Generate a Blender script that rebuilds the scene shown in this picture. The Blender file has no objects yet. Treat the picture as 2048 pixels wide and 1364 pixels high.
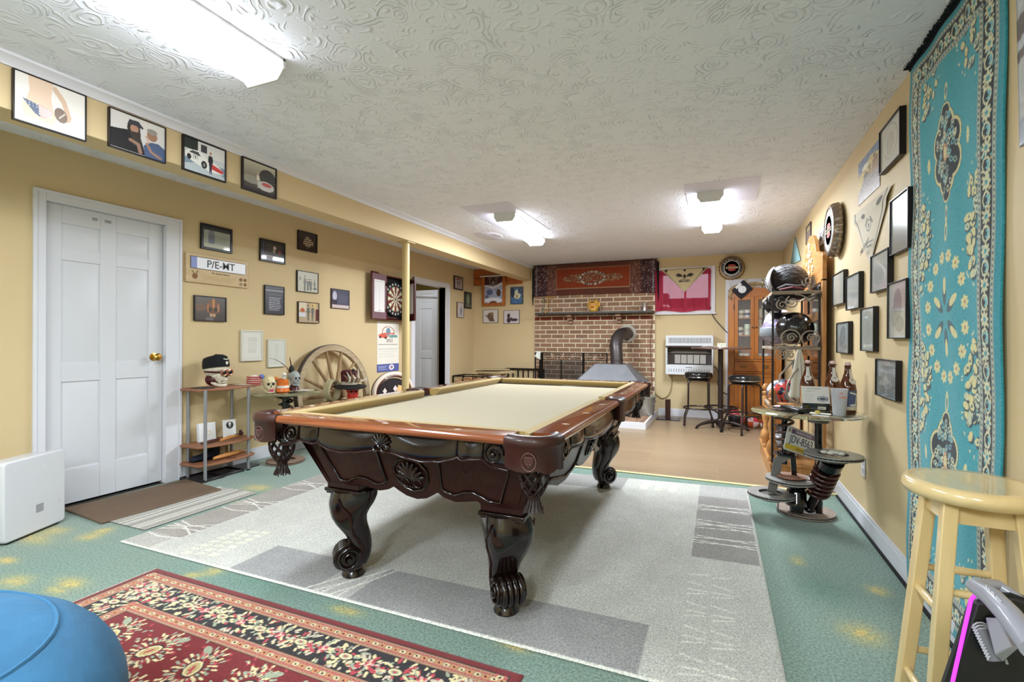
import bpy, math, random
import numpy as np
from mathutils import Vector, Matrix
random.seed(7)
RNG = np.random.default_rng(5)
PI = math.pi
sc = bpy.context.scene
col = sc.collection
rad = math.radians

# ------------------------------------------------------------ camera, exposure, world
F_PX = 975.53; YAW = .4; PITCH = -.0003; ROLL = .0039; CAM_H = 1.125
_R = np.array([math.cos(YAW), math.sin(YAW), 0]); _F = np.array([-math.sin(YAW), math.cos(YAW), 0]); _U = np.array([0, 0, 1.])
_F2 = _F*math.cos(PITCH)+_U*math.sin(PITCH); _U2 = _U*math.cos(PITCH)-_F*math.sin(PITCH)
_R3 = _R*math.cos(ROLL)+_U2*math.sin(ROLL); _U3 = _U2*math.cos(ROLL)-_R*math.sin(ROLL)
cam_data = bpy.data.cameras.new('camera'); cam = bpy.data.objects.new('camera', cam_data); col.objects.link(cam)
cam_data.sensor_width = 36; cam_data.lens = F_PX/2048*36; cam_data.clip_start = .05
cam.matrix_world = Matrix(((_R3[0], _U3[0], -_F2[0], 0), (_R3[1], _U3[1], -_F2[1], 0), (_R3[2], _U3[2], -_F2[2], CAM_H), (0, 0, 0, 1)))
sc.camera = cam
sc.view_settings.view_transform = 'Standard'; sc.view_settings.look = 'None'
sc.view_settings.gamma = 1; sc.view_settings.use_curve_mapping = False
sc.view_settings.exposure = 1.2
world = bpy.data.worlds.new('world'); sc.world = world; world.use_nodes = True
world.node_tree.nodes['Background'].inputs[0].default_value = (.8, .87, 1, 1)
world.node_tree.nodes['Background'].inputs[1].default_value = 1.0
LAMP = 9.0           # emission of the fluorescent diffusers

def _ray(x, y): return _F2+_R3*(x-1024)/F_PX-_U3*(y-682)/F_PX
def PZ(x, y, z=0.): d = _ray(x, y); k = (z-CAM_H)/d[2]; return Vector((d[0]*k, d[1]*k, z))
def PX(x, y, X): d = _ray(x, y); k = X/d[0]; return Vector((X, d[1]*k, CAM_H+d[2]*k))
def PY(x, y, Y): d = _ray(x, y); k = Y/d[1]; return Vector((d[0]*k, Y, CAM_H+d[2]*k))

# room dimensions
XL, XR, YB, YF, ZC = -3.993, .819, 7.712, -3.2, 2.388
BX0, BX1, BZ = -2.914, -3.10, 2.147      # beam

# ------------------------------------------------------------ colour and materials
def lin(c):
    c = np.asarray(c, float); c = c/255. if c.max() > 1.001 else c
    return np.where(c <= .04045, c/12.92, ((c+.055)/1.055)**2.4)
def nd(nt, t, **k):
    n = nt.nodes.new(t)
    for a, b in k.items(): setattr(n, a, b)
    return n
_mc = {}
def mat(name, c=(128, 128, 128), rough=.5, metal=0., spec=.5, coat=0., trans=0., ior=1.45, emit=None, es=0., sheen=0., noise=None, bump=None, wood=None, alpha=None, csat=0):
    """noise=(scale, amount), bump=(scale, strength, distance), wood=(dark rgb, scale, axis)"""
    if name in _mc: return _mc[name]
    m = bpy.data.materials.new(name); m.use_nodes = True; nt = m.node_tree; b = nt.nodes['Principled BSDF']
    L = nt.links; lc = [float(q) for q in lin(c)]+[1]
    b.inputs['Base Color'].default_value = lc
    b.inputs['Roughness'].default_value = rough; b.inputs['Metallic'].default_value = metal
    b.inputs['Specular IOR Level'].default_value = spec; b.inputs['Coat Weight'].default_value = coat
    b.inputs['Coat Roughness'].default_value = .04
    b.inputs['Transmission Weight'].default_value = trans; b.inputs['IOR'].default_value = ior
    if sheen: b.inputs['Sheen Weight'].default_value = sheen
    if alpha is not None: b.inputs['Alpha'].default_value = alpha
    if emit is not None:
        b.inputs['Emission Color'].default_value = [float(q) for q in lin(emit)]+[1]; b.inputs['Emission Strength'].default_value = es
    tc = None
    def coords():
        nonlocal tc
        if tc is None: tc = nd(nt, 'ShaderNodeTexCoord')
        return tc.outputs['Object']
    if noise:
        n = nd(nt, 'ShaderNodeTexNoise'); n.inputs['Scale'].default_value = noise[0]; n.inputs['Detail'].default_value = 6
        L.new(coords(), n.inputs['Vector'])
        r = nd(nt, 'ShaderNodeValToRGB'); a = noise[1]
        r.color_ramp.elements[0].position = .3; r.color_ramp.elements[1].position = .7
        r.color_ramp.elements[0].color = [max(0, q*(1-a)) for q in lc[:3]]+[1]; r.color_ramp.elements[1].color = [min(1, q*(1+a)) for q in lc[:3]]+[1]
        L.new(n.outputs['Fac'], r.inputs[0]); L.new(r.outputs[0], b.inputs['Base Color'])
    if wood:
        dk, ws, ax = wood
        mp = nd(nt, 'ShaderNodeMapping'); s = [ws*8]*3; s[ax] = ws*.7; mp.inputs['Scale'].default_value = s
        n = nd(nt, 'ShaderNodeTexNoise'); n.inputs['Scale'].default_value = 1.; n.inputs['Detail'].default_value = 8; n.inputs['Roughness'].default_value = .65; n.inputs['Distortion'].default_value = .6
        L.new(coords(), mp.inputs[0]); L.new(mp.outputs[0], n.inputs['Vector'])
        r = nd(nt, 'ShaderNodeValToRGB'); r.color_ramp.elements[0].position = .32; r.color_ramp.elements[1].position = .68
        r.color_ramp.elements[0].color = [float(q) for q in lin(dk)]+[1]; r.color_ramp.elements[1].color = lc
        L.new(n.outputs['Fac'], r.inputs[0]); L.new(r.outputs[0], b.inputs['Base Color'])
    if bump:
        n = nd(nt, 'ShaderNodeTexNoise'); n.inputs['Scale'].default_value = bump[0]; n.inputs['Detail'].default_value = 4
        L.new(coords(), n.inputs['Vector'])
        bp = nd(nt, 'ShaderNodeBump'); bp.inputs['Strength'].default_value = bump[1]; bp.inputs['Distance'].default_value = bump[2]
        L.new(n.outputs['Fac'], bp.inputs['Height']); L.new(bp.outputs[0], b.inputs['Normal'])
    _mc[name] = m
    return m
def flat(c, rough=.6, coat=0., metal=0.):
    c = tuple(int(q) for q in c)
    return mat('paint_%02x%02x%02x_%d_%d_%d' % (*c, rough*100, coat*10, metal*10), c, rough, metal=metal, coat=coat)
def vcmat(name, rough=.5, coat=0., sheen=0., bump=None, spec=.5):
    """a printed or woven surface whose own colours are stored on its mesh"""
    if name in _mc: return _mc[name]
    m = mat(name, (200, 200, 200), rough, spec=spec, coat=coat, sheen=sheen, bump=bump)
    a = nd(m.node_tree, 'ShaderNodeVertexColor'); a.layer_name = 'print'
    m.node_tree.links.new(a.outputs[0], m.node_tree.nodes['Principled BSDF'].inputs['Base Color'])
    return m

# ------------------------------------------------------------ mesh builder
def frame_of(d):
    d = Vector(d).normalized(); u = Vector((0, 0, 1)) if abs(d.z) < .9 else Vector((1, 0, 0))
    x = u.cross(d).normalized(); return x, d.cross(x)
class MB:
    def __init__(s): s.v = []; s.f = []; s.m = []; s.mats = []; s.M = Matrix()
    def mi(s, m):
        if m not in s.mats: s.mats.append(m)
        return s.mats.index(m)
    def add(s, vs, fs, m):
        o = len(s.v); k = s.mi(m); s.v += [s.M @ Vector(p) for p in vs]; s.f += [tuple(i+o for i in f) for f in fs]; s.m += [k]*len(fs); return s
    def box(s, x0, x1, y0, y1, z0, z1, m):
        x0, x1 = min(x0, x1), max(x0, x1); y0, y1 = min(y0, y1), max(y0, y1); z0, z1 = min(z0, z1), max(z0, z1)
        return s.add([(x0, y0, z0), (x1, y0, z0), (x1, y1, z0), (x0, y1, z0), (x0, y0, z1), (x1, y0, z1), (x1, y1, z1), (x0, y1, z1)],
                     [(0, 3, 2, 1), (4, 5, 6, 7), (0, 1, 5, 4), (1, 2, 6, 5), (2, 3, 7, 6), (3, 0, 4, 7)], m)
    def bar(s, a, b, w, h, m):
        """rectangular bar from a to b"""
        a = Vector(a); b = Vector(b); x, y = frame_of(b-a); vs = []
        for p in (a, b):
            for i, j in ((-1, -1), (1, -1), (1, 1), (-1, 1)): vs.append(p+x*i*w/2+y*j*h/2)
        return s.add(vs, [(3, 2, 1, 0), (4, 5, 6, 7), (0, 1, 5, 4), (1, 2, 6, 5), (2, 3, 7, 6), (3, 0, 4, 7)], m)
    def loft(s, rings, m, caps=True, closed=False):
        n = len(rings[0]); vs = [p for r in rings for p in r]; fs = []; k = len(rings)
        for i in range(k if closed else k-1):
            for j in range(n):
                a = i*n+j; b = i*n+(j+1) % n; i2 = (i+1) % k
                fs.append((a, b, i2*n+(j+1) % n, i2*n+j))
        if caps and not closed: fs += [tuple(range(n-1, -1, -1)), tuple((k-1)*n+j for j in range(n))]
        return s.add(vs, fs, m)
    def tube(s, pts, r, m, n=8, closed=False, caps=True, flatx=1.):
        P = [Vector(p) for p in pts]; k = len(P); rr = r if isinstance(r, (list, tuple)) else [r]*k
        T = []
        for i in range(k):
            if closed: t = P[(i+1) % k]-P[i-1]
            else: t = P[min(i+1, k-1)]-P[max(i-1, 0)]
            T.append(t.normalized() if t.length > 1e-9 else Vector((0, 0, 1)))
        x, y = frame_of(T[0]); rings = []
        for i in range(k):
            x = (x-T[i]*x.dot(T[i])); x = x.normalized() if x.length > 1e-6 else frame_of(T[i])[0]; y = T[i].cross(x)
            rings.append([P[i]+(x*math.cos(a)*flatx+y*math.sin(a))*rr[i] for a in (2*PI*j/n for j in range(n))])
        return s.loft(rings, m, caps, closed)
    def cyl(s, a, b, r, m, n=16, r2=None): return s.tube([a, b], [r, r if r2 is None else r2], m, n)
    def lathe(s, prof, c, m, n=24, M=None):
        M = M or Matrix(); c = Vector(c)
        return s.loft([[c+M @ Vector((r*math.cos(2*PI*j/n), r*math.sin(2*PI*j/n), z)) for j in range(n)] for r, z in prof], m)
    def prism(s, poly, h0, h1, m, M=None):
        """poly in local xy, extruded along local z; M places it"""
        M = M or Matrix(); n = len(poly)
        vs = [M @ Vector((p[0], p[1], h0)) for p in poly]+[M @ Vector((p[0], p[1], h1)) for p in poly]
        fs = [tuple(range(n-1, -1, -1)), tuple(range(n, 2*n))]+[(j, (j+1) % n, n+(j+1) % n, n+j) for j in range(n)]
        return s.add(vs, fs, m)
    def ell(s, c, r, m, n=16, k=10, M=None, z0=-1., z1=1.):
        if not isinstance(r, (tuple, list)): r = (r, r, r)
        a0 = math.asin(z0); a1 = math.asin(z1); M = M or Matrix(); c = Vector(c); rings = []
        for i in range(k+1):
            t = a0+(a1-a0)*i/k; q = max(math.cos(t), .02)
            rings.append([c+M @ Vector((r[0]*q*math.cos(2*PI*j/n), r[1]*q*math.sin(2*PI*j/n), r[2]*math.sin(t))) for j in range(n)])
        return s.loft(rings, m)
    def grid(s, fn, nu, nv, m, both=0.):
        vs = [fn(i/nu, j/nv) for j in range(nv+1) for i in range(nu+1)]
        fs = [(j*(nu+1)+i, j*(nu+1)+i+1, (j+1)*(nu+1)+i+1, (j+1)*(nu+1)+i) for j in range(nv) for i in range(nu)]
        return s.add(vs, fs, m)
    def build(s, name, parent=None, world=False, bevel=0., sharp=35, solid=0., sub=0, label=None, seg=2):
        me = bpy.data.meshes.new(name); vs = s.v
        if world and parent is not None:
            inv = (Matrix.Translation(parent.location) @ parent.rotation_euler.to_matrix().to_4x4()).inverted()
            vs = [inv @ p for p in vs]
        me.from_pydata([tuple(p) for p in vs], [], s.f)
        for m in s.mats: me.materials.append(m)
        me.polygons.foreach_set('material_index', s.m)
        me.polygons.foreach_set('use_smooth', [True]*len(s.f))
        me.update(); me.set_sharp_from_angle(angle=rad(sharp))
        o = bpy.data.objects.new(name, me); col.objects.link(o)
        if parent is not None: o.parent = parent
        if solid: md = o.modifiers.new('s', 'SOLIDIFY'); md.thickness = solid; md.offset = 0
        if bevel: md = o.modifiers.new('b', 'BEVEL'); md.width = bevel; md.segments = seg; md.limit_method = 'ANGLE'; md.angle_limit = rad(40)
        if sub: md = o.modifiers.new('u', 'SUBSURF'); md.levels = sub; md.render_levels = sub
        if label: o['label'] = label
        return o
def tag(o, label, cat, group=None):
    o['label'] = label; o['category'] = cat
    if group: o['group'] = group
    return o
def struct(o): o['kind'] = 'structure'; return o
def thing(name, label, cat, loc=(0, 0, 0), rz=0., group=None):
    o = bpy.data.objects.new(name, None); col.objects.link(o); o.location = loc; o.rotation_euler = (0, 0, rz); o.empty_display_size = .1
    return tag(o, label, cat, group)
def dup(root, loc, rz, label, group=None):
    r = root.copy(); col.objects.link(r); r.location = loc; r.rotation_euler = (0, 0, rz); r['label'] = label
    if group: r['group'] = group
    for ch in root.children:
        c = ch.copy(); col.objects.link(c); c.parent = r
        for g in ch.children:
            d = g.copy(); col.objects.link(d); d.parent = c
    return r
def arc(c, r, a0, a1, n, pl='xz'):
    out = []
    for i in range(n+1):
        a = rad(a0+(a1-a0)*i/n); u = r*math.cos(a); v = r*math.sin(a); c_ = Vector(c)
        out.append(c_+Vector({'xz': (u, 0, v), 'yz': (0, u, v), 'xy': (u, v, 0)}[pl]))
    return out
def basis(o, x, y, z):
    x, y, z = Vector(x), Vector(y), Vector(z)
    return Matrix(((x.x, y.x, z.x, o[0]), (x.y, y.y, z.y, o[1]), (x.z, y.z, z.z, o[2]), (0, 0, 0, 1)))

# ------------------------------------------------------------ printed pictures: a small raster laid on a grid mesh
class Cv:
    def __init__(s, w, h, bg):
        s.w, s.h = w, h; s.a = np.zeros((h, w, 3)); s.a[:] = np.array(bg, float)
        s.x, s.y = np.meshgrid((np.arange(w)+.5)/w, (np.arange(h)+.5)/h)   # v runs downwards
    def msk(s, m, c, al=1.):
        s.a[m] = s.a[m]*(1-al)+np.array(c, float)*al; return s
    def rect(s, x0, y0, x1, y1, c, al=1.): return s.msk((s.x >= x0) & (s.x < x1) & (s.y >= y0) & (s.y < y1), c, al)
    def ell(s, cx, cy, rx, ry, c, al=1., hole=0., rot=0.):
        dx = s.x-cx; dy = (s.y-cy); k = s.h/s.w
        if rot: X = dx; Y = dy*k; dx = X*math.cos(rot)+Y*math.sin(rot); dy = (-X*math.sin(rot)+Y*math.cos(rot))/k
        q = (dx/rx)**2+(dy/ry)**2; return s.msk((q <= 1) & (q >= hole*hole), c, al)
    def poly(s, pts, c, al=1.):
        m = np.zeros(s.x.shape, bool); n = len(pts)
        for i in range(n):
            (x0, y0), (x1, y1) = pts[i], pts[(i+1) % n]
            if y0 == y1: continue
            q = ((y0 > s.y) != (y1 > s.y)) & (s.x < (x1-x0)*(s.y-y0)/(y1-y0)+x0); m ^= q
        return s.msk(m, c, al)
    def line(s, pts, w, c, al=1.):
        k = s.h/s.w
        for (x0, y0), (x1, y1) in zip(pts, pts[1:]):
            dx, dy = x1-x0, (y1-y0)*k; L = dx*dx+dy*dy+1e-12
            t = np.clip(((s.x-x0)*dx+(s.y-y0)*k*dy)/L, 0, 1)
            d = np.hypot(s.x-x0-t*dx, (s.y-y0)*k-t*dy); s.msk(d < w/2, c, al)
        return s
    def noise(s, amt, cell=1):
        hh, ww = (s.h+cell-1)//cell, (s.w+cell-1)//cell
        n = RNG.normal(0, amt, (hh, ww, 1)); n = np.repeat(np.repeat(n, cell, 0), cell, 1)[:s.h, :s.w]
        s.a = np.clip(s.a+n, 0, 255); return s
    def grad(s, c0, c1):
        t = s.y[..., None]; s.a = np.array(c0, float)*(1-t)+np.array(c1, float)*t; return s
    def scribble(s, x0, y0, x1, y1, rows, c, al=.7, dash=.8):
        """rows of illegible small print"""
        for i in range(rows):
            yy = y0+(y1-y0)*(i+.5)/rows; xe = x0+(x1-x0)*(.75+.25*RNG.random())
            x = x0
            while x < xe:
                w = (.02+.05*RNG.random()); s.rect(x, yy-.25*(y1-y0)/rows, min(x+w, xe), yy+.25*(y1-y0)/rows, c, al); x += w+.015
        return s
def prt(name, cv, O, U, V, m, parent=None, world=True, fn=None, label=None, thick=0.):
    """cv laid on the parallelogram O (bottom left), U (right), V (up); fn(u,v,p)->p may bend it"""
    w, h = cv.w, cv.h; O, U, V = Vector(O), Vector(U), Vector(V)
    uu = np.linspace(0, 1, w+1); vv = np.linspace(0, 1, h+1)
    g = np.array(O)[None, None]+uu[None, :, None]*np.array(U)+vv[:, None, None]*np.array(V)
    if fn is not None:
        UU, VV = np.meshgrid(uu, vv); g = fn(UU, VV, g)
    P = g.reshape(-1, 3)
    if world and parent is not None:
        inv = np.array((Matrix.Translation(parent.location) @ parent.rotation_euler.to_matrix().to_4x4()).inverted())
        P = P @ inv[:3, :3].T+inv[:3, 3]
    me = bpy.data.meshes.new(name); nv = (w+1)*(h+1); me.vertices.add(nv); me.vertices.foreach_set('co', P.ravel())
    j, i = np.meshgrid(np.arange(h), np.arange(w), indexing='ij'); a = (j*(w+1)+i).ravel()
    q = np.stack([a, a+1, a+w+2, a+w+1], 1)
    me.loops.add(4*w*h); me.loops.foreach_set('vertex_index', q.ravel().astype(np.int32))
    me.polygons.add(w*h); me.polygons.foreach_set('loop_start', np.arange(0, 4*w*h, 4, dtype=np.int32))
    try: me.polygons.foreach_set('loop_total', np.full(w*h, 4, np.int32))
    except Exception: pass
    me.update(calc_edges=True)
    img = cv.a[::-1]; pad = np.pad(img, ((0, 1), (0, 1), (0, 0)), 'edge')
    c = np.ones((nv, 4)); c[:, :3] = lin(np.clip(pad.reshape(-1, 3), 0, 255)/255.*.9999)
    at = me.color_attributes.new('print', 'FLOAT_COLOR', 'POINT'); at.data.foreach_set('color', c.ravel())
    me.materials.append(m); me.polygons.foreach_set('use_smooth', [True]*(w*h))
    o = bpy.data.objects.new(name, me); col.objects.link(o)
    if parent is not None: o.parent = parent
    if thick: md = o.modifiers.new('s', 'SOLIDIFY'); md.thickness = thick; md.offset = -1
    if label: o['label'] = label
    return o
def text(name, s, size, M, m, parent=None, ext=.0006, sx=1., align='CENTER', label=None, bold=0.):
    cu = bpy.data.curves.new(name, 'FONT'); cu.body = s; cu.size = size; cu.align_x = align; cu.align_y = 'CENTER'; cu.extrude = ext; cu.offset = bold
    t = bpy.data.objects.new(name+'_t', cu); me = bpy.data.meshes.new_from_object(t)
    bpy.data.objects.remove(t); me.name = name
    M2 = M @ Matrix.Diagonal((sx, 1, 1, 1))
    if parent is not None: M2 = (Matrix.Translation(parent.location) @ parent.rotation_euler.to_matrix().to_4x4()).inverted() @ M2
    me.transform(M2); me.materials.clear(); me.materials.append(m)
    o = bpy.data.objects.new(name, me); col.objects.link(o)
    if parent is not None: o.parent = parent
    if label: o['label'] = label
    return o

# common materials
TAN = mat('tan_wall_paint', (205, 183, 142), .62, spec=.35, noise=(1.3, .035), bump=(60, .08, .002))
TRIMW = mat('white_trim_paint', (212, 212, 218), .35, spec=.4)
DOORW = mat('white_door_paint', (206, 207, 212), .3, spec=.45)
BLACKM = mat('black_iron', (22, 20, 20), .35, metal=.6)
CHROME = mat('chrome', (190, 190, 195), .15, metal=1.)
BLKPL = mat('black_plastic', (14, 14, 16), .3)
GLASS = mat('clear_glass', (225, 240, 232), .02, trans=1., ior=1.45)
# ------------------------------------------------------------ lamps of the room
LAMPC = (.82, .92, 1)
def fixture(x0, x1, y0, y1, label, yaw=0., power=1.):
    cx, cy = (x0+x1)/2, (y0+y1)/2; w, l = abs(x1-x0), abs(y1-y0)
    t = thing('ceiling_light', label, 'ceiling light', (cx, cy, ZC), yaw, 'fluorescent ceiling lights')
    hs = MB(); hm = mat('white_enamel', (215, 215, 215), .4)
    hs.box(-w*.5, w*.5, -l/2, l/2, -.012, 0, hm)
    for e in (-1, 1): hs.prism([(-w*.5, 0), (w*.5, 0), (w*.5, -.045), (w*.36, -.088), (-w*.36, -.088), (-w*.5, -.045)], 0, .012, hm, basis((0, e*l/2-.006, 0), (1, 0, 0), (0, 0, 1), (0, -1, 0)))
    hs.build('housing', t)
    d = MB(); dm = mat('lit_diffuser', (245, 245, 245), .5, emit=(244, 248, 255), es=LAMP)
    pr = [(-w*.47, -.014), (w*.47, -.014), (w*.47, -.04), (w*.42, -.062), (w*.3, -.078), (0, -.086), (-w*.3, -.078), (-w*.42, -.062), (-w*.47, -.04)]
    d.prism(pr, -l/2+.008, l/2-.008, dm, basis((0, 0, 0), (1, 0, 0), (0, 0, 1), (0, -1, 0)))
    d.build('diffuser', t, label='lit white wraparound diffuser')
    ld = bpy.data.lights.new('fluorescent_tubes', 'AREA'); ld.shape = 'RECTANGLE'; ld.size = w*.8; ld.size_y = l*.96; ld.energy = 17*power; ld.color = LAMPC
    lo = bpy.data.objects.new('fluorescent_tubes', ld); col.objects.link(lo); lo.location = (cx, cy, ZC-.089); lo.rotation_euler = (0, 0, yaw)
    return t
fixture(-2.06, -1.80, .40, 1.63, 'long lit fluorescent ceiling light nearest the beam and largest in view', 0, .95)
fixture(-2.12, -1.90, 4.40, 5.68, 'lit fluorescent ceiling light between the post and the brick chimney', rad(6), 2.1)
fixture(-.17, .035, 4.43, 5.72, 'lit fluorescent ceiling light beside the wall with the blue rug', 0, 2.1)
for (x, y, sx, sy, w) in ((-1.6, -1.2, .25, 1.2, 42), (-.2, -1.8, .25, 1.2, 54), (-3.3, -1.4, .3, 1.2, 9)):
    ld = bpy.data.lights.new('rear_room_lamp', 'AREA'); ld.shape = 'RECTANGLE'; ld.size = sx; ld.size_y = sy; ld.energy = w; ld.color = LAMPC
    lo = bpy.data.objects.new('rear_room_lamp', ld); col.objects.link(lo); lo.location = (x, y, 2.3)
ld = bpy.data.lights.new('hallway_lamp', 'AREA'); ld.size = .4; ld.energy = 5; ld.color = (.8, .9, 1)
lo = bpy.data.objects.new('hallway_lamp', ld); col.objects.link(lo); lo.location = (-4.22, 6.1, 2.3)

# ------------------------------------------------------------ ceiling and floors
cm = mat('plaster_ceiling', (234, 237, 248), .7, spec=.25); nt = cm.node_tree; L = nt.links
tc = nd(nt, 'ShaderNodeTexCoord'); nz = nd(nt, 'ShaderNodeTexNoise'); nz.inputs['Scale'].default_value = 3.2; nz.inputs['Detail'].default_value = 2
L.new(tc.outputs['Object'], nz.inputs['Vector'])
ad = nd(nt, 'ShaderNodeVectorMath', operation='MULTIPLY_ADD'); ad.inputs[1].default_value = (.22, .22, .22); L.new(nz.outputs['Color'], ad.inputs[0]); L.new(tc.outputs['Object'], ad.inputs[2])
vo = nd(nt, 'ShaderNodeTexVoronoi'); vo.inputs['Scale'].default_value = 8.5; vo.inputs['Randomness'].default_value = .9; L.new(ad.outputs[0], vo.inputs['Vector'])
m1 = nd(nt, 'ShaderNodeMath', operation='MULTIPLY'); m1.inputs[1].default_value = 34; L.new(vo.outputs['Distance'], m1.inputs[0])
m2 = nd(nt, 'ShaderNodeMath', operation='SINE'); L.new(m1.outputs[0], m2.inputs[0])
m3 = nd(nt, 'ShaderNodeMath', operation='MAXIMUM'); m3.inputs[1].default_value = 0; L.new(m2.outputs[0], m3.inputs[0])
n2 = nd(nt, 'ShaderNodeTexNoise'); n2.inputs['Scale'].default_value = 14; n2.inputs['Detail'].default_value = 3; L.new(tc.outputs['Object'], n2.inputs['Vector'])
rp = nd(nt, 'ShaderNodeMapRange'); rp.inputs[1].default_value = .42; rp.inputs[2].default_value = .62; L.new(n2.outputs['Fac'], rp.inputs[0])
m4 = nd(nt, 'ShaderNodeMath', operation='MULTIPLY'); L.new(m3.outputs[0], m4.inputs[0]); L.new(rp.outputs[0], m4.inputs[1])
bp = nd(nt, 'ShaderNodeBump'); bp.inputs['Strength'].default_value = .75; bp.inputs['Distance'].default_value = .009
L.new(m4.outputs[0], bp.inputs['Height']); L.new(bp.outputs[0], nt.nodes['Principled BSDF'].inputs['Normal'])
struct(MB().box(XL-.12, XR+.12, YF-.1, YB+.12, ZC, ZC+.1, cm).build('ceiling'))
smooth = mat('smooth_plaster', (214, 214, 232), .6)
o = MB()
o.box(-2.25, -1.76, 4.05, 5.25, ZC-.003, ZC, smooth)
o.box(-.26, .30, 4.15, 4.80, ZC-.003, ZC, smooth)
o.lathe([(.0, -.006), (.2, -.006), (.21, 0)], (0, 0, 0), smooth, 24, Matrix.Translation((-2.55, 5.3, ZC)) @ Matrix.Diagonal((.75, 1.1, 1, 1)))
struct(o.build('trim_1'))

W_, H_ = 241, 372
cv = Cv(W_, H_, (106, 130, 117)); x0f, y0f = XL, YF; xs, ys = XR-XL, 4.24-YF
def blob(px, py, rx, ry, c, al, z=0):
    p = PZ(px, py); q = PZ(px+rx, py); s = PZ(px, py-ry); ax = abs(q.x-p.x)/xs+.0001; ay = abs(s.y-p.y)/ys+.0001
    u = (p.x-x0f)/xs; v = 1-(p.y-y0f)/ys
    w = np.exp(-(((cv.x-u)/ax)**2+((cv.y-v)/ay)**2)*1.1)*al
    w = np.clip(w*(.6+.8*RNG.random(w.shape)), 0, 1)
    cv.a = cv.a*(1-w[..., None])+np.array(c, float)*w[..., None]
base = RNG.normal(0, 1, (H_//12+2, W_//12+2)); big = np.kron(base, np.ones((12, 12)))[:H_, :W_]
for _ in range(6): big = (big+np.roll(big, 5, 0)+np.roll(big, 5, 1)+np.roll(big, -5, 0)+np.roll(big, -5, 1))/5
cv.a += big[..., None]*np.array((9, 4, 2))
YEL = (196, 168, 84)
for b in ((70, 1075, 60, 14), (115, 1060, 40, 12), (20, 1120, 30, 10), (185, 1072, 25, 14), (215, 1060, 20, 10), (150, 1165, 45, 14), (120, 1180, 30, 8),
          (470, 985, 40, 8), (520, 975, 35, 7), (460, 1000, 25, 5), (430, 1142, 22, 12), (390, 1150, 20, 8), (1915, 1262, 30, 22), (1935, 1240, 25, 18), (1730, 1265, 40, 18), (545, 925, 20, 4),
          (1760, 1180, 20, 8), (1040, 1290, 35, 10), (700, 1220, 40, 8), (1600, 1120, 12, 8), (40, 1160, 40, 18), (1500, 1130, 5, 5), (240, 1035, 25, 5), (130, 1320, 60, 20)):
    blob(*b, YEL, .8)
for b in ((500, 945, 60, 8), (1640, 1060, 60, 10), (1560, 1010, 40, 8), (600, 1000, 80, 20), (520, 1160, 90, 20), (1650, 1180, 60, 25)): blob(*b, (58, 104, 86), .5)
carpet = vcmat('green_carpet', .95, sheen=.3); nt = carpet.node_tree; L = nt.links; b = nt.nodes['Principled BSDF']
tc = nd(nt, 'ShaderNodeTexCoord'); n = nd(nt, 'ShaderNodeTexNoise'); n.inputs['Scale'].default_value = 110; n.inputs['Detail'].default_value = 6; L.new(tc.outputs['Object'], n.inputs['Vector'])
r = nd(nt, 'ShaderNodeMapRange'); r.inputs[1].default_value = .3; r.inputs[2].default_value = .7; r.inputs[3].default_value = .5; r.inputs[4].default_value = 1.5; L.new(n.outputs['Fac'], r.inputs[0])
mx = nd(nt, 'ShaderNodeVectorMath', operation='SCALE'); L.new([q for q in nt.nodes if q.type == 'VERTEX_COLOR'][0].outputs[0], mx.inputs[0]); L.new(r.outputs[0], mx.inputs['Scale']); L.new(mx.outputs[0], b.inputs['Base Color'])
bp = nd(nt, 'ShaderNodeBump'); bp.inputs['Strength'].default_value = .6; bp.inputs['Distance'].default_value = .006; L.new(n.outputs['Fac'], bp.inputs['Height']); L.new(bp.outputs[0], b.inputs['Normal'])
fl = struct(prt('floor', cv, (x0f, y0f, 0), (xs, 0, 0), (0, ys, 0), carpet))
lm = mat('laminate_boards', (138, 116, 90), .32, spec=.5); nt = lm.node_tree; L = nt.links; b = nt.nodes['Principled BSDF']
tc = nd(nt, 'ShaderNodeTexCoord'); br = nd(nt, 'ShaderNodeTexBrick'); br.inputs['Scale'].default_value = 1; br.inputs['Brick Width'].default_value = 1.2; br.inputs['Row Height'].default_value = .13
br.inputs['Mortar Size'].default_value = .0015; br.inputs['Color1'].default_value = [*lin((146, 124, 98)), 1]; br.inputs['Color2'].default_value = [*lin((137, 115, 90)), 1]; br.inputs['Mortar'].default_value = [*lin((178, 142, 106)), 1]
L.new(tc.outputs['Object'], br.inputs['Vector'])
mp = nd(nt, 'ShaderNodeMapping'); mp.inputs['Scale'].default_value = (2.2, 26, 1); L.new(tc.outputs['Object'], mp.inputs[0])
n = nd(nt, 'ShaderNodeTexNoise'); n.inputs['Scale'].default_value = 1.5; n.inputs['Detail'].default_value = 6; L.new(mp.outputs[0], n.inputs['Vector'])
r = nd(nt, 'ShaderNodeMapRange'); r.inputs[3].default_value = .82; r.inputs[4].default_value = 1.15; L.new(n.outputs['Fac'], r.inputs[0])
mx = nd(nt, 'ShaderNodeVectorMath', operation='SCALE'); L.new(br.outputs['Color'], mx.inputs[0]); L.new(r.outputs[0], mx.inputs['Scale']); L.new(mx.outputs[0], b.inputs['Base Color'])
struct(MB().box(XL, XR, 4.24, YB, -.1, .004, lm).build('floor'))
struct(MB().box(XL, XR, YF, 4.24, -.12, -.02, mat('subfloor', (90, 90, 90))).build('floor'))
struct(MB().box(XL, XR, 4.215, 4.25, 0, .009, mat('pale_threshold', (226, 214, 150), .5)).build('trim_2', bevel=.003))

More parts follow.
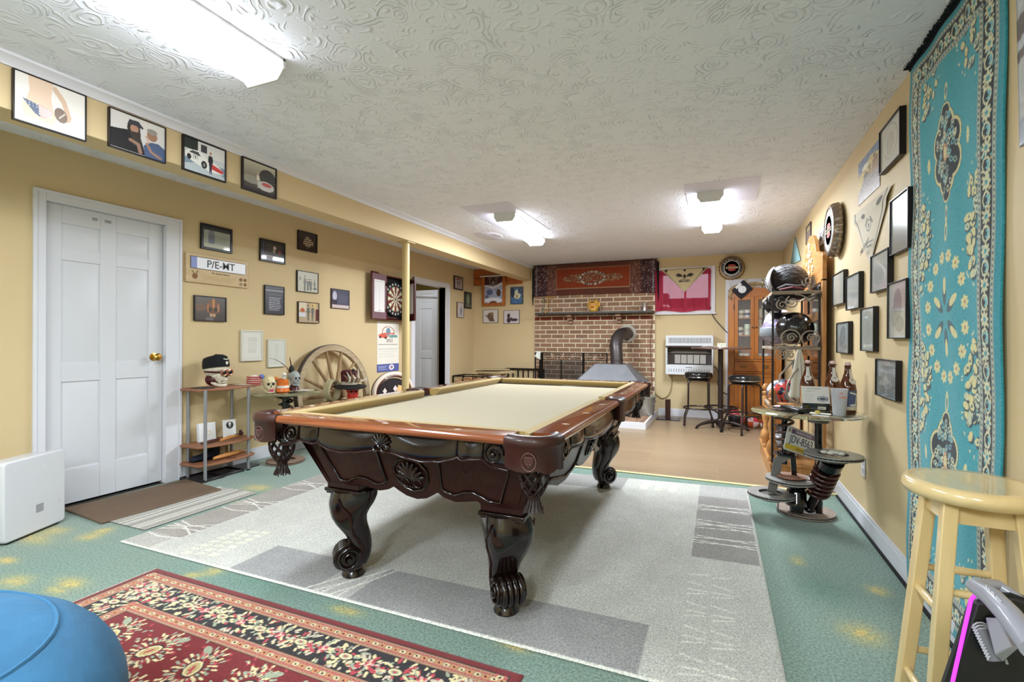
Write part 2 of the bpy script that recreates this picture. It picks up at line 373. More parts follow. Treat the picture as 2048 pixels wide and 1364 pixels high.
# ------------------------------------------------------------ walls
T = .12
w = MB(); a0, a1, b0, b1 = 1.70, 2.475, 5.87, 6.72
for (y0, y1, z0, z1) in ((YF, a0, 0, ZC), (a1, b0, 0, ZC), (b1, YB+T, 0, ZC), (a0, a1, 2.02, ZC), (b0, b1, 1.97, ZC)): w.box(XL-T, XL, y0, y1, z0, z1, TAN)
struct(w.build('wall_left'))
struct(MB().box(XR, XR+T, YF, YB+T, 0, ZC, TAN).build('wall_right'))
w = MB(); wx0, wx1, wz0, wz1 = -.82, -.10, 1.60, 2.17
for (x0, x1, z0, z1) in ((XL, wx0, 0, ZC), (wx1, XR, 0, ZC), (wx0, wx1, 0, wz0), (wx0, wx1, wz1, ZC)): w.box(x0, x1, YB, YB+T, z0, z1, TAN)
struct(w.build('wall_back'))
struct(MB().box(XL-T, XR+T, YF-T, YF, 0, ZC, mat('rear_wall_paint', (196, 176, 140), .6)).build('wall_front'))
# hallway past the doorway and the back of the first door
struct(MB().box(XL-T-.03, XL-T, 1.6, 2.6, 0, 2.1, TAN).build('wall_closet'))
struct(MB().box(XL-T, XL, 1.70, 2.475, -.01, .001, mat('dark_threshold', (60, 60, 56), .8)).build('trim_8'))
w = MB(); w.box(-5.4, -5.3, 5.3, 7.3, 0, ZC, TAN); w.box(-5.4, XL-T, 7.2, 7.3, 0, ZC, mat('olive_hall_shade', (120, 100, 40), .6)); w.box(-5.4, XL-T, 5.2, 5.3, 0, ZC, TAN)  # end wall: shade on the tan paint put into an olive colour
w.box(-5.4, XL-T, 5.2, 7.3, ZC, ZC+.1, smooth); w.box(-5.4, XL, 5.2, 7.3, -.1, .002, lm)
struct(w.build('wall_hallway'))
# ceiling beam and its crown moulding, post
bm = MB(); bm.box(BX1, BX0, YF, YB, BZ, ZC, TAN)
struct(bm.build('ceiling_beam', bevel=.004))
cr = MB(); pc = [(0, 0), (.045, 0), (.045, -.012), (.03, -.02), (.014, -.038), (.012, -.05), (0, -.05)]
cr.prism(pc, YF, YB, TRIMW, basis((BX0, 0, ZC), (1, 0, 0), (0, 0, 1), (0, 1, 0)))
struct(cr.build('trim_3'))
pp = MB(); pm = mat('cream_post_paint', (200, 176, 124), .35); pp.cyl((-3.0, 4.25, 0), (-3.0, 4.25, BZ), .038, pm, 24); pp.box(-3.07, -2.93, 4.18, 4.32, BZ-.008, BZ, pm); pp.box(-3.07, -2.93, 4.18, 4.32, 0, .008, pm)
struct(pp.build('support_post'))
# baseboards
def baseboard(name, pts, h=.115, t=.014):
    m = MB()
    for (x0, y0, x1, y1) in pts:
        m.box(x0, x1, y0, y1, 0, h-.02, TRIMW); g = .004
        if abs(x1-x0) < abs(y1-y0): m.box(min(x0, x1)+(g if x0 > 0 else 0), max(x0, x1)-(0 if x0 > 0 else g), y0, y1, h-.02, h, TRIMW)
        else: m.box(x0, x1, min(y0, y1)+g, max(y0, y1), h-.02, h, TRIMW)
    return struct(m.build(name, bevel=.002))
baseboard('baseboard_left', [(XL, YF, XL+.014, 1.655), (XL, 2.585, XL+.014, 5.775), (XL, 6.835, XL+.014, YB)])
baseboard('baseboard_right', [(XR-.014, YF, XR, YB)])
baseboard('baseboard_back', [(XL, YB-.014, -2.85, YB), (-.835, YB-.014, .05, YB)])
struct(MB().box(XR-.026, XR-.0135, YF, 4.2, 0, .012, mat('black_carpet_edge', (20, 20, 20), .8)).build('trim_4'))

# ------------------------------------------------------------ doors
def door_mesh(w, h, mt, both=False, t=.035):
    """slab in x 0..w, z 0..h, front at y=0 facing -y"""
    m = MB(); m.box(0, w, .008, t-.008, 0, h, mt)
    xs_ = [0, .1*w/.74, w/2-.05, w/2+.05, w-.1*w/.74, w]; zz = [0, .23, .82, .94, 1.635, 1.72, 1.88, h]
    for (ya, yb, s) in (((0, .009, 1),)+(((t-.009, t, -1),) if both else ())):
        for i in (0, 2, 4): m.box(xs_[i], xs_[i+1], ya, yb, 0, h, mt)
        for j in (0, 2, 4, 6):
            for i in (1, 3): m.box(xs_[i], xs_[i+1], ya, yb, zz[j], zz[j+1], mt)
        for j in (1, 3, 5):
            for i in (1, 3):
                a_, b_, c_, d_ = xs_[i]+.012, xs_[i+1]-.012, zz[j]+.012, zz[j+1]-.012; k = .022
                y0, y1 = (.008, .002) if s > 0 else (t-.008, t-.002)
                m.add([(a_, y0, c_), (b_, y0, c_), (b_, y0, d_), (a_, y0, d_), (a_+k, y1, c_+k), (b_-k, y1, c_+k), (b_-k, y1, d_-k), (a_+k, y1, d_-k)],
                      [(4, 5, 6, 7), (0, 1, 5, 4), (1, 2, 6, 5), (2, 3, 7, 6), (3, 0, 4, 7)], mt)
    return m
def knob(parent, M, mt):
    m = MB(); m.lathe([(.001, 0), (.031, 0), (.031, .004), (.012, .008), (.011, .03), (.02, .036), (.028, .048), (.028, .058), (.018, .068), (.001, .07)], (0, 0, 0), mt, 20, M)
    return m.build('door_knob', parent, label='brass door knob' if 'brass' in mt.name else None)
BRASS = mat('brass_metal', (206, 164, 84), .22, metal=1.)
d1 = bpy.data.objects.new('door_1', None); col.objects.link(d1); d1.location = (XL-.03, 1.722, 0); d1.rotation_euler = (0, 0, PI/2); struct(d1)
m = door_mesh(.737, 2.0, DOORW); m.v = [p+Vector((0, 0, .018)) for p in m.v]
m.build('door_slab', d1, bevel=.002)
knob(d1, basis((.675, 0, .99), (1, 0, 0), (0, 0, 1), (0, -1, 0)), BRASS)
m = MB(); gm = flat((150, 150, 150), .5); m.box(.27, .30, -.001, .002, 1.955, 1.975, gm); m.box(.345, .385, -.001, .002, 1.955, 1.975, gm); m.build('strike_plate', d1, label='small grey metal tab')
def casing(name, y0, y1, ztop, wl, wr, wt, dep=.02):
    m = MB()
    for (a_, b_, c_, d_) in ((y0, y0+wl, 0, ztop), (y1-wr, y1, 0, ztop), (y0+wl, y1-wr, ztop-wt, ztop)):
        m.box(XL-.002, XL+dep*.7, a_, b_, c_, d_, TRIMW)
    m.box(XL, XL+dep, y0-.001, y0+.02, 0, ztop-.0205, TRIMW); m.box(XL, XL+dep, y1-.02, y1+.001, 0, ztop-.0205, TRIMW); m.box(XL, XL+dep, y0-.001, y1+.001, ztop-.02, ztop+.001, TRIMW)
    m.box(XL-.12, XL, y0+wl-.012, y0+wl, 0, ztop-wt, TRIMW); m.box(XL-.12, XL, y1-wr, y1-wr+.012, 0, ztop-wt, TRIMW); m.box(XL-.12, XL, y0+wl, y1-wr, ztop-wt, ztop-wt+.012, TRIMW)
    return struct(m.build(name, bevel=.0025))
casing('trim_5', 1.657, 2.582, 2.085, .065, .12, .066)
casing('trim_6', 5.775, 6.835, 2.035, .095, .115, .07)
d2 = bpy.data.objects.new('door_2', None); col.objects.link(d2); d2.location = (-4.98, 6.86, 0); struct(d2)
m = door_mesh(.76, 1.94, DOORW, True); m.v = [p+Vector((0, 0, .015)) for p in m.v]; m.build('door_slab', d2, bevel=.002)
m = MB(); m.tube([(.76, -.02, 1.83), (.2, -.03, 1.86)], .006, CHROME, 8); m.build('door_closer', d2, label='thin metal bar near the top of the door')
# door frame behind the corner cabinet
m = MB(); m.box(.095, .16, YB-.02, YB, 0, 2.02, TRIMW); m.box(.161, XR-.02, YB-.02, YB, 1.93, 2.02, TRIMW); m.box(.16, XR-.02, YB-.012, YB, 0, 1.93, DOORW)
struct(m.build('door_3', bevel=.002))

# ------------------------------------------------------------ window with frame, glass, sash
wn = bpy.data.objects.new('window_1', None); col.objects.link(wn); wn.location = (-.46, YB, 1.88); struct(wn)
m = MB(); X0, X1, Z0, Z1 = -.875, -.045, 1.54, 2.235
for (a_, b_, c_, d_) in ((X0, wx0, Z0, Z1), (wx1, X1, Z0, Z1), (wx0, wx1, wz1, Z1), (wx0, wx1, Z0, wz0)): m.box(a_, b_, YB-.022, YB+.004, c_, d_, TRIMW)
m.box(X0-.02, X1+.015, YB-.045, YB, Z0-.012, Z0+.012, TRIMW)
m.build('window_frame', wn, world=True, bevel=.003)
m = MB(); m.box(wx0, wx1, YB+.06, YB+.08, wz0, wz0+.04, TRIMW); m.box(wx0, wx1, YB+.06, YB+.08, wz1-.04, wz1, TRIMW); m.box(wx0, wx0+.04, YB+.06, YB+.08, wz0, wz1, TRIMW); m.box(wx1-.04, wx1, YB+.06, YB+.08, wz0, wz1, TRIMW); m.box(-.475, -.445, YB+.06, YB+.08, wz0, wz1, TRIMW)
m.build('sash', wn, world=True)
MB().box(wx0, wx1, YB+.068, YB+.072, wz0, wz1, GLASS).build('window_glass', wn, world=True)
m = MB(); gwm = mat('window_well_earth', (70, 84, 60), .9, noise=(12, .4)); m.box(-1.6, .7, YB+.35, YB+.9, 1.2, 1.80, gwm); m.box(-1.2, -.75, YB+.5, YB+.8, 1.80, 1.90, gwm); struct(m.build('trim_9'))

# ------------------------------------------------------------ brick chimney wall, hearth, mantel
BR = [mat('brick_%d' % i, c, .85, noise=(30, .18), bump=(90, .4, .002)) for i, c in enumerate(((150, 116, 92), (142, 108, 84), (158, 124, 102), (134, 104, 84)))]
BRR = mat('red_brick', (118, 52, 34), .8, noise=(25, .2)); MORT = mat('mortar', (222, 208, 182), .9, noise=(60, .06))
def bricks(m, x0, x1, z0, z1, yf, mats, l=.203, h=.0725, j=.0145, redrow=None, ya=None):
    row = 0; z = z0
    while z < z1-.01:
        x = x0-(l/2 if row % 2 else 0)
        while x < x1-.02:
            a_, b_ = max(x, x0), min(x+l-j, x1)
            if b_-a_ > .02:
                mt = BRR if redrow is not None and abs(z-redrow) < h*.5 else random.choice(mats); dy = random.uniform(0, .002)
                m.box(a_, b_, yf+dy, yf+.03, z, min(z+h-j, z1), mt)
            x += l
        z += h; row += 1
BX_0, BX_1, YBR = -2.835, -.885, 7.672
m = MB(); m.box(BX_0, BX_1, YBR+.006, YB, .08, ZC, MORT); bricks(m, BX_0+.004, BX_1-.004, .085, ZC, YBR, BR, redrow=.085+.0725*19)
struct(m.build('wall_chimney'))
HX1, HY0, HZ = -.845, 6.37, .085
m = MB(); m.box(-2.9, HX1-.02, HY0+.02, YBR+.005, 0, HZ-.006, MORT)
x = -2.9
while x < HX1-.03:
    y = HY0+.02+(.1 if int(round(x/.0725)) % 2 else 0)-.1
    while y < YBR:
        a_, b_ = max(y, HY0+.02), min(y+.192, YBR)
        if b_-a_ > .02: m.box(x, min(x+.062, HX1-.02), a_, b_, HZ-.02, HZ, random.choice(BR))
        y += .203
    x += .0725
struct(m.build('hearth'))
m = MB(); m.box(-2.92, HX1, HY0, HY0+.018, 0, HZ+.004, TRIMW); m.box(HX1-.018, HX1, HY0+.018, YB-.014, 0, HZ+.004, TRIMW); m.box(-2.92, -2.902, HY0+.018, YB-.014, 0, HZ+.004, TRIMW)
struct(m.build('trim_7', bevel=.003))
t = thing('mantel_shelf', 'dark grey wooden mantel shelf across the brick chimney', 'shelf', (-1.81, YBR, 1.56))
m = MB(); m.box(-2.75, -.90, 7.45, YBR-.001, 1.552, 1.585, mat('charcoal_wood', (70, 66, 64), .5, noise=(14, .25))); m.build('shelf_board', t, world=True, bevel=.008)
for cx in (-2.20, -1.42):
    m = MB()
    for i, (d_, w_) in enumerate(((.16, .085), (.11, .075), (.06, .065))):
        m.box(cx-w_/2, cx+w_/2, YBR-d_, YBR-.001, 1.552-.05*(i+1)+.006, 1.552-.05*i-.001, BR[i])
    m.build('corbel', t, world=True, bevel=.004, label='stepped brick corbel')
# ------------------------------------------------------------ pool table
CH_D = mat('dark_cherry_wood', (26, 12, 10), .2, coat=.45, spec=.5, wood=((17, 7, 6), 2.2, 0))
CH_M = mat('red_cherry_wood', (38, 13, 11), .38, coat=.12, spec=.4)
RAILX = mat('rail_wood_across', (150, 84, 46), .16, coat=.8, wood=((112, 56, 28), 2.5, 0)); RAILY = mat('rail_wood_along', (150, 84, 46), .16, coat=.8, wood=((112, 56, 28), 2.5, 1))
LEA = mat('brown_leather', (54, 22, 18), .42, coat=.12, bump=(220, .12, .001)); NET = mat('net_leather', (34, 14, 14), .5)
CLOTH = mat('gold_table_cloth', (166, 153, 124), .95, sheen=.2, bump=(500, .1, .0005)); CUSH = mat('gold_cushion_cloth', (166, 140, 84), .9, sheen=.2)
PEARL = mat('pearl_inlay', (240, 226, 210), .2)
pt = thing('pool_table', 'ornate dark cherry pool table with tan cloth and leather net pockets', 'pool table', (-1.20, 2.775, .010))
HW, HL, ZT = .70, 1.255, .79
MB().box(-.60, .60, -1.155, 1.155, .715, .745, CLOTH).build('playing_surface', pt)
# rails: six wooden lengths with inlaid sights, six cushions
def rail(ax, side, a, b):
    """ax 'x': rail runs along x at y = side*HL; a..b along"""
    Mx = basis((0, side*HL, 0), (0, -side, 0), (0, 0, 1), (1, 0, 0)) if ax == 'x' else basis((side*HW, 0, 0), (-side, 0, 0), (0, 0, 1), (0, 1, 0))
    m = MB(); m.prism([(.012, .757), (.0, .762), (-.004, .770), (-.002, .780), (.006, .787), (.018, .790), (.106, .790), (.106, .752)], a, b, RAILX if ax == 'x' else RAILY, Mx)
    r = m.build('rail', pt, sharp=50)
    for q in (.2, .5, .8):
        s = a+(b-a)*q; d = .011; m = MB()
        p = Mx @ Vector((.048, .7906, s)); m.prism([(-d*1.5, 0), (0, -d*.75), (d*1.5, 0), (0, d*.75)], 0, .0006, PEARL, basis(p, (1, 0, 0), (0, 1, 0), (0, 0, 1)))
        m.build('sight', r, label='pearl diamond sight')
    ca, cb = a-(.035 if True else 0), b+.035
    prof = [(.106, .7905), (.146, .7895), (.154, .784), (.155, .776), (.138, .752), (.134, .745), (.106, .745)]
    rings = []
    for s, sg in ((a-.03, 1), (b+.03, -1)):
        rings.append([Mx @ Vector((u, z, s+sg*(u-.106)*1.0)) for u, z in prof])
    m = MB(); m.loft(rings, CUSH); m.build('cushion', pt, sharp=30)
for sd in (-1, 1):
    rail('x', sd, -.54, .54)
    rail('y', sd, -1.15, -.075); rail('y', sd, .075, 1.15)
# corner castings in leather with net pockets below
def casting(sx, sy):
    cx, cy = .608, 1.163
    pts = [(.533, HL+.002), (.55, HL+.008), (.585, HL+.011), (.61, HL+.008)]+[(.618+.090*math.sin(a), 1.173+.090*math.cos(a)) for a in [rad(q) for q in range(10, 90, 10)]]+[(.708, 1.168), (.711, 1.16), (.708, 1.152), (HW+.002, 1.145)]
    k = len(pts); rings = []
    for i, (x, y) in enumerate(pts):
        t = i/(k-1); a0 = math.atan2(pts[0][1]-cy, pts[0][0]-cx); a = rad(150)+(rad(-60)-rad(150))*t
        ix, iy = cx+.054*math.cos(a), cy+.054*math.sin(a)
        zb = .690-.012*abs(math.sin(t*PI*3))-.006*math.sin(t*PI)
        def P(s, z): return Vector(((x+(ix-x)*s)*sx, (y+(iy-y)*s)*sy, z))
        d = Vector((x-ix, y-iy)).normalized()*.006
        def Q(z, o=1.): return Vector(((x+d.x*o)*sx, (y+d.y*o)*sy, z))
        rings.append([P(0, zb), P(0, .757), Q(.760, .6), Q(.768, 1.2), Q(.782, 1.1), P(0, .793), P(.3, .797), P(.75, .793), P(.97, .785), P(1, .77), P(1, .72), P(.3, .715), P(.12, zb)])
    m = MB(); m.loft(rings, LEA); c = m.build('pocket_casting', pt, sharp=60, label='brown leather covered corner pocket')
    m = MB()  # embossed crest
    ex, ey = .622*sx, (HL+.0075)*sy; em = mat('embossed_leather', (128, 92, 88), .4)
    fy = .0012*sy
    m.tube([(ex+.026*math.cos(a), ey+fy, .712+.03*math.sin(a)) for a in [2*PI*i/24 for i in range(24)]], .0011, em, 5, True)
    m.tube([(ex-.014, ey+fy, .728), (ex+.014, ey+fy, .728), (ex+.012, ey+fy, .710), (ex, ey+fy, .697), (ex-.012, ey+fy, .710)], .001, em, 5, True)
    for i in range(4): m.tube([(ex-.012+i*.002, ey+fy, .724-.006*i), (ex+.012-i*.002, ey+fy, .724-.006*i)], .0008, em, 5)
    pass
    m.build('crest', c, label='crest stamped in the leather')
net_me = []
def net(x, y, rz=0):
    if not net_me:
        m = MB(); prof = [(.056, .70), (.055, .66), (.054, .63), (.05, .60), (.038, .57), (.022, .548)]
        for k in range(9):
            for sg in (1, -1):
                P = []
                for i in range(13):
                    q = i/12*(len(prof)-1); j = min(int(q), len(prof)-2); f = q-j; r = prof[j][0]*(1-f)+prof[j+1][0]*f; z = prof[j][1]*(1-f)+prof[j+1][1]*f
                    a = 2*PI*k/9+sg*i/12*2.2; P.append((r*math.cos(a), r*math.sin(a), z))
                m.tube(P, .0042, NET, 5)
        m.tube([(.055*math.cos(a), .055*math.sin(a), .70) for a in [2*PI*i/16 for i in range(16)]], .006, NET, 6, True)
        o = m.build('pocket_net', pt, label='woven leather pocket net'); o.location = (x, y, .022)
        m = MB(); m.lathe([(.001, .562), (.022, .558), (.024, .54), (.02, .53), (.001, .528)], (0, 0, 0), NET, 12)
        for k in range(26):
            a = 2*PI*k/26; r = .008+.01*(k % 2)
            m.tube([(r*math.cos(a), r*math.sin(a), .54), (r*1.3*math.cos(a), r*1.3*math.sin(a), .52), ((r+.016)*math.cos(a), (r+.016)*math.sin(a), .487+.004*(k % 3))], [.003, .003, .0035], NET, 4)
        t_ = m.build('tassel', o)
        net_me.extend((o, t_)); return
    o = net_me[0].copy(); col.objects.link(o); o.location = (x, y, .022); o.rotation_euler = (0, 0, rz)
    t_ = net_me[1].copy(); col.objects.link(t_); t_.parent = o
for sx in (-1, 1):
    for sy in (-1, 1): casting(sx, sy); net(.603*sx, 1.158*sy, .4*sx+sy)
for sx in (-1, 1):
    m = MB(); pts = [(0.0, y) for y in (-.075, -.05, -.02, .02, .05, .075)]; rings = []
    for i, (o_, y) in enumerate(pts):
        t = i/5; bul = .012*math.sin(t*PI); a = rad(-65+130*t); ix, iy = HW-.115+.055*math.cos(a)*.9, .055*math.sin(a)
        x = HW+.004+bul
        rings.append([Vector((sx*p[0], p[1], p[2])) for p in ((x, y, .675-.01*math.sin(t*PI)), (x, y, .76), (x+.006, y, .772), (x+.004, y, .788), (x-.012, y, .796), (ix+.02, iy, .795), (ix, iy, .785), (ix, iy, .71), (x-.02, y, .68))])
    m.loft(rings, LEA); m.build('pocket_casting', pt, sharp=60, label='brown leather side pocket'); net(sx*(HW-.105), 0, .7)
# carved skirts under the rails
def interp(x, xs, ys):
    return float(np.interp(x, xs, ys))
def skirt(ax, sd, half, off):
    def zb(a): return interp(a, [0, .08, .2, .36, .5, .6, .62, .66, .74, .82, .88, 1], [.684, .684, .672, .664, .670, .684, .690, .682, .690, .694, .672, .664])
    def bul(a): return .004+.020*abs(math.sin(min(a, .62)/.62*PI))**.7 if a < .62 else (.004+.012*math.sin((a-.62)/.2*PI) if a < .82 else .008)
    def P(s, v, o=0.):
        a = abs(s); z = .763+(zb(a)-.763)*v; y = off+bul(a)*math.sin(min(v*1.3, 1)*PI*.5)-.006*(v > .97)+o
        return Vector((s*half, sd*y, z)) if ax == 'x' else Vector((sd*y, s*half, z))
    m = MB(); nu, nv = 90, 8
    m.grid(lambda u, v: P(u*2-1, v), nu, nv, CH_D)
    m.grid(lambda u, v: P(u*2-1, v, -.016), nu, nv, CH_D)
    o = m.build('skirt', pt, sharp=60)
    k = MB(); k.tube([P(s, .99, .004) for s in np.linspace(-1, 1, 80)], .0042, CH_M, 6)
    for e in (-1, 1):   # volutes
        c = P(e*.90, .5, .004); sp = []
        for i in range(40):
            a = e*i/40*PI*3.6; r = .042*(1-i/46); q = (r*math.cos(a), r*math.sin(a))
            sp.append(c+(Vector((q[0], 0, q[1])) if ax == 'x' else Vector((0, q[0], q[1]))))
        k.tube(sp, .0045, CH_D, 6)
        k.ell(c, .010, CH_D, 10, 6)
        for s in (.62, .82): k.tube([P(e*s, v, .003) for v in (0.05, .3, .6, .99)], .0035, CH_D, 5)
    for i in range(7):   # small palmette in the middle
        a = rad(30+i*20); c = P(0, .75, .010); L_ = .05
        d = Vector((math.cos(a)*L_, 0, math.sin(a)*L_)) if ax == 'x' else Vector((0, math.cos(a)*L_, math.sin(a)*L_))
        k.tube([c, c+d*.5, c+d], [.004, .008, .005], CH_D, 6)
    for e in (-1, 1):
        c = P(e*.035, .8, .012); k.tube([c+(Vector((.014*math.cos(a), 0, .014*math.sin(a))) if ax == 'x' else Vector((0, .014*math.cos(a), .014*math.sin(a)))) for a in [PI*i/6 for i in range(12)]], .004, CH_D, 5)
    k.build('carving', o, sharp=60)
for sd in (-1, 1): skirt('x', sd, .53, HL-.035); skirt('y', sd, 1.14, HW-.035)
# cabinet panels with shells
def panel(ax, sd):
    half0, off0 = (.485, .985) if ax == 'x' else (.985, .485)
    if ax == 'x': XP, ZP = [0, .05, .085, .108, .135, .19, .245, .29, .305, .312], [.428, .438, .458, .476, .456, .442, .452, .462, .45, .42]
    else: XP, ZP = [0, .10, .17, .20, .24, .36, .50, .62, .70, .80, .81], [.40, .412, .44, .462, .43, .40, .41, .45, .475, .44, .42]
    def P(s, z, o=0.):
        f = (z-.42); h = half0+f*.42; y = off0+f*.36+o
        return Vector((s/half0*h, sd*y, z)) if ax == 'x' else Vector((sd*y, s/half0*h, z))
    m = MB(); nu = 96
    def g(u, v, o=0.):
        s = (u*2-1)*half0; zb = interp(abs(s), XP, ZP); return P(s, zb+(.75-zb)*v, o)
    m.grid(lambda u, v: g(u, v), nu, 4, CH_M); m.grid(lambda u, v: g(u, v, -.02), nu, 4, CH_M)
    m.grid(lambda u, v: g(u, 0, -.02*v), nu, 1, CH_M)
    o = m.build('end_panel' if ax == 'x' else 'side_panel', pt, sharp=50)
    k = MB()
    for e in (-1, 1):
        if ax == 'x': q = [(.13, .66), (.40, .66), (.39, .47), (.34, .47), (.31, .485), (.27, .50), (.23, .495), (.19, .475), (.15, .485), (.13, .50)]
        else: q = [(.24, .66), (.88, .66), (.85, .50), (.78, .48), (.70, .505), (.55, .47), (.42, .44), (.32, .445), (.25, .48)]
        k.tube([P(e*a, z, .004) for a, z in q], .006, CH_D, 6, True)
    R_ = .072; cz = .545 if ax == 'x' else .53     # big shell medallion
    def W(u, z, o_): return P(u, cz+z, o_)
    ring = []
    for i in range(36):
        a = 2*PI*i/36; r = R_*(1+.06*abs(math.sin(a*5))); ring.append(W(r*math.cos(a), r*math.sin(a), .004))
    k.tube(ring, .006, CH_D, 6, True)
    for i in range(9):
        a = rad(10+i*20); k.tube([W(0, -.018, .008), W(.045*math.cos(a), -.018+.055*math.sin(a), .014), W(.062*math.cos(a), -.018+.078*math.sin(a), .008)], [.004, .011, .006], CH_D, 6)
    for e in (-1, 1): k.tube([W(e*.028+.018*math.cos(a), -.036+.018*math.sin(a), .012) for a in [PI*i/7 for i in range(13)]], .005, CH_D, 6)
    for i in range(7): k.ell(W(-.036+.012*i, -.058+.002*abs(i-3), .008), .006, CH_D, 8, 5)
    k.build('shell_carving', o, sharp=60)
for sd in (-1, 1): panel('x', sd); panel('y', sd)
# legs: cabriole blocks with scroll and foot, turned outwards on the diagonal
def leg_at(x, y, ang):
    lg = bpy.data.objects.new('leg', None); col.objects.link(lg); lg.parent = pt; lg.location = (x, y, 0); lg.rotation_euler = (0, 0, ang)
    return lg
leg_mesh = None
def make_leg():
    m = MB(); m.M = Matrix()
    S = [(.415, .088, -.115, .095), (.385, .10, -.112, .098), (.355, .108, -.10, .10), (.325, .106, -.078, .098), (.295, .098, -.064, .092), (.262, .080, -.064, .084), (.23, .056, -.072, .074), (.20, .034, -.080, .066), (.17, .02, -.086, .06), (.14, .005, -.088, .055), (.11, -.005, -.085, .052), (.085, -.005, -.078, .05), (.06, .0, -.066, .046)]
    rings = []
    for z, o, i, w in S:
        c, h = (o+i)/2, (o-i)/2; ring = []
        for j in range(24):
            a = 2*PI*j/24; ca, sa = math.cos(a), math.sin(a); e = .62
            ring.append(Vector((c+h*math.copysign(abs(ca)**e, ca), w*math.copysign(abs(sa)**e, sa), z)))
        rings.append(ring)
    m.loft(rings, CH_D)
    for s in (-1, 1):       # ridge following each cheek down into the volute
        P = [Vector((x, s*(w*.97), z)) for x, w, z in ((.07, .096, .395), (.055, .098, .36), (.02, .098, .32), (.008, .09, .28), (.012, .08, .25), (.0, .07, .21), (-.03, .062, .17), (-.045, .056, .13), (-.04, .054, .09))]
        m.tube(P, [.003, .006, .007, .007, .007, .007, .007, .007, .006], CH_M, 6)
    return m
def build_leg(lg, first):
    global leg_mesh, scroll_mesh, foot_mesh
    m = make_leg(); b = m.build('leg_shaft', None, sharp=60); b.parent = lg
    s = MB(); c = Vector((.018, 0, .096))
    s.prism([(c.x+.056*math.cos(2*PI*i/28), c.z+.056*math.sin(2*PI*i/28)) for i in range(28)], -.055, .055, CH_D, basis((0, 0, 0), (1, 0, 0), (0, 0, 1), (0, -1, 0)))
    for sd in (-1, 1):
        P = []
        for i in range(46):
            a = rad(150)-i/46*PI*4.; r = .054*(1-i/52); P.append(Vector((c.x+r*math.cos(a), sd*(.056+.010*i/46), c.z+r*math.sin(a))))
        s.tube(P, [.0075*(1-.3*i/46) for i in range(46)], CH_D, 6)
        s.cyl((c.x, sd*.05, c.z), (c.x, sd*.073, c.z), .016, CH_D, 14, .011)
    for i in range(4):      # leaf ribs over the front of the scroll
        y = -.036+.024*i
        s.tube([Vector((c.x+(.060)*math.cos(a), y*(1-.0*a), c.z+.060*math.sin(a))) for a in [rad(-50+q*14) for q in range(11)]], [.006, .009, .011, .012, .012, .012, .012, .011, .010, .008, .005], CH_D, 8)
    so = s.build('scroll', None, sharp=60); so.parent = lg
    f = MB(); f.lathe([(.001, 0), (.050, 0), (.053, .008), (.048, .022), (.04, .034), (.043, .044), (.04, .05), (.001, .052)], (-.004, 0, 0), CH_D, 28)
    fo = f.build('foot', None); fo.parent = lg
for (x, y, a) in ((-.40, -.93, 225), (.40, -.93, 315), (.40, .93, 45), (-.40, .93, 135)):
    lg = leg_at(x, y, rad(a)); build_leg(lg, True)
    m = MB(); sx = 1 if x > 0 else -1; sy = 1 if y > 0 else -1
    x0, x1, y0, y1 = sx*.31, sx*.495, sy*.80, sy*.995
    m.box(x0, x1, y0, y1, .424, .70, CH_M)
    m.box(x0-sx*.008, x1+sx*.010, y0-sy*.008, y1+sy*.010, .407, .424, CH_D); m.box(x0-sx*.002, x1+sx*.004, y0-sy*.002, y1+sy*.004, .396, .409, CH_D)
    m.build('leg_block', pt, bevel=.004)
MB().box(-.56, .56, -1.06, 1.06, .69, .72, CH_M).build('slate_frame', pt)

# ------------------------------------------------------------ floor rugs
def pile(name, scale=130, lo=.72, hi=1.25, bs=.5, bd=.005, rough=.95):
    m = vcmat(name, rough, sheen=.2); nt = m.node_tree; L = nt.links; b = nt.nodes['Principled BSDF']
    tc = nd(nt, 'ShaderNodeTexCoord'); n = nd(nt, 'ShaderNodeTexNoise'); n.inputs['Scale'].default_value = scale; n.inputs['Detail'].default_value = 3; L.new(tc.outputs['Object'], n.inputs['Vector'])
    r = nd(nt, 'ShaderNodeMapRange'); r.inputs[1].default_value = .3; r.inputs[2].default_value = .7; r.inputs[3].default_value = lo; r.inputs[4].default_value = hi; L.new(n.outputs['Fac'], r.inputs[0])
    mx = nd(nt, 'ShaderNodeVectorMath', operation='SCALE'); L.new([q for q in nt.nodes if q.type == 'VERTEX_COLOR'][0].outputs[0], mx.inputs[0]); L.new(r.outputs[0], mx.inputs['Scale']); L.new(mx.outputs[0], b.inputs['Base Color'])
    bp = nd(nt, 'ShaderNodeBump'); bp.inputs['Strength'].default_value = bs; bp.inputs['Distance'].default_value = bd; L.new(n.outputs['Fac'], bp.inputs['Height']); L.new(bp.outputs[0], b.inputs['Normal'])
    return m
QN = [Vector((-3.05, 1.643, 0)), Vector((.212, 1.66, 0)), Vector((.209, 4.113, 0)), Vector((-3.05, 3.83, 0))]
def ruv(px, py):
    p = PZ(px, py, .012); u = (p.x+3.05)/3.262; y0 = 1.643+.017*u; v = (p.y-y0)/(2.187+.266*u); return (u, 1-v)
gv = Cv(560, 385, (190, 188, 180))
TA, TB_ = (150, 142, 134), (146, 144, 142)
def R(*pts, c=TB_, al=1): gv.poly([ruv(*p) for p in pts], c, al)
u0, v0 = ruv(1384, 1112)
gv.rect(u0, 0, 1, v0, (142, 137, 133)); gv.rect(u0, 0, 1, .13, (168, 166, 162))
nb = ruv(990, 1183)[1]
gv.rect(ruv(555, 1092)[0], nb, ruv(1298, 1252)[0], 1, (146, 144, 143))
ua, ub = ruv(630, 1175)[0], ruv(690, 1195)[0]
gv.rect(ua, nb, ub+.006, 1, (178, 175, 170))
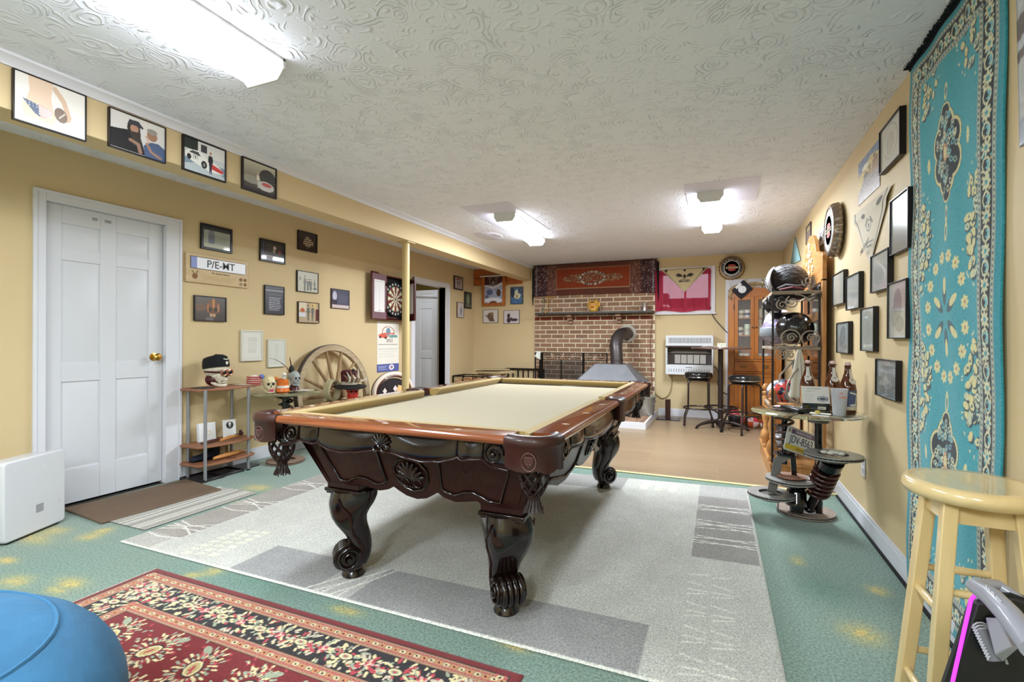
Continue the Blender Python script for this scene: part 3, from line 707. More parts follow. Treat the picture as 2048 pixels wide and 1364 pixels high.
WL = (222, 219, 208)
for i in range(5):
    a = ua-.012+.014*i; b2 = ua+.03+.011*((i*3) % 5); gv.line([(a, 1), ((a+b2)/2+.004, (1+nb)/2), (b2, nb)], .0028, WL)
uL = ruv(560, 1003)[0]
gv.rect(0, 0, max(.075, uL), .93, TA)
gv.rect(0, .93, .075, 1, (172, 168, 160))
for py, n_ in ((.93, 5), (.72, 5), (.50, 5), (.30, 4)):
    for i in range(n_):
        a = py-.085+.022*i; b2 = py-.10+.025*((i*2+1) % n_)
        gv.line([(0, a), (uL*.5, (a+b2)/2-.012*((i % 2)*2-1)), (uL+.002, b2)], .0028, WL)
for k, vs_ in enumerate((ruv(1450, 1020)[1], ruv(1450, 1052)[1], ruv(1450, 1086)[1])):
    for i in range(4+k % 2):
        a = vs_-.028+.015*i; b2 = vs_-.028+.015*((i*3+1) % (4+k % 2)); gv.line([(u0, a), ((u0+1)/2, (a+b2)/2), (1, b2)], .0026, WL)
# far band
uf0, uf1 = ruv(1120, 948)[0]-.28, ruv(1255, 963)[0]; gv.rect(uf0, 0, uf1, ruv(1200, 972)[1]+.02, (150, 147, 143))
for i in range(4): gv.line([(uf1-.18+.013*i, 0), (uf1-.155-.012*(i % 2), .09)], .0028, WL)
CR = (214, 210, 190)
for i in range(3):
    for j in range(4):
        u, v = ruv(1287+28*i, 966+0*i); u += 0; v = .02+j*.024; gv.rect(u, v, u+.017, v+.021, CR, .9)
la, lb_ = ruv(372, 1104), ruv(508, 1076)
for i in range(3):          # cream lattice of slanted blocks near the left corner
    for j in range(7):
        a, b2 = ruv(362+26*i, 1108-0), ruv(420, 1090); sv_ = (la[1]-lb_[1])/5.2; u = la[0]-.004+.023*i; v = la[1]+.01-.4*sv_*i-sv_*j; sk = .3*sv_*((j+i) % 2)
        gv.poly([(u, v), (u+.016, v-.1*sv_-sk), (u+.016, v-.82*sv_), (u, v-.75*sv_+.3*sk)], CR, .95)
for k in range(2):          # tally strokes, lower right
    u = ruv(1375+52*k, 1200)[0]
    for j in range(13):
        v = .66+.026*j+.004*((j*7) % 3); gv.line([(u, v), (u+.024, v+.010*(((j*5) % 3)-1))], .003, WL, .85)
n_ = RNG.normal(0, 1, (40, 56)); n_ = np.kron(n_, np.ones((10, 10)))[:385, :560]
for _ in range(5): n_ = (n_+np.roll(n_, 4, 0)+np.roll(n_, 4, 1)+np.roll(n_, -4, 0)+np.roll(n_, -4, 1))/5
gv.a += n_[..., None]*5; gv.noise(4)
gv.rect(0, 0, 1, .006, (206, 204, 194)); gv.rect(0, .994, 1, 1, (214, 214, 204)); gv.rect(0, 0, .004, 1, (206, 204, 194)); gv.rect(.9965, 0, 1, 1, (190, 188, 180))
def quadfn(z, Q):
    def f(UU, VV, g):
        out = np.zeros(UU.shape+(3,))
        for k in range(3): out[..., k] = (1-UU)*(1-VV)*Q[0][k]+UU*(1-VV)*Q[1][k]+UU*VV*Q[2][k]+(1-UU)*VV*Q[3][k]
        out[..., 2] = z; e = np.minimum(np.minimum(UU*3.3, (1-UU)*3.3), np.minimum(VV*2.3, (1-VV)*2.3)); out[..., 2] += -.008*np.exp(-e/.006); return out
    return f
o = prt('area_rug', gv, (0, 0, 0), (1, 0, 0), (0, 1, 0), pile('grey_rug_pile', 150, .62, 1.32), fn=quadfn(.012, QN))
tag(o, 'large grey and beige block pattern area rug under the pool table', 'rug')
# striped flat rug between the mat and the grey rug
sv = Cv(60, 90, (178, 174, 164))
for i in range(26):
    x = i/26; sv.rect(x, 0, x+.5/26+.4/26*((i*7) % 3 == 0), 1, random.choice([(118, 110, 100), (206, 202, 192), (134, 128, 120), (96, 90, 84), (190, 186, 176)]), .8)
o = prt('striped_rug', sv, (-3.50, 1.80, .006), (.40, 0, 0), (0, .76, 0), pile('striped_rug_pile', 140))
tag(o, 'thin grey striped flat rug between the brown mat and the grey area rug', 'rug')
m = MB(); mm = mat('brown_rubber_mat', (104, 84, 66), .75, bump=(120, .3, .002), noise=(5, .08))
pm_ = [(-3.95, 1.80), (-3.44, 1.755), (-3.395, 2.50), (-3.90, 2.57)]
m.prism(pm_, .001, .018, mm); o = m.build('door_mat', bevel=.012, seg=3); tag(o, 'long plain brown anti-fatigue mat on the carpet before the white door', 'mat')

# red persian rug
def well(cv, cx, cy, rx, ry, c, al=1., rot=0., hole=0., mask=None, ww=1., hh=1.):
    """ellipse in metres on a canvas ww x hh metres (v down)"""
    R_ = max(rx, ry)*1.05; x0 = int(max(0, (cx-R_)/ww*cv.w)); x1 = int(min(cv.w, (cx+R_)/ww*cv.w+2)); y0 = int(max(0, (cy-R_)/hh*cv.h)); y1 = int(min(cv.h, (cy+R_)/hh*cv.h+2))
    if x1 <= x0 or y1 <= y0: return
    X = cv.x[y0:y1, x0:x1]*ww-cx; Y = cv.y[y0:y1, x0:x1]*hh-cy
    a = X*math.cos(rot)+Y*math.sin(rot); b_ = -X*math.sin(rot)+Y*math.cos(rot); q = (a/rx)**2+(b_/ry)**2; m_ = (q <= 1) & (q >= hole*hole)
    if mask is not None: m_ &= mask[y0:y1, x0:x1]
    sub = cv.a[y0:y1, x0:x1]; sub[m_] = sub[m_]*(1-al)+np.array(c, float)*al
WR, HR = 1.93, 1.40
rv = Cv(550, 400, (112, 14, 22)); PXm, PYm = rv.x*WR, rv.y*HR
dE = np.minimum(np.minimum(PXm, WR-PXm), np.minimum(PYm, HR-PYm+2))      # near end of the rug runs out of frame
guard1 = (dE > .035) & (dE <= .095); mainb = (dE > .095) & (dE <= .235); guard2 = (dE > .235) & (dE <= .295); field = dE > .295
rv.a[guard1 | guard2] = (160, 124, 96); rv.a[mainb] = (26, 20, 26)
rv.a[((dE > .033) & (dE < .038)) | ((dE > .093) & (dE < .098)) | ((dE > .233) & (dE < .238)) | ((dE > .293) & (dE < .298))] = (60, 20, 24)
CRM, SAG, PNK, BLK_, ORG = (212, 196, 150), (150, 156, 132), (176, 60, 70), (24, 20, 26), (200, 130, 80)
def e(*a, **k): well(rv, *a, ww=WR, hh=HR, **k)
for (dm, mk) in ((.050, guard1), (.080, guard1), (.25, guard2), (.28, guard2)):
    s = .0
    while s < 2: 
        for (cx, cy) in ((s, dm), (dm, s), (WR-dm, s)): e(cx, cy, .005, .004, PNK, mask=mk)
        s += .0125
for (dm, mk) in ((.065, guard1), (.265, guard2)):
    s = .02; i = 0
    while s < 2:
        for (cx, cy, r_) in ((s, dm, 0), (dm, s, PI/2), (WR-dm, s, PI/2)):
            e(cx, cy, .012, .009, CRM if i % 2 else ORG, mask=mk); e(cx, cy, .006, .004, BLK_, rot=.6+r_, mask=mk); e(cx+.004, cy+.003, .002, .002, PNK, mask=mk)
        s += .030; i += 1
def spray(cx, cy, R_, mask, n=34, cols=(CRM, SAG, CRM, PNK, (196, 180, 160))):
    for i in range(n):
        a = random.uniform(0, 2*PI); r = R_*math.sqrt(random.uniform(.03, 1)); e(cx+r*math.cos(a), cy+r*math.sin(a)*.95, random.uniform(.008, .017), random.uniform(.004, .007), random.choice(cols), rot=a+random.uniform(-.5, .5), mask=mask)
s = .06; i = 0
while s < 2.0:
    for (cx, cy, sw) in ((s, .165, 0), (.165, s, 1), (WR-.165, s, 1)):
        spray(cx, cy, .075, mainb, 40)
        if i % 2 == 0:
            e(cx, cy, .030, .020, BLK_, mask=mainb); e(cx, cy, .026, .016, CRM, mask=mainb); e(cx, cy, .015, .009, SAG, mask=mainb); e(cx, cy, .007, .005, PNK, mask=mainb)
        else:
            for k in range(6):
                a = k*PI/3; e(cx+.012*math.cos(a), cy+.012*math.sin(a), .009, .006, PNK if k % 2 else (214, 150, 150), rot=a, mask=mainb)
            e(cx, cy, .006, .006, CRM, mask=mainb)
    s += .105; i += 1
def boteh(cx, cy, k, fl):
    for i in range(60):      # leafy fringe around the drop
        a = 2*PI*i/30; rr = (.095 if i % 2 else .078)*k; e(cx+rr*math.cos(a)*.8, cy+rr*math.sin(a)*1.15, .013*k, .0045*k, CRM if i % 3 else SAG, rot=a+random.uniform(-.4, .4), mask=field)
        if i % 2: e(cx+rr*.72*math.cos(a)*.8, cy+rr*.72*math.sin(a)*1.15, .010*k, .006*k, PNK if i % 4 == 1 else BLK_, rot=a+.6, mask=field)
    for i in range(26): a = 2*PI*i/26; e(cx+.055*k*math.cos(a)*.85, cy+.055*k*math.sin(a)*1.2, .009*k, .0045*k, SAG if i % 2 else CRM, rot=a, mask=field)
    e(cx, cy, .032*k, .044*k, BLK_, rot=.5*fl, mask=field); e(cx, cy, .027*k, .039*k, CRM, rot=.5*fl, mask=field); e(cx, cy, .020*k, .030*k, (180, 160, 106), rot=.5*fl, mask=field); e(cx, cy, .006*k, .018*k, PNK, rot=.5*fl, mask=field)
    e(cx+.045*k*fl, cy-.085*k, .03*k, .014*k, SAG, rot=-.6*fl, mask=field)
for j in range(6):
    for i in range(7):
        boteh(.42+i*.235+(.117 if j % 2 else 0), .42+j*.20, 1., 1 if (i+j) % 2 else -1)
for i in range(700): e(random.uniform(.3, WR-.3), random.uniform(.3, HR), .009, .004, random.choice((CRM, SAG, PNK, PNK)), rot=random.uniform(0, 3), mask=field)
rv.noise(5)
def thinfn(z, hgt=.008):
    def f(UU, VV, g):
        e_ = np.minimum(np.minimum(UU, 1-UU)*1.9, np.minimum(VV, 1-VV)*1.4); g = g.copy(); g[..., 2] = z-hgt*np.exp(-e_/.005); return g
    return f
o = prt('persian_rug', rv, (-2.525, 1.525-HR, 0), (WR, 0, 0), (0, HR, 0), pile('wool_rug_pile', 210, .75, 1.22), fn=thinfn(.010)); o.rotation_euler = (0, 0, 0)
o.location = (0, 0, 0)
tag(o, 'red persian rug with black floral border on the green carpet', 'rug')
o['label'] = 'red persian rug with black floral border lying on the green carpet in front'
m = MB()
for i in range(150):
    y = 1.515-i*.009; m.tube([(-2.522, y, .006), (-2.535, y+random.uniform(-.003, .003), .004)], .0012, flat((214, 190, 180)), 4)
m.build('fringe', o)

# ------------------------------------------------------------ blue rug hung on the right wall
WB, HB_, YB0, ZB0 = .80, 2.345, 2.775, .038
bv = Cv(230, 660, (58, 152, 164)); 
def b_(px, py): p = PX(px, py, XR); return (YB0-p.y, HB_-(p.z-ZB0))
BX = bv.x*WB; BY = bv.y*HB_
dB = np.minimum(np.minimum(BX, WB-BX), np.minimum(BY, HB_-BY))
fieldB = dB > .15; mB = (dB > .055) & (dB <= .125); g1 = (dB > .035) & (dB <= .055); g2 = (dB > .125) & (dB <= .15)
bv.a[dB <= .035] = (44, 140, 154)
bv.a[g1 | g2] = (150, 160, 150); bv.a[mB] = (30, 34, 44)
def eb(*a, **k): well(bv, *a, ww=WB, hh=HB_, **k)
CB, CY = (206, 204, 170), (214, 204, 150)
for (dm, mk) in ((.045, g1), (.1375, g2)):
    s = 0; i = 0
    while s < 2.4:
        for (cx, cy, r_) in ((dm, s, 0), (WB-dm, s, 0), (s, dm, 1), (s, HB_-dm, 1)): eb(cx, cy, .006, .003, (60, 90, 100) if i % 2 else (200, 190, 160), rot=.8, mask=mk)
        s += .010; i += 1
s = .06; i = 0
while s < 2.4:
    for (cx, cy) in ((.09, s), (WB-.09, s), (s, .09), (s, HB_-.09)):
        if i % 2 == 0:
            for k in range(8):
                a = k*PI/4; eb(cx+.018*math.cos(a), cy+.018*math.sin(a), .010, .006, CB, rot=a, mask=mB)
            eb(cx, cy, .009, .009, (70, 150, 165), mask=mB)
        else:
            eb(cx, cy, .024, .028, CB, mask=mB, hole=.72); eb(cx+.008, cy, .012, .016, (120, 180, 190), mask=mB); eb(cx, cy, .008, .008, (30, 34, 44), mask=mB)
        for k in range(5): eb(cx+random.uniform(-.03, .03), cy+random.uniform(.015, .05), .008, .004, random.choice((CB, (90, 160, 170), (190, 170, 130))), rot=random.uniform(0, 3), mask=mB)
    s += .056; i += 1
def blossom(cx, cy, r_=.02, mk=None):
    for k in range(7):
        a = 2*PI*k/7; eb(cx+r_*.62*math.cos(a), cy+r_*.62*math.sin(a), r_*.5, r_*.32, CY, rot=a, mask=mk)
    eb(cx, cy, r_*.25, r_*.25, (170, 120, 90), mask=mk)
def medal(cy):
    cx = WB/2
    for (k, c) in ((1.0, (70, 70, 70)), (.965, CY), (.80, (90, 90, 90)), (.77, (26, 30, 40))):
        for (dx, dy, r_) in ((0, 0, .105), (0, -.10, .070), (0, .10, .070), (.055, -.045, .07), (-.055, -.045, .07), (.055, .045, .07), (-.055, .045, .07), (0, -.155, .038), (0, .155, .038)): eb(cx+dx, cy+dy, r_*k, r_*k, c, mask=fieldB)
    for i in range(70):
        a = random.uniform(0, 2*PI); q = math.sqrt(random.random()); blob_r = .010
        x = cx+.088*q*math.cos(a); y = cy+.15*q*math.sin(a); eb(x, y, .014, .010, random.choice((CB, (120, 180, 190), (150, 170, 160))), rot=a, hole=.55, mask=fieldB)
    eb(cx, cy, .018, .035, (200, 150, 110)); eb(cx, cy, .011, .022, CY)
    for sg in (-1, 1): eb(cx, cy+sg*.235, .012, .035, CY, mask=fieldB); eb(cx, cy+sg*.235, .006, .02, (70, 120, 130), mask=fieldB)
    for sg in (-1, 1): eb(cx+sg*.175, cy, .012, .03, CY, mask=fieldB)
def cluster(cx, cy, sg, n=30, R_=(.10, .19)):
    for i in range(n):
        a = random.uniform(-PI/2, PI/2); q = math.sqrt(random.random()); x = cx+sg*R_[0]*q*math.cos(a); y = cy+R_[1]*q*math.sin(a)
        eb(x+.004, y+.004, .021, .018, (46, 70, 80), rot=a, mask=fieldB); eb(x, y, .019, .013, random.choice((CY, CY, (196, 200, 170))), rot=a*2, mask=fieldB)
        if i % 3 == 0: eb(x, y, .006, .005, (60, 110, 125), mask=fieldB)
    for i in range(12):
        a = random.uniform(-PI/2, PI/2); x = cx+sg*(R_[0]+.02)*math.cos(a); y = cy+(R_[1]+.03)*math.sin(a); eb(x, y, .007, .004, CB, rot=a, mask=fieldB)
yA = b_(1905, 300)[1]; yM = b_(1905, 632)[1]; yC = b_(1905, 925)[1]
medal(yA); medal(yC)
for k in range(16):
    a = 2*PI*(k+.5)/16; blossom(WB/2+.165*math.cos(a), yM+.235*math.sin(a), .024)
for k in range(6):
    a = PI/2+k*PI/3; x, y = WB/2+.07*math.cos(a), yM+.09*math.sin(a)
    eb(x, y, .045, .02, (60, 90, 100), rot=math.atan2(math.sin(a)*1.2, math.cos(a))); eb(x+.02*math.cos(a), y+.03*math.sin(a), .034, .015, CY, rot=math.atan2(math.sin(a)*1.2, math.cos(a)))
for sg in (-1, 1): eb(WB/2, yM+sg*.33, .014, .04, CY); eb(WB/2, yM+sg*.33, .007, .022, (70, 130, 140))
for yy in ((yA+yM)/2, (yM+yC)/2): cluster(.15, yy, 1, 46); cluster(WB-.15, yy, -1, 46)
for yy in (.15, HB_-.15): cluster(.15, yy, 1, 30, (.16, .16)); cluster(WB-.15, yy, -1, 30, (.16, .16))
bv.noise(5)
rt = thing('wall_rug', 'long teal oriental rug hung from ceiling to floor on the tan wall', 'rug', (XR, YB0-WB/2, ZB0))
def hang(UU, VV, g):
    g = g.copy(); g[..., 0] += -.004*np.sin(VV*23+UU*3)*(1-UU*.4)-.003*np.sin(UU*19+VV*6); g[..., 1] += .006*np.sin(VV*13)*UU; return g
prt('rug_pile', bv, (XR-.014, YB0, ZB0), (0, -WB, 0), (0, 0, HB_), pile('teal_rug_pile', 230, .8, 1.15, .3, .003), rt, fn=hang, thick=.006)
m = MB(); fb = mat('black_fringe', (16, 20, 26), .8)
for i in range(210):
    y = YB0-.003-i*WB/210; m.tube([(XR-.012, y, ZC-.012), (XR-.03-.01*random.random(), y+random.uniform(-.012, .012), ZC-.006-.012*random.random())], .0035, fb, 4)
m.box(XR-.016, XR-.002, YB0-WB, YB0, ZC-.02, ZC-.002, fb)
m.build('fringe', rt, world=True)
# ------------------------------------------------------------ framed pictures
PRINT = vcmat('photo_print', .35, coat=.6); MATTE = vcmat('paper_print', .8)
WALLS = {'L': (XL, 0), 'R': (XR, 0), 'M': (BX0, 0), 'B': (YB, 1)}
def spot(wall, tl, br):
    c, k = WALLS[wall]; P = PY if k else PX
    a = P(*tl, c); b = P(*br, c)
    if wall in 'LM': return Vector((c, a.y, b.z)), Vector((0, b.y-a.y, 0)), Vector((0, 0, a.z-b.z)), Vector((1, 0, 0))
    if wall == 'R': return Vector((c, a.y, b.z)), Vector((0, b.y-a.y, 0)), Vector((0, 0, a.z-b.z)), Vector((-1, 0, 0))
    return Vector((a.x, c, b.z)), Vector((b.x-a.x, 0, 0)), Vector((0, 0, a.z-b.z)), Vector((0, -1, 0))
def framed(label, wall, tl, br, cv, fc=(20, 18, 20), bw=.010, dep=.022, name='picture_frame', cat='picture frame', group=None, pm=None, part='picture', lean=0.):
    O, U, V, N = spot(wall, tl, br); w, h = U.length, V.length; u, v = U.normalized(), V.normalized()
    t = thing(name, label, cat, O+U/2+V/2, 0, group); fm = fc if not isinstance(fc, tuple) else flat(fc, .35)
    M_ = basis(O, u, v, N); m = MB()
    def bx(x0, x1, y0, y1, z0, z1): m.add([M_ @ Vector(p) for p in ((x0, y0, z0), (x1, y0, z0), (x1, y1, z0), (x0, y1, z0), (x0, y0, z1), (x1, y0, z1), (x1, y1, z1), (x0, y1, z1))], [(0, 3, 2, 1), (4, 5, 6, 7), (0, 1, 5, 4), (1, 2, 6, 5), (2, 3, 7, 6), (3, 0, 4, 7)], fm)
    bx(0, bw, 0, h, .001, dep); bx(w-bw, w, 0, h, .001, dep); bx(bw, w-bw, 0, bw, .001, dep); bx(bw, w-bw, h-bw, h, .001, dep); bx(bw*.8, w-bw*.8, bw*.8, h-bw*.8, .001, dep*.5)
    m.build('frame_border', t, world=True, bevel=min(.002, bw*.2))
    prt(part, cv, O+u*bw+v*bw+N*(dep*.72), U-u*2*bw, V-v*2*bw, pm or PRINT, t)
    return t
SK, SKD = (206, 168, 140), (150, 110, 86)
def person(cv, x, y, s, top=(40, 40, 46), leg=(60, 60, 80), skin=SK, hair=(50, 36, 28)):
    cv.poly([(x-.05*s, y+.5*s), (x-.045*s, y+1.*s), (x-.01*s, y+1.*s), (x, y+.6*s), (x+.01*s, y+1.*s), (x+.045*s, y+1.*s), (x+.05*s, y+.5*s)], leg)
    cv.poly([(x-.07*s, y+.18*s), (x-.09*s, y+.5*s), (x+.09*s, y+.5*s), (x+.07*s, y+.18*s)], top); cv.ell(x, y+.09*s, .035*s, .075*s, skin); cv.ell(x, y+.05*s, .037*s, .045*s, hair)
# beam pictures
c = Cv(150, 84, (236, 232, 226))
c.poly([(.18, .0), (.20, .30), (.17, .45), (.10, .62), (.12, .80), (.20, .95), (.27, .95), (.30, .80), (.36, .95), (.52, .97), (.57, .75), (.52, .5), (.50, .3), (.53, .0)], (228, 202, 178))
c.poly([(.10, .50), (.32, .55), (.35, .80), (.27, .75), (.20, .65)], (96, 108, 134)); c.poly([(.32, .53), (.53, .60), (.50, .72), (.42, .80), (.35, .80)], (214, 176, 172))
for i in range(4): c.line([(.33, .58+.05*i), (.51, .62+.04*i)], .012, (236, 224, 218))
for i in range(9): c.ell(.15+.05*(i % 4), .56+.05*(i//4), .006, .012, (220, 224, 230))
c.line([(.56, .10), (.68, .30), (.76, .62)], .075, (214, 184, 160)); c.line([(.76, .66), (.64, .72)], .06, (210, 180, 156)); c.ell(.64, .62, .10, .15, (136, 116, 104), rot=.5); c.line([(.62, .68), (.70, .56)], .02, (206, 198, 190)); c.rect(0, .88, .55, .93, (244, 236, 222), .7)
framed('wide washed-out photo of a flag-print swimsuit torso, first on the beam', 'M', (22, 136), (169, 285), c, (28, 20, 20), .006, .02)
c = Cv(110, 84, (206, 204, 202)); c.grad((224, 220, 216), (190, 188, 190))
c.poly([(0, .48), (.18, .44), (.32, .40), (.55, .55), (.64, .98), (0, .98)], (30, 28, 34)); c.ell(.42, .33, .12, .17, (48, 40, 38)); c.ell(.43, .32, .075, .12, (176, 136, 112)); c.poly([(.34, .42), (.54, .38), (.56, .75), (.42, .78)], (58, 50, 46))
c.poly([(.30, .26), (.34, .10), (.50, .08), (.60, .22), (.58, .26), (.42, .22)], (56, 56, 64)); c.line([(.36, .66), (.50, .72), (.54, .92)], .07, (150, 116, 98))
c.poly([(.60, .70), (.72, .55), (.88, .52), (1, .62), (1, 1), (.62, 1)], (74, 90, 124)); c.ell(.76, .36, .10, .15, (156, 116, 92)); c.ell(.76, .24, .10, .08, (150, 144, 138)); c.line([(.66, .62), (.74, .82), (.92, .92)], .05, (160, 122, 100)); c.line([(.64, .42), (.70, .58)], .03, (190, 150, 126))
framed('photo of two bearded men in dark shirts, second picture on the beam', 'M', (214, 213), (328, 329), c, (30, 20, 20), .006, .02)
c = Cv(100, 84, (206, 210, 214)); c.rect(0, 0, .33, .32, (36, 44, 42)); c.rect(.33, 0, 1, .40, (226, 226, 226)); c.rect(.40, .06, .55, .30, (60, 60, 66)); c.rect(0, .6, 1, 1, (128, 150, 168)); c.poly([(0, .8), (.5, .62), (1, .9), (1, 1), (0, 1)], (186, 196, 204))
c.poly([(.03, .44), (.12, .33), (.34, .30), (.52, .42), (.76, .52), (.96, .70), (.96, .82), (.60, .84), (.2, .68), (.04, .58)], (236, 236, 232)); c.poly([(.12, .42), (.20, .34), (.34, .34), (.40, .46)], (66, 70, 74)); c.poly([(.66, .56), (.97, .70), (.95, .80), (.66, .74)], (206, 60, 60)); c.ell(.12, .56, .05, .09, (24, 24, 26)); c.ell(.48, .68, .07, .12, (24, 24, 26)); c.ell(.48, .68, .035, .06, (130, 130, 134))
for x in (.22, .265, .31): c.rect(x, .47, x+.014, .58, (30, 30, 40))
person(c, .64, .20, .72, (26, 24, 26), (40, 38, 60), SK, (180, 130, 70))
framed('photo of a woman in black beside a white race car, third on the beam', 'M', (362, 268), (448.7, 367), c, (24, 14, 16), .009, .02)
c = Cv(84, 84, (180, 176, 160)); c.grad((196, 190, 170), (60, 54, 50)); c.rect(0, .55, 1, 1, (70, 64, 58)); c.ell(.25, .62, .30, .14, (150, 146, 134)); c.ell(.75, .40, .26, .28, (56, 54, 52)); c.ell(.70, .72, .26, .17, (200, 196, 196)); c.ell(.72, .66, .16, .07, (190, 90, 90)); c.rect(0, .88, 1, 1, (44, 34, 36)); person(c, .45, .30, .55, (214, 206, 190), (190, 186, 176), SK, (206, 178, 120))
framed('moody photo of a blonde woman among old cars, fourth on the beam', 'M', (481, 312), (550, 399.6), c, (24, 16, 18), .010, .02)
# left wall group
c = Cv(70, 70, (150, 154, 140)); c.rect(0, 0, 1, .16, (14, 14, 18)); c.ell(.3, .55, .12, .40, (90, 96, 110)); c.ell(.3, .25, .10, .10, (110, 112, 120)); c.scribble(.42, .35, .95, .75, 6, (96, 100, 90), .5); c.rect(0, .8, 1, 1, (178, 178, 158))
framed('black frame with a pale green mounted print, highest beside the white door', 'L', (399.6, 445.3), (462, 508), c, (16, 16, 20), .02, .022)
c = Cv(70, 60, (70, 58, 54)); c.grad((84, 80, 80), (50, 40, 40)); c.ell(.15, .45, .2, .16, (110, 70, 52), .7); c.ell(.58, .42, .22, .34, (112, 66, 42), .8)
for x in (.48, .68): c.ell(x, .52, .07, .10, (36, 24, 24))
c.ell(.6, .25, .05, .22, (196, 132, 66), .8); c.ell(.42, .45, .03, .2, (190, 110, 52), .7); c.ell(.76, .45, .035, .2, (196, 130, 70), .7)
for x in (.48, .53, .58, .63): c.rect(x, .70, x+.03, .84, (214, 170, 130))
c.rect(.34, .86, .6, 1, (90, 90, 96))
framed('print of a flaming skull in the dark, below the licence plate plaque', 'L', (386, 590), (450, 644), c, (28, 22, 24), .008, .022)
c = Cv(60, 70, (26, 20, 24)); c.rect(.18, .14, .86, .66, (52, 44, 38)); c.ell(.58, .30, .07, .09, (190, 170, 150)); c.ell(.56, .46, .06, .10, (150, 140, 130)); c.ell(.80, .48, .07, .10, (130, 60, 60)); c.rect(.10, .72, .96, .76, (214, 206, 206)); c.rect(.04, .78, .97, .95, (150, 146, 160)); c.rect(.08, .10, .12, .7, (60, 62, 110))
framed('dark frame with a small night-time photo over a grey caption strip', 'L', (518, 476), (567.8, 530), c, (24, 12, 16), .010, .022)
c = Cv(52, 60, (34, 14, 18))
for i, (t_, x0, x1) in enumerate(((0, .42, .58), (1, .34, .68), (2, .28, .76), (3, .26, .78), (4, .38, .64))):
    x = x0
    while x < x1: c.rect(x, .22+.12*i, x+.07, .30+.12*i, (200, 178, 150)); x += .095
c.rect(.46, .86, .54, .89, (190, 160, 130))
framed('small maroon sign with stacked cream lettering, under the beam', 'L', (593.8, 459.6), (632, 507), c, (30, 10, 16), .008, .022)
c = Cv(56, 60, (190, 188, 170))
for x, s in ((.36, .8), (.5, .6), (.58, .55), (.66, .6), (.84, .55)): person(c, x, .18 if x < .4 else .32, s, (120, 122, 116), (96, 100, 96))
c.ell(.86, .80, .10, .04, (80, 84, 80)); c.ell(.14, .35, .03, .1, (110, 112, 106))
framed('pale photo of figures standing in a row, right of the dark caption frame', 'L', (592, 540), (634, 587.6), c, (30, 26, 26), .006, .022)
c = Cv(52, 80, (66, 66, 74)); c.grad((80, 82, 90), (52, 52, 62)); c.rect(.02, .12, .98, .17, (190, 190, 196), .6); c.rect(.2, .26, .9, .33, (90, 92, 96)); c.scribble(.22, .38, .92, .88, 8, (206, 206, 214), .85)
framed('slate grey portrait sign with rows of white lettering', 'L', (527, 569.5), (566, 630.4), c, (26, 24, 28), .006, .022)
c = Cv(56, 60, (180, 160, 130)); c.rect(0, 0, .4, .4, (214, 200, 176)); c.rect(.6, 0, .9, .3, (210, 180, 120)); c.rect(.85, .3, 1, .9, (96, 44, 40)); c.rect(0, .5, .35, .72, (206, 208, 214)); c.ell(.2, .38, .1, .1, (180, 90, 50)); person(c, .48, .10, .82, (96, 104, 96), (90, 98, 90)); person(c, .70, .08, .84, (104, 110, 104), (96, 100, 96))
framed('photo of two people in green uniforms standing together', 'L', (594, 602.5), (635.5, 647), c, (60, 40, 36), .006, .022)
c = Cv(50, 60, (84, 84, 100)); c.rect(0, .82, 1, 1, (206, 186, 186)); c.ell(.18, .35, .12, .25, (190, 190, 206)); c.scribble(.4, .2, .95, .7, 6, (120, 122, 140), .5); c.rect(.05, .55, .3, .8, (60, 56, 66))
framed('small slate blue certificate with a white base strip, near the dartboard', 'L', (661, 576.6), (696.4, 619), c, (60, 50, 60), .005, .02)
wf = mat('cream_frame_paint', (206, 204, 190), .4)
c = Cv(56, 80, (208, 206, 196)); c.rect(.08, .06, .92, .94, (214, 212, 204)); c.scribble(.3, .2, .8, .75, 9, (176, 172, 162), .6)
framed('cream framed certificate, the larger one above the wire shelf', 'L', (479.6, 660), (523, 721), c, wf, .012, .022)
c = Cv(50, 80, (206, 206, 196)); c.scribble(.36, .12, .62, .9, 10, (180, 178, 168), .6)
framed('cream framed certificate, the smaller one beside the wagon wheel', 'L', (533.7, 678.6), (568.8, 732.7), c, wf, .010, .022)
c = Cv(40, 56, (176, 164, 166)); person(c, .4, .2, .75, (60, 30, 34), (50, 40, 46)); person(c, .65, .22, .7, (70, 36, 40), (56, 44, 50)); c.rect(.2, .06, .8, .2, (150, 70, 70))
framed('dark framed photo of two riders, right of the open doorway', 'L', (906.9, 550.9), (924, 581.3), c, (38, 18, 22), .018, .022)
c = Cv(40, 56, (54, 62, 54)); c.ell(.5, .4, .3, .34, (96, 116, 92)); c.ell(.5, .5, .12, .3, (150, 160, 130)); c.rect(.1, .8, .9, .9, (120, 124, 110))
framed('dark green print in a black frame near the room corner', 'L', (928, 583), (941, 618), c, (26, 26, 26), .012, .022)
c = Cv(40, 56, (200, 194, 190)); c.ell(.6, .55, .14, .3, (130, 128, 140)); c.ell(.5, .8, .3, .08, (170, 166, 170))
framed('pale sketch in a thin brown frame, lowest by the doorway', 'L', (912.7, 604), (926, 636), c, (96, 60, 44), .006, .022)
c = Cv(50, 64, (80, 110, 140)); c.ell(.55, .42, .30, .28, (206, 206, 186)); c.ell(.5, .55, .12, .1, (170, 150, 90)); c.ell(.4, .85, .5, .14, (70, 110, 160)); c.ell(.15, .3, .18, .3, (40, 56, 80)); c.ell(.8, .2, .2, .2, (60, 80, 110)); c.noise(14, 3)
framed('blue and white wildlife print to the right of the wolf hanging', 'B', (1021.8, 574.5), (1046.7, 608), c, (24, 26, 34), .008, .02)
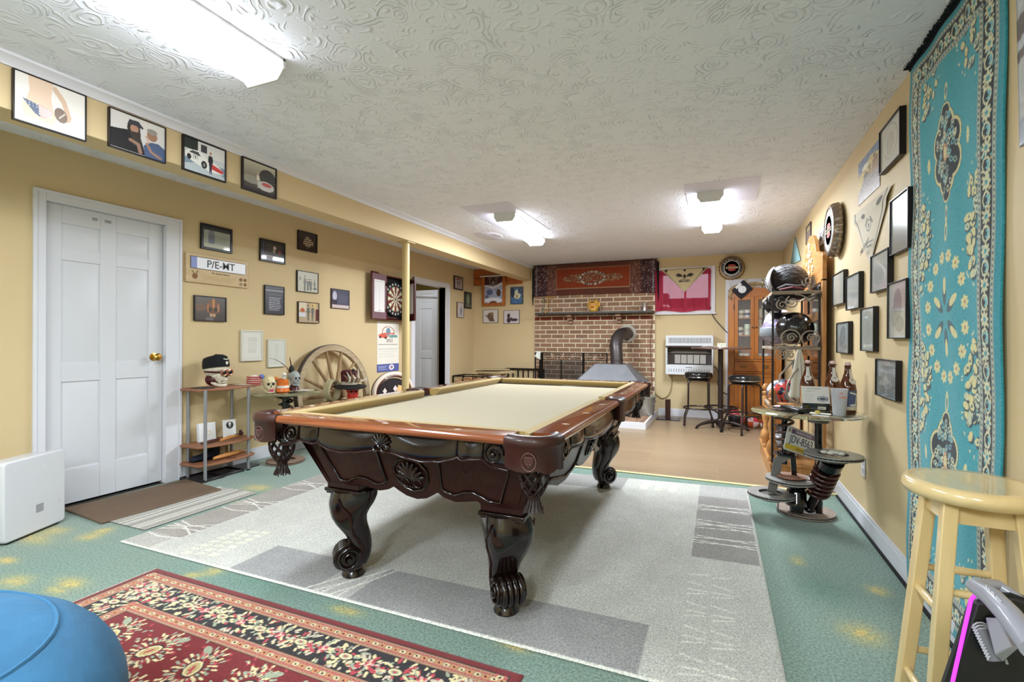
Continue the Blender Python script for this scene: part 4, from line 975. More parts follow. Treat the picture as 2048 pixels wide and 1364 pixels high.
c = Cv(56, 48, (206, 196, 190)); c.ell(.5, .5, .22, .3, (110, 84, 60)); c.line([(.15, .45), (.5, .5)], .06, (70, 54, 46)); c.ell(.62, .3, .1, .14, (130, 106, 80)); c.poly([(.4, .9), (.45, .6), (.7, .6), (.8, .9)], (90, 72, 60))
framed('photo of a kneeling hunter, lower left on the back wall', 'B', (966.7, 619.6), (996.7, 645.6), c, (60, 50, 60), .005, .018)
c = Cv(56, 48, (204, 194, 196)); c.ell(.32, .4, .1, .2, (70, 50, 56)); c.ell(.33, .75, .14, .2, (56, 44, 60)); c.ell(.68, .72, .24, .12, (60, 46, 56)); c.ell(.5, .62, .06, .1, (60, 46, 56))
framed('photo of a seated figure with a dog, lower right on the back wall', 'B', (1008, 621), (1039.4, 647), c, (50, 40, 60), .005, .018)
# wolf tapestry in pine frame under a pine board
PINE = mat('orange_pine', (186, 104, 46), .35, coat=.2, wood=((150, 72, 28), 3, 0)); PINEZ = mat('orange_pine_upright', (182, 106, 44), .35, coat=.25, wood=((146, 74, 26), 3, 2))
t = thing('pine_board', 'wide orange pine board under the beam in the far left corner', 'board', (-3.5, YB, 2.2))
m = MB(); m.box(-3.985, -3.07, YB-.03, YB-.001, 2.225, 2.375, PINE); m.box(-3.985, -3.07, YB-.026, YB-.001, 2.095, 2.222, PINE); m.build('board', t, world=True, bevel=.003)
c = Cv(60, 84, (150, 156, 180)); c.rect(0, 0, 1, .32, (70, 28, 36)); c.poly([(.2, 0), (.8, 0), (.68, .28), (.5, .36), (.32, .28)], (110, 84, 76)); c.ell(.5, .18, .15, .14, (60, 40, 40)); c.ell(.5, .24, .06, .06, (150, 130, 116)); c.poly([(0, .32), (.5, .4), (1, .22), (1, .34), (.5, .48), (0, .36)], (206, 200, 206)); c.noise(14, 3); c.ell(.8, .62, .12, .14, (76, 54, 40)); c.ell(.3, .6, .18, .1, (84, 92, 130)); c.ell(.5, .9, .5, .1, (214, 214, 222)); c.ell(.5, .97, .2, .05, (110, 70, 56)); c.ell(.15, .75, .12, .06, (100, 96, 120))
O, U, V, N = spot('B', (967, 553), (1012.7, 611.4))
t = thing('tapestry', 'wolf and snow scene tapestry in a pine frame in the far left corner', 'tapestry', O+U/2+V/2)
m = MB(); w, h = U.length, V.length
for (a, b, c_, d_) in ((0, .055, 0, h), (w-.055, w, 0, h), (.055, w-.055, 0, .05)): m.box(O.x+a, O.x+b, YB-.06, YB-.031, O.z+c_, O.z+d_, PINEZ)
m.build('frame_border', t, world=True, bevel=.004)
m = MB(); m.cyl((O.x-.03, YB-.075, O.z+h-.01), (O.x+w+.03, YB-.075, O.z+h-.01), .012, mat('white_fur', (206, 200, 196), .9)); m.build('hanging_rod', t, world=True)
prt('cloth', c, O+Vector((.05, -.062, .05)), U-Vector((.10, 0, 0)), V-Vector((0, 0, .06)), MATTE, t)

# licence plate on wooden plaque
O, U, V, N = spot('L', (368.8, 503.6), (493, 577)); w, h = U.length, V.length; M_ = basis(O, (0, 1, 0), (0, 0, 1), (1, 0, 0))
t = thing('plaque', 'pale wooden plaque with a white plate reading P/E-MT by the door', 'plaque', O+U/2+V/2)
m = MB(); pw = mat('maple_wood', (206, 182, 140), .45, wood=((188, 160, 116), 2.5, 1)); m.prism([(0, 0), (w, 0), (w, h), (0, h)], .001, .02, pw, M_); m.build('board', t, world=True, bevel=.003)
m = MB(); def_ = [(w*.06, h*.48), (w*.93, h*.48), (w*.955, h*.52), (w*.955, h*.86), (w*.93, h*.90), (w*.06, h*.90)]
m.prism(def_, .0205, .023, flat((96, 84, 80)), M_); m.prism([(w*.07, h*.50), (w*.945, h*.50), (w*.945, h*.88), (w*.07, h*.88)], .023, .0245, flat((226, 226, 232), .3), M_); m.prism([(w*.07, h*.50), (w*.155, h*.50), (w*.155, h*.88), (w*.07, h*.88)], .0246, .0252, flat((110, 124, 186), .3), M_)
pl = m.build('licence_plate', t, world=True, label='white licence plate with blue left band')
text('plate_lettering', 'P/E-MT', h*.36, M_ @ Matrix.Translation((w*.53, h*.685, .0255)), flat((84, 84, 90)), t, bold=.0008)
text('name_lettering', 'Mr. Robert Edward', h*.085, M_ @ Matrix.Translation((w*.53, h*.39, .0205)), flat((80, 56, 44)), t)
c = Cv(120, 36, (206, 182, 140)); c.scribble(.02, .05, .98, .95, 7, (170, 140, 104), .5); prt('fine_print', c, M_ @ Vector((w*.24, h*.08, .0206)), (0, w*.58, 0), (0, 0, h*.25), MATTE, t)
m = MB(); bm_ = flat((132, 92, 50))
m.lathe([(.001, .0205), (.022, .0205), (.022, .023), (.001, .023)], (0, 0, 0), bm_, 20, M_ @ Matrix.Translation((w*.13, h*.22, 0))); m.tube([M_ @ Vector((w*.09+.02*q, h*(.40-.12*q), .0215)) for q in (0, .5, 1)], .003, bm_, 5); m.tube([M_ @ Vector((w*.17, h*.42, .0215)), M_ @ Vector((w*.15, h*.30, .0215))], .003, bm_, 5)
for i in (0, 1):
    for j in (0, 1): m.lathe([(.001, .0205), (.015, .0205), (.015, .0225), (.001, .0225)], (0, 0, 0), bm_ if i+j != 0 else flat((150, 130, 100)), 16, M_ @ Matrix.Translation((w*(.87+.075*i), h*(.12+.17*j), 0)))
m.build('crest', t, world=True, label='round brown crests')

# dartboard cabinet
t = thing('dartboard_cabinet', 'open dark cherry dartboard cabinet with score sheets on its doors', 'dartboard', (XL, 5.4, 1.665))
DW = mat('cabinet_mahogany', (74, 28, 26), .3, coat=.4); DP = mat('cabinet_door_inside', (120, 92, 98), .45)
y0, y1, z0, z1 = 5.115, 5.60, 1.385, 1.955; D = .09
m = MB(); bk = flat((16, 16, 18), .7); m.box(XL+.001, XL+.012, y0, y1, z0, z1, bk)
for (a, b, c_, d_) in ((y0, y0+.014, z0, z1), (y1-.014, y1, z0, z1), (y0, y1, z0, z0+.014), (y0, y1, z1-.014, z1)): m.box(XL+.001, XL+D, a, b, c_, d_, DW)
m.build('case', t, world=True, bevel=.002)
c = Cv(240, 240, (22, 22, 24)); X_, Y_ = (c.x-.5)*2, (c.y-.5)*2; rr = np.hypot(X_, Y_); an = (np.degrees(np.arctan2(X_, -Y_))+9) % 360; sg = (an//18).astype(int) % 2
body = rr < .98; c.a[body] = (28, 28, 28)
s_ = rr < .76; c.a[s_ & (sg == 0)] = (96, 44, 40); c.a[s_ & (sg == 1)] = (216, 204, 170)
for (a, b) in ((.44, .49), (.71, .76)): q = (rr >= a) & (rr < b); c.a[q & (sg == 0)] = (150, 50, 48); c.a[q & (sg == 1)] = (60, 110, 84)
c.a[(np.abs(an % 18) < .9*(.76/np.maximum(rr, .1))*.7) & s_ & (rr > .08)] = (170, 170, 166); c.a[rr < .08] = (60, 110, 84); c.a[rr < .035] = (160, 50, 48)
q = (rr > .80) & (rr < .95); lab = (np.abs((an % 18)-9) < 3.2) & (rr > .83) & (rr < .93); c.a[q & lab] = (206, 206, 200)
bd = MB(); cy_, cz_ = (y0+y1)/2, (z0+z1)/2; bd.lathe([(.001, .013), (.226, .013), (.226, .048), (.001, .048)], (0, 0, 0), flat((24, 24, 26), .8), 48, basis((XL, cy_, cz_), (0, 1, 0), (0, 0, 1), (1, 0, 0))); b_o = bd.build('dartboard', t, world=True)
def disc(UU, VV, g):
    a = (UU-.5)*2; b = (VV-.5)*2; k = np.maximum(np.maximum(abs(a), abs(b)), 1e-6)/np.maximum(np.hypot(a, b), 1e-6); g = g.copy(); g[..., 1] = cy_+a*k*.224; g[..., 2] = cz_+b*k*.224; g[..., 0] = XL+.0488; return g
# sample colours on the disc mapping so sectors stay true
a_, b_2 = (c.x-.5)*2, (c.y-.5)*2; k_ = np.maximum(abs(a_), abs(b_2))/np.maximum(np.hypot(a_, b_2), 1e-6)
ix = np.clip(((a_*k_+1)/2*240).astype(int), 0, 239); iy = np.clip(((b_2*k_+1)/2*240).astype(int), 0, 239); c.a = c.a[iy, ix]
bo = prt('board_face', c, (0, 0, 0), (1, 0, 0), (0, 1, 0), MATTE, t, fn=disc, label='cream and red dartboard segments'); bo.parent = b_o
m = MB(); m.tube([(XL+.03, y0+.04, z0+.03), (XL+.04, y0+.25, z0+.035)], .006, flat((190, 60, 50)), 6); m.tube([(XL+.06, y0+.08, z0+.03), (XL+.06, y0+.3, z0+.03)], .005, CHROME, 6); m.build('dart', t, world=True)
for side in (0, 1):
    hy = y0 if side == 0 else y1; ang = rad(-158) if side == 0 else rad(103)
    # door: local x along width from hinge, thickness in local y
    d = bpy.data.objects.new('door', None); col.objects.link(d); d.parent = t; wd = .30
    d.location = Vector((XL+D, hy, z0))-t.location
    dirv = Vector((.03, -1, 0)).normalized() if side == 0 else Vector((.75, -.66, 0)).normalized()
    nrm = Vector((dirv.y, -dirv.x, 0)) if side == 1 else Vector((-dirv.y, dirv.x, 0))   # face seen from the room
    hh = z1-z0; prof = [(0, 0), (wd, 0), (wd, hh+.02), (wd*.6, hh+.02), (wd*.45, hh), (0, hh)]
    M2 = basis((0, 0, 0), dirv, (0, 0, 1), nrm)
    m = MB(); m.prism(prof, -.022, 0, DW, M2); m.prism([(.01, .01), (wd-.01, .01), (wd-.01, hh), (.01, hh)], 0, .0015, DP if side == 0 else DW, M2); m.build('door_panel', d, bevel=.002)
    c = Cv(40, 90, (222, 218, 216)); c.scribble(.1, .03, .9, .07, 1, (90, 80, 80)); 
    for i in range(5): c.rect(.16+.16*i, .12, .17+.16*i, .92, (176, 170, 170), .7)
    c.rect(.35, .94, .65, .96, (60, 50, 60))
    s = .045; P0 = M2 @ Vector((wd-s if side == 0 else s, s+.05, .0022)); Ud = dirv*(-(wd-2*s) if side == 0 else (wd-2*s))
    so = prt('score_sheet', c, P0, Ud, (0, 0, hh-2*s-.08), MATTE, d, world=False)
    m = MB()
    for z in (.12, hh-.12): m.prism([(-.03, z-.02), (.03, z-.02), (.03, z+.02), (-.03, z+.02)], .002, .005, CHROME, M2)
    m.build('hinge', d)
# calendar, switch
O, U, V, N = spot('L', (754, 642), (797, 746)); O.z = .715; V = Vector((0, 0, .655))
c = Cv(80, 150, (226, 220, 208)); c.rect(.05, .02, .95, .035, (190, 180, 170)); c.ell(.5, .20, .28, .11, (150, 60, 50)); c.ell(.5, .20, .25, .098, (226, 220, 208)); c.ell(.5, .20, .10, .08, (110, 140, 156)); c.rect(.3, .22, .8, .245, (206, 110, 96))
c.poly([(.05, .27), (.18, .235), (.34, .235), (.46, .27), (.48, .31), (.3, .325), (.08, .30)], (206, 96, 76)); c.ell(.14, .31, .05, .02, (40, 30, 30)); c.ell(.38, .32, .05, .02, (40, 30, 30)); c.poly([(.52, .29), (.6, .26), (.9, .26), (.95, .31), (.6, .32)], (110, 150, 146))
for y in (.45, .54): c.rect(.05, y, .95, y+.008, (130, 130, 134))
c.scribble(.08, .56, .95, .72, 3, (206, 200, 190), .6); c.rect(0, .84, 1, 1, (84, 92, 150)); c.scribble(.06, .87, .48, .96, 3, (214, 214, 230)); c.ell(.66, .91, .12, .055, (226, 220, 224)); c.ell(.66, .91, .06, .03, (150, 120, 150))
t = thing('calendar', 'tall paper wall calendar with a red car and 2022, behind the post', 'calendar', O+U/2+V/2)
prt('page', c, O+N*.004, U, V, MATTE, t, thick=.003)
text('year_lettering', '2022', .06, basis(O+U*.55+V*.62+N*.0055, (0, 1, 0), (0, 0, 1), (1, 0, 0)), flat((110, 90, 84)), t, sx=1.2)
t = thing('light_switch', 'ivory light switch on the wall between post and doorway', 'switch', PX(806.5, 673, XL)); m = MB(); p = t.location
m.box(XL+.001, XL+.007, p.y-.04, p.y+.04, p.z-.06, p.z+.06, flat((222, 212, 186), .4)); m.build('cover_plate', t, world=True, bevel=.003)
m = MB(); m.box(XL+.007, XL+.014, p.y-.01, p.y+.01, p.z-.02, p.z+.02, flat((214, 204, 178), .4)); m.build('toggle', t, world=True)

# wagon wheel leaning on the left wall
WW = mat('weathered_wood', (184, 164, 134), .75, wood=((150, 128, 98), 6, 1)); WWD = mat('weathered_spoke', (166, 136, 100), .75, wood=((126, 96, 64), 6, 2)); 
t = thing('wagon_wheel', 'weathered wooden wagon wheel leaning on the left wall', 'wagon wheel', (-3.80, 4.13, 0)); t.rotation_euler = (0, 0, 0)
lean = rad(7); Rw = .535; Cw = Vector((-3.80-.03, 4.13, .54)); ex_ = Vector((0, 1, 0)); ez_ = Vector((-math.sin(lean), 0, math.cos(lean))); en_ = Vector((math.cos(lean), 0, math.sin(lean)))
def Wp(r, a, n=0.): return Cw+ex_*r*math.cos(a)+ez_*r*math.sin(a)+en_*n
m = MB(); rings = []
for i in range(64):
    a = 2*PI*i/64; rings.append([Wp(Rw-.002, a, .028), Wp(Rw-.002, a, -.028), Wp(Rw-.06, a, -.024), Wp(Rw-.066, a, 0), Wp(Rw-.06, a, .024)])
m.loft(rings, WW, False, True); m.build('rim', t, world=True, sharp=40)
m = MB(); rings = []
for i in range(64):
    a = 2*PI*i/64; rings.append([Wp(Rw+.006, a, .026), Wp(Rw+.006, a, -.026), Wp(Rw-.003, a, -.026), Wp(Rw-.003, a, .026)])
m.loft(rings, mat('rusty_iron', (84, 74, 70), .6, metal=.4, noise=(20, .3)), False, True); m.build('tyre', t, world=True)
for k in range(13):
    a = rad(154-27.7*k); m = MB(); m.tube([Wp(.06, a, .01), Wp(.15, a, .004), Wp(.35, a, 0), Wp(Rw-.075, a, 0), Wp(Rw-.05, a, 0)], [.018, .021, .017, .015, .019], WWD, 8); m.build('spoke', t, world=True)
m = MB(); m.lathe([(.001, -.05), (.055, -.05), (.075, -.02), (.078, .03), (.065, .06), (.05, .10), (.046, .14), (.001, .14)], (0, 0, 0), WWD, 20, basis(Cw, ex_, ez_, en_)); m.build('hub', t, world=True)

# three tier shelf and what stands on it
t = thing('side_shelf', 'small three tier wooden shelf with silver posts beside the door', 'shelf', (-3.84, 2.80, 0)); SW = mat('shelf_wood', (158, 108, 78), .5, wood=((130, 82, 56), 4, 1)); SP = mat('silver_post', (150, 152, 156), .35, metal=.5)
posts = ((-3.72, 2.60), (-3.735, 2.995), (-3.955, 2.62), (-3.955, 3.005))
def board(z, w0=2.55, w1=3.06):
    P = [(-3.975, w0+.04), (-3.975, w1-.04), (-3.95, w1), (-3.76, w1)]+[(-3.715-.02*0+.035*math.sin(PI*i/12)-.02*(abs(i-6)/6)**4, w1-(w1-w0)*i/12) for i in range(13)]+[(-3.76, w0), (-3.95, w0)]
    m = MB(); m.prism(P[::-1], z-.018, z, SW); return m.build('shelf', t, world=True, bevel=.004)
board(.735); board(.285); board(.14)
for x, y in posts:
    m = MB(); m.cyl((x, y, 0), (x, y, .728), .0125, SP, 14); m.cyl((x, y, 0), (x, y, .012), .015, BLKPL, 12); m.build('post', t, world=True)
BONE = mat('bone_resin', (206, 196, 176), .55, noise=(40, .25), bump=(60, .5, .004)); DKR = mat('dark_red_resin', (70, 16, 20), .4)
def skull(t, C, s, face, bone, eye=(14, 12, 14), teeth=True, jaw=True, part='skull'):
    """skull facing direction angle `face`; s = overall height"""
    c_, sn = math.cos(face), math.sin(face); M_ = basis(C, (c_, sn, 0), (-sn, c_, 0), (0, 0, 1)) @ Matrix.Scale(s, 4)
    m = MB(); m.M = M_; m.ell((-.08, 0, .62), (.42, .34, .36), bone, 20, 12); m.ell((.16, 0, .40), (.20, .26, .28), bone, 16, 10)
    m.ell((.10, .22, .38), (.14, .07, .07), bone, 10, 6); m.ell((.10, -.22, .38), (.14, .07, .07), bone, 10, 6)
    m.ell((.24, .0, .60), (.13, .25, .07), bone, 14, 6)
    if jaw:
        m.tube([(-.10, -.24, .30), (.0, -.22, .14), (.20, -.14, .06), (.30, 0, .05), (.20, .14, .06), (.0, .22, .14), (-.10, .24, .30)], [.05, .06, .06, .07, .06, .06, .05], bone, 8)
    if teeth:
        for r_, z in ((.19, .235), (.185, .165)):
            for i in range(9):
                a = rad(-64+16*i); m.ell((.14+r_*math.cos(a), r_*.95*math.sin(a), z), (.026, .026, .04), bone, 8, 5)
    o = m.build(part, t, world=True, sharp=80)
    e = MB(); e.M = M_; em = flat(eye, .3)
    for y in (-.12, .12): e.ell((.335, y, .50), (.045, .075, .07), em, 12, 8)
    e.ell((.375, 0, .38), (.03, .03, .05), em, 8, 6); e.box(.14, .31, -.13, .13, .185, .215, em)
    eo = e.build('eye_socket', t, world=True); return o, M_
t = thing('skull_ornament', 'bone skull with black cap and copper goggles on the small shelf', 'skull', (-3.80, 2.79, .736))
o_, M_ = skull(t, Vector((-3.82, 2.775, .737)), .235, rad(8), BONE)
m = MB(); m.M = M_; bc = mat('black_felt', (10, 10, 14), .85); rings = []
for z, rx, ry, ox in ((.66, .45, .37, -.07), (.74, .46, .38, -.08), (.90, .45, .36, -.10), (1.02, .41, .32, -.12), (1.07, .30, .22, -.13), (1.085, .02, .02, -.13)): rings.append([Vector((ox+rx*math.cos(2*PI*j/28), ry*math.sin(2*PI*j/28), z-.10*math.cos(2*PI*j/28)*-1*.6)) for j in range(28)])
m.loft(rings, bc); m.build('cap', t, world=True, sharp=80)
m = MB(); m.M = M_; wb = flat((214, 210, 190), .5); m.tube([(.355, -.10, .985), (.37, 0, .96), (.355, .10, .985)], .018, wb, 6); m.ell((.395, 0, .84), (.02, .055, .06), wb, 12, 8); m.build('cap_badge', t, world=True)
cop = mat('copper_metal', (176, 112, 84), .3, metal=.8)
for y in (-.125, .125):
    m = MB(); m.M = M_; m.tube([(.40-.02*math.cos(a)*0-abs(math.sin(a+(0 if y > 0 else PI)))*.0, y+.11*math.cos(a), .50+.095*math.sin(a)) for a in [2*PI*i/20 for i in range(20)]], .03, cop, 8, True); m.ell((.40, y, .50), (.03, .10, .085), flat((20, 22, 34), .08), 14, 8); m.build('goggle_lens', t, world=True)
m = MB(); m.M = M_; m.tube([(.38, .2, .52), (.15, .34, .53), (-.2, .36, .54)], [.03, .035, .03], DKR, 6); m.tube([(.38, -.2, .52), (.15, -.34, .53), (-.2, -.36, .54)], [.03, .035, .03], DKR, 6); m.ell((-.12, -.1, .25), (.26, .22, .22), DKR, 12, 8); m.build('goggle_strap', t, world=True)
def card(label, P0, U, H_, cv, name='card', tilt=.02):
    t = thing(name, label, 'card', P0+U/2); N_ = Vector((U.y, -U.x, 0)).normalized()
    prt('card_face', cv, P0, U, Vector((0, 0, H_))-N_*tilt, MATTE, t, thick=.004); return t
c = Cv(40, 50, (222, 222, 222)); c.ell(.62, .55, .14, .14, (214, 196, 150)); c.ell(.62, .55, .09, .09, (222, 222, 222)); c.rect(0, 0, .12, 1, (190, 190, 196))
card('white card with a faint gold ring standing on the middle shelf', Vector((-3.90, 2.66, .286)), Vector((.03, .14, 0)), .15, c)
c = Cv(40, 60, (224, 224, 222)); c.ell(.55, .3, .28, .2, (40, 40, 40)); c.poly([(.3, .25), (.8, .25), (.55, .55)], (60, 60, 60)); c.ell(.55, .22, .1, .1, (224, 224, 222)); c.ell(.55, .35, .06, .06, (200, 200, 200))
card('white card with a black eagle crest standing on the middle shelf', Vector((-3.88, 2.87, .286)), Vector((.03, .10, 0)), .15, c)
def blade(label, pts, r, mt, fl=.5, name='knife_sheath', cat='sheath'):
    t = thing(name, label, cat, pts[0]); m = MB(); m.tube(pts, r, mt, 10, flatx=1.); m.build('body', t, world=True); return t
tanl = mat('tan_leather', (196, 136, 74), .45); brl = mat('dark_brown_leather', (84, 50, 36), .4)
t = blade('tan leather knife sheath lying on the lowest wooden shelf', [Vector((-3.76, 2.70, .163)), Vector((-3.77, 2.80, .167)), Vector((-3.79, 2.93, .165)), Vector((-3.82, 3.02, .158))], [.012, .020, .018, .005], tanl)
m = MB(); m.tube([(-3.72, 2.78, .150), (-3.70, 2.84, .148), (-3.73, 2.87, .16)], .004, brl, 6); m.build('strap', t, world=True)
t = blade('tan and brown knife lying on the middle shelf before the cards', [Vector((-3.76, 2.76, .300)), Vector((-3.78, 2.85, .305)), Vector((-3.80, 2.92, .303)), Vector((-3.83, 3.00, .302))], [.010, .016, .011, .008], tanl, name='knife', cat='knife')
m = MB(); m.tube([(-3.81, 2.93, .305), (-3.83, 3.01, .303)], [.013, .01], brl, 8); m.build('handle', t, world=True)
t = blade('dark brown knife sheath at the door end of the middle shelf', [Vector((-3.80, 2.62, .296)), Vector((-3.80, 2.70, .299)), Vector((-3.84, 2.80, .296))], [.008, .013, .008], brl)
t = blade('small wooden pipe at the right end of the middle shelf', [Vector((-3.80, 2.975, .318)), Vector((-3.82, 3.01, .315))], [.006, .006], brl, name='tobacco_pipe', cat='pipe')
m = MB(); m.cyl((-3.80, 2.97, .315), (-3.80, 2.97, .345), .012, flat((60, 24, 24), .3)); m.build('bowl', t, world=True)
t = thing('boot', 'dark navy shoe at the door end of the lowest shelf', 'shoe', (-3.88, 2.70, .141)); m = MB(); nv = mat('navy_suede', (20, 26, 42), .8); m.loft([[Vector((-3.88+.045*math.cos(a)*k, y, .142+max(0, .5+.5*math.sin(a))*hh)) for a in [2*PI*i/16 for i in range(16)]] for y, k, hh in ((2.60, .6, .03), (2.63, .95, .045), (2.70, 1, .05), (2.76, .95, .09), (2.80, .8, .12), (2.82, .6, .12))], nv); m.build('upper', t, world=True, sharp=70)
m = MB(); m.loft([[Vector((-3.88+.048*math.cos(a)*k, y, .141+(.006 if math.sin(a) > 0 else 0))) for a in [2*PI*i/12+.1 for i in range(12)]] for y, k in ((2.59, .6), (2.64, 1), (2.78, 1), (2.83, .6))], BLKPL); m.build('sole', t, world=True)
for i, (lb, x, y, sx, sy) in enumerate((('black tray on the carpet under the small shelf, nearest the door', -3.84, 2.66, .26, .20), ('black tray on the carpet under the middle of the small shelf', -3.84, 2.86, .22, .19), ('flat dark tile on the carpet at the right end of the small shelf', -3.87, 3.055, .18, .18))):
    t = thing('tray', lb, 'tray', (x, y, 0)); m = MB(); bt = mat('black_tray', (30, 26, 28), .3); m.box(x-sx/2, x+sx/2, y-sy/2, y+sy/2, .001, .012, bt)
    if i < 2:
        for (a, b, c_, d_) in ((-.5, -.46, -.5, .5), (.46, .5, -.5, .5), (-.46, .46, -.5, -.46), (-.46, .46, .46, .5)): m.box(x+sx*a, x+sx*b, y+sy*c_, y+sy*d_, .012, .022, bt)
    m.build('tray_body', t, world=True, bevel=.003)
for (lb, y, cc) in (('dark photo card lying on the top of the small shelf, door end', 2.63, (50, 56, 60)), ('pale card lying on the top of the small shelf, right end', 2.97, (190, 176, 160))):
    t = thing('postcard', lb, 'card', (-3.80, y, .736)); c = Cv(20, 14, cc); c.noise(14, 3); prt('card_face', c, (-3.87, y-.045, .740), (.14, .01, 0), (0, .09, 0), MATTE, t, thick=.003)

# spring-and-rotor glass table, shared shapes
IRON = mat('cast_iron', (110, 108, 106), .42, metal=.6, noise=(40, .15)); IRONL = mat('worn_rotor_face', (160, 158, 154), .4, metal=.6, noise=(30, .12)); RUST = mat('rusty_rotor', (140, 116, 100), .7, metal=.2, noise=(30, .2)); GLOSSB = mat('gloss_black_paint', (14, 13, 14), .12, coat=.7); REDSP = mat('dark_red_spring', (56, 20, 16), .2, coat=.6)
def rotor(t, C, R_, mt, edge=IRON, N=(0, 0, 1), holes=True, name='brake_rotor', label=None):
    x, y = frame_of(N); M_ = basis(C, x, y, Vector(N).normalized()); m = MB()
    ri = R_*.52
    for (z0, z1) in ((-.006, 0), (-.020, -.014)):
        rg = []
        for r_, z in ((ri, z0), (R_, z0), (R_, z1), (ri, z1)): rg.append([M_ @ Vector((r_*math.cos(2*PI*j/40), r_*math.sin(2*PI*j/40), z)) for j in range(40)])
        m.loft(rg, mt, False, True)
    for j in range(36):
        a = 2*PI*j/36; p = M_ @ Vector((R_*.965*math.cos(a), R_*.965*math.sin(a), -.010)); q = M_ @ Vector((ri*1.05*math.cos(a), ri*1.05*math.sin(a), -.010)); m.bar(p, q, .004, .009, edge)
    m.lathe([(R_*.50, -.016), (R_*.56, -.020), (R_*.54, -.022), (R_*.5, -.045), (.03, -.048), (.028, -.042), (R_*.46, -.040), (R_*.47, -.014)], (0, 0, 0), edge, 32, M_)
    if holes:
        for j in range(5): a = 2*PI*j/5; m.lathe([(.001, -.040), (.009, -.040), (.009, -.028), (.001, -.026)], (0, 0, 0), CHROME, 8, M_ @ Matrix.Translation((.055*R_/.15*math.cos(a), .055*R_/.15*math.sin(a), 0)))
    return m.build(name, t, world=True, sharp=40, label=label)
def spring(t, a, b, R_, r, turns, mt, name='coil_spring', n=None):
    a, b = Vector(a), Vector(b); x, y = frame_of(b-a); n = n or int(turns*20); P = [a+(b-a)*(i/n)+(x*math.cos(2*PI*turns*i/n)+y*math.sin(2*PI*turns*i/n))*R_ for i in range(n+1)]
    m = MB(); m.tube(P, r, mt, 8); return m.build(name, t, world=True, sharp=60)
def glass_top(t, C, R_, th=.010):
    m = MB(); m.lathe([(.001, 0), (R_-.003, 0), (R_, .003), (R_, th-.003), (R_-.003, th), (.001, th)], C, mat('green_edged_glass', (216, 236, 226), .01, trans=1., ior=1.5, spec=.6), 64); return m.build('glass_top', t, world=True, sharp=50)
t = thing('glass_side_table', 'round glass table on black coil springs behind the pool table corner', 'side table', (-3.67, 3.33, 0))
glass_top(t, (-3.67, 3.33, .635), .305); rotor(t, (-3.67, 3.33, .026), .165, RUST, RUST); spring(t, (-3.67, 3.33, .05), (-3.67, 3.33, .60), .055, .012, 9, GLOSSB)
m = MB(); m.cyl((-3.67, 3.33, .02), (-3.67, 3.33, .62), .032, GLOSSB, 16); m.lathe([(.001, .60), (.10, .60), (.11, .612), (.09, .620), (.07, .634), (.001, .634)], (-3.67, 3.33, 0), GLOSSB, 24); m.build('column', t, world=True)
# three skull ornaments on it
def feather(m, P, w, mt):
    P = [Vector(p) for p in P]; k = len(P); m.loft([[p+Vector((0, 0, 0))+Vector((w*wk, -w*wk*.3, 0)), p+Vector((0, 0, .0015)), p-Vector((w*wk, -w*wk*.3, 0)), p-Vector((0, 0, .0015))] for p, wk in zip(P, [.2, .9, 1, .8, .15][:k])], mt)
t = thing('skull_ornament', 'skull ornament with flag stripes and pink mouth on the glass side table', 'skull', (-3.80, 3.18, .645))
skull(t, Vector((-3.73, 3.20, .647)), .165, rad(-25), mat('bone_painted', (206, 190, 150), .5, noise=(60, .3)))
m = MB(); m.ell((-3.80, 3.10, .76), (.05, .055, .055), flat((226, 210, 200)), 16, 10)
for i in range(5): m.tube([(-3.80+.054*math.cos(a), 3.10+.058*math.sin(a), .725+.018*i) for a in [rad(q) for q in range(-130, 60, 15)]], .005, flat((176, 50, 50)), 6)
m.ell((-3.77, 3.155, .795), (.022, .026, .022), flat((90, 110, 180)), 10, 6); m.build('flag_wrap', t, world=True, sharp=80)
m = MB(); m.ell((-3.705, 3.19, .675), (.035, .03, .028), flat((190, 60, 100)), 10, 6); m.ell((-3.72, 3.22, .76), (.03, .05, .03), flat((60, 30, 20)), 10, 6); m.ell((-3.70, 3.25, .775), (.02, .02, .016), flat((214, 120, 40)), 8, 6); m.build('painted_mask', t, world=True, sharp=80)
t = thing('skull_ornament', 'orange and white painted skull stand in the middle of the glass side table', 'skull', (-3.70, 3.32, .645))
m = MB(); og = mat('orange_glaze', (214, 110, 40), .35, noise=(40, .3)); m.lathe([(.001, .647), (.058, .647), (.062, .655), (.05, .70), (.052, .745), (.03, .77), (.001, .775)], (-3.70, 3.32, 0), og, 20); m.lathe([(.054, .683), (.0565, .686), (.0555, .703), (.053, .706)], (-3.70, 3.32, 0), flat((226, 214, 206)), 20); m.build('base', t, world=True)
skull(t, Vector((-3.67, 3.31, .765)), .065, rad(-30), flat((220, 214, 200))); 
t = thing('skull_ornament', 'grey skull with dark red feathers at the wheel side of the glass side table', 'skull', (-3.72, 3.47, .645))
skull(t, Vector((-3.71, 3.47, .69)), .145, rad(-10), mat('grey_bone', (156, 162, 158), .5, noise=(50, .25)))
m = MB(); m.lathe([(.001, .647), (.05, .647), (.045, .66), (.03, .70), (.001, .72)], (-3.72, 3.47, 0), DKR, 16); m.build('neck_stand', t, world=True)
m = MB(); fd = flat((96, 20, 20)); feather(m, [(-3.74, 3.44, .80), (-3.75, 3.42, .86), (-3.76, 3.36, .91), (-3.77, 3.30, .945), (-3.78, 3.25, .96)], .012, fd); feather(m, [(-3.74, 3.45, .80), (-3.74, 3.46, .85), (-3.75, 3.46, .90), (-3.75, 3.45, .94), (-3.75, 3.45, .965)], .012, fd); m.ell((-3.735, 3.455, .845), (.022, .026, .04), flat((14, 16, 20)), 10, 8); m.build('feather', t, world=True)
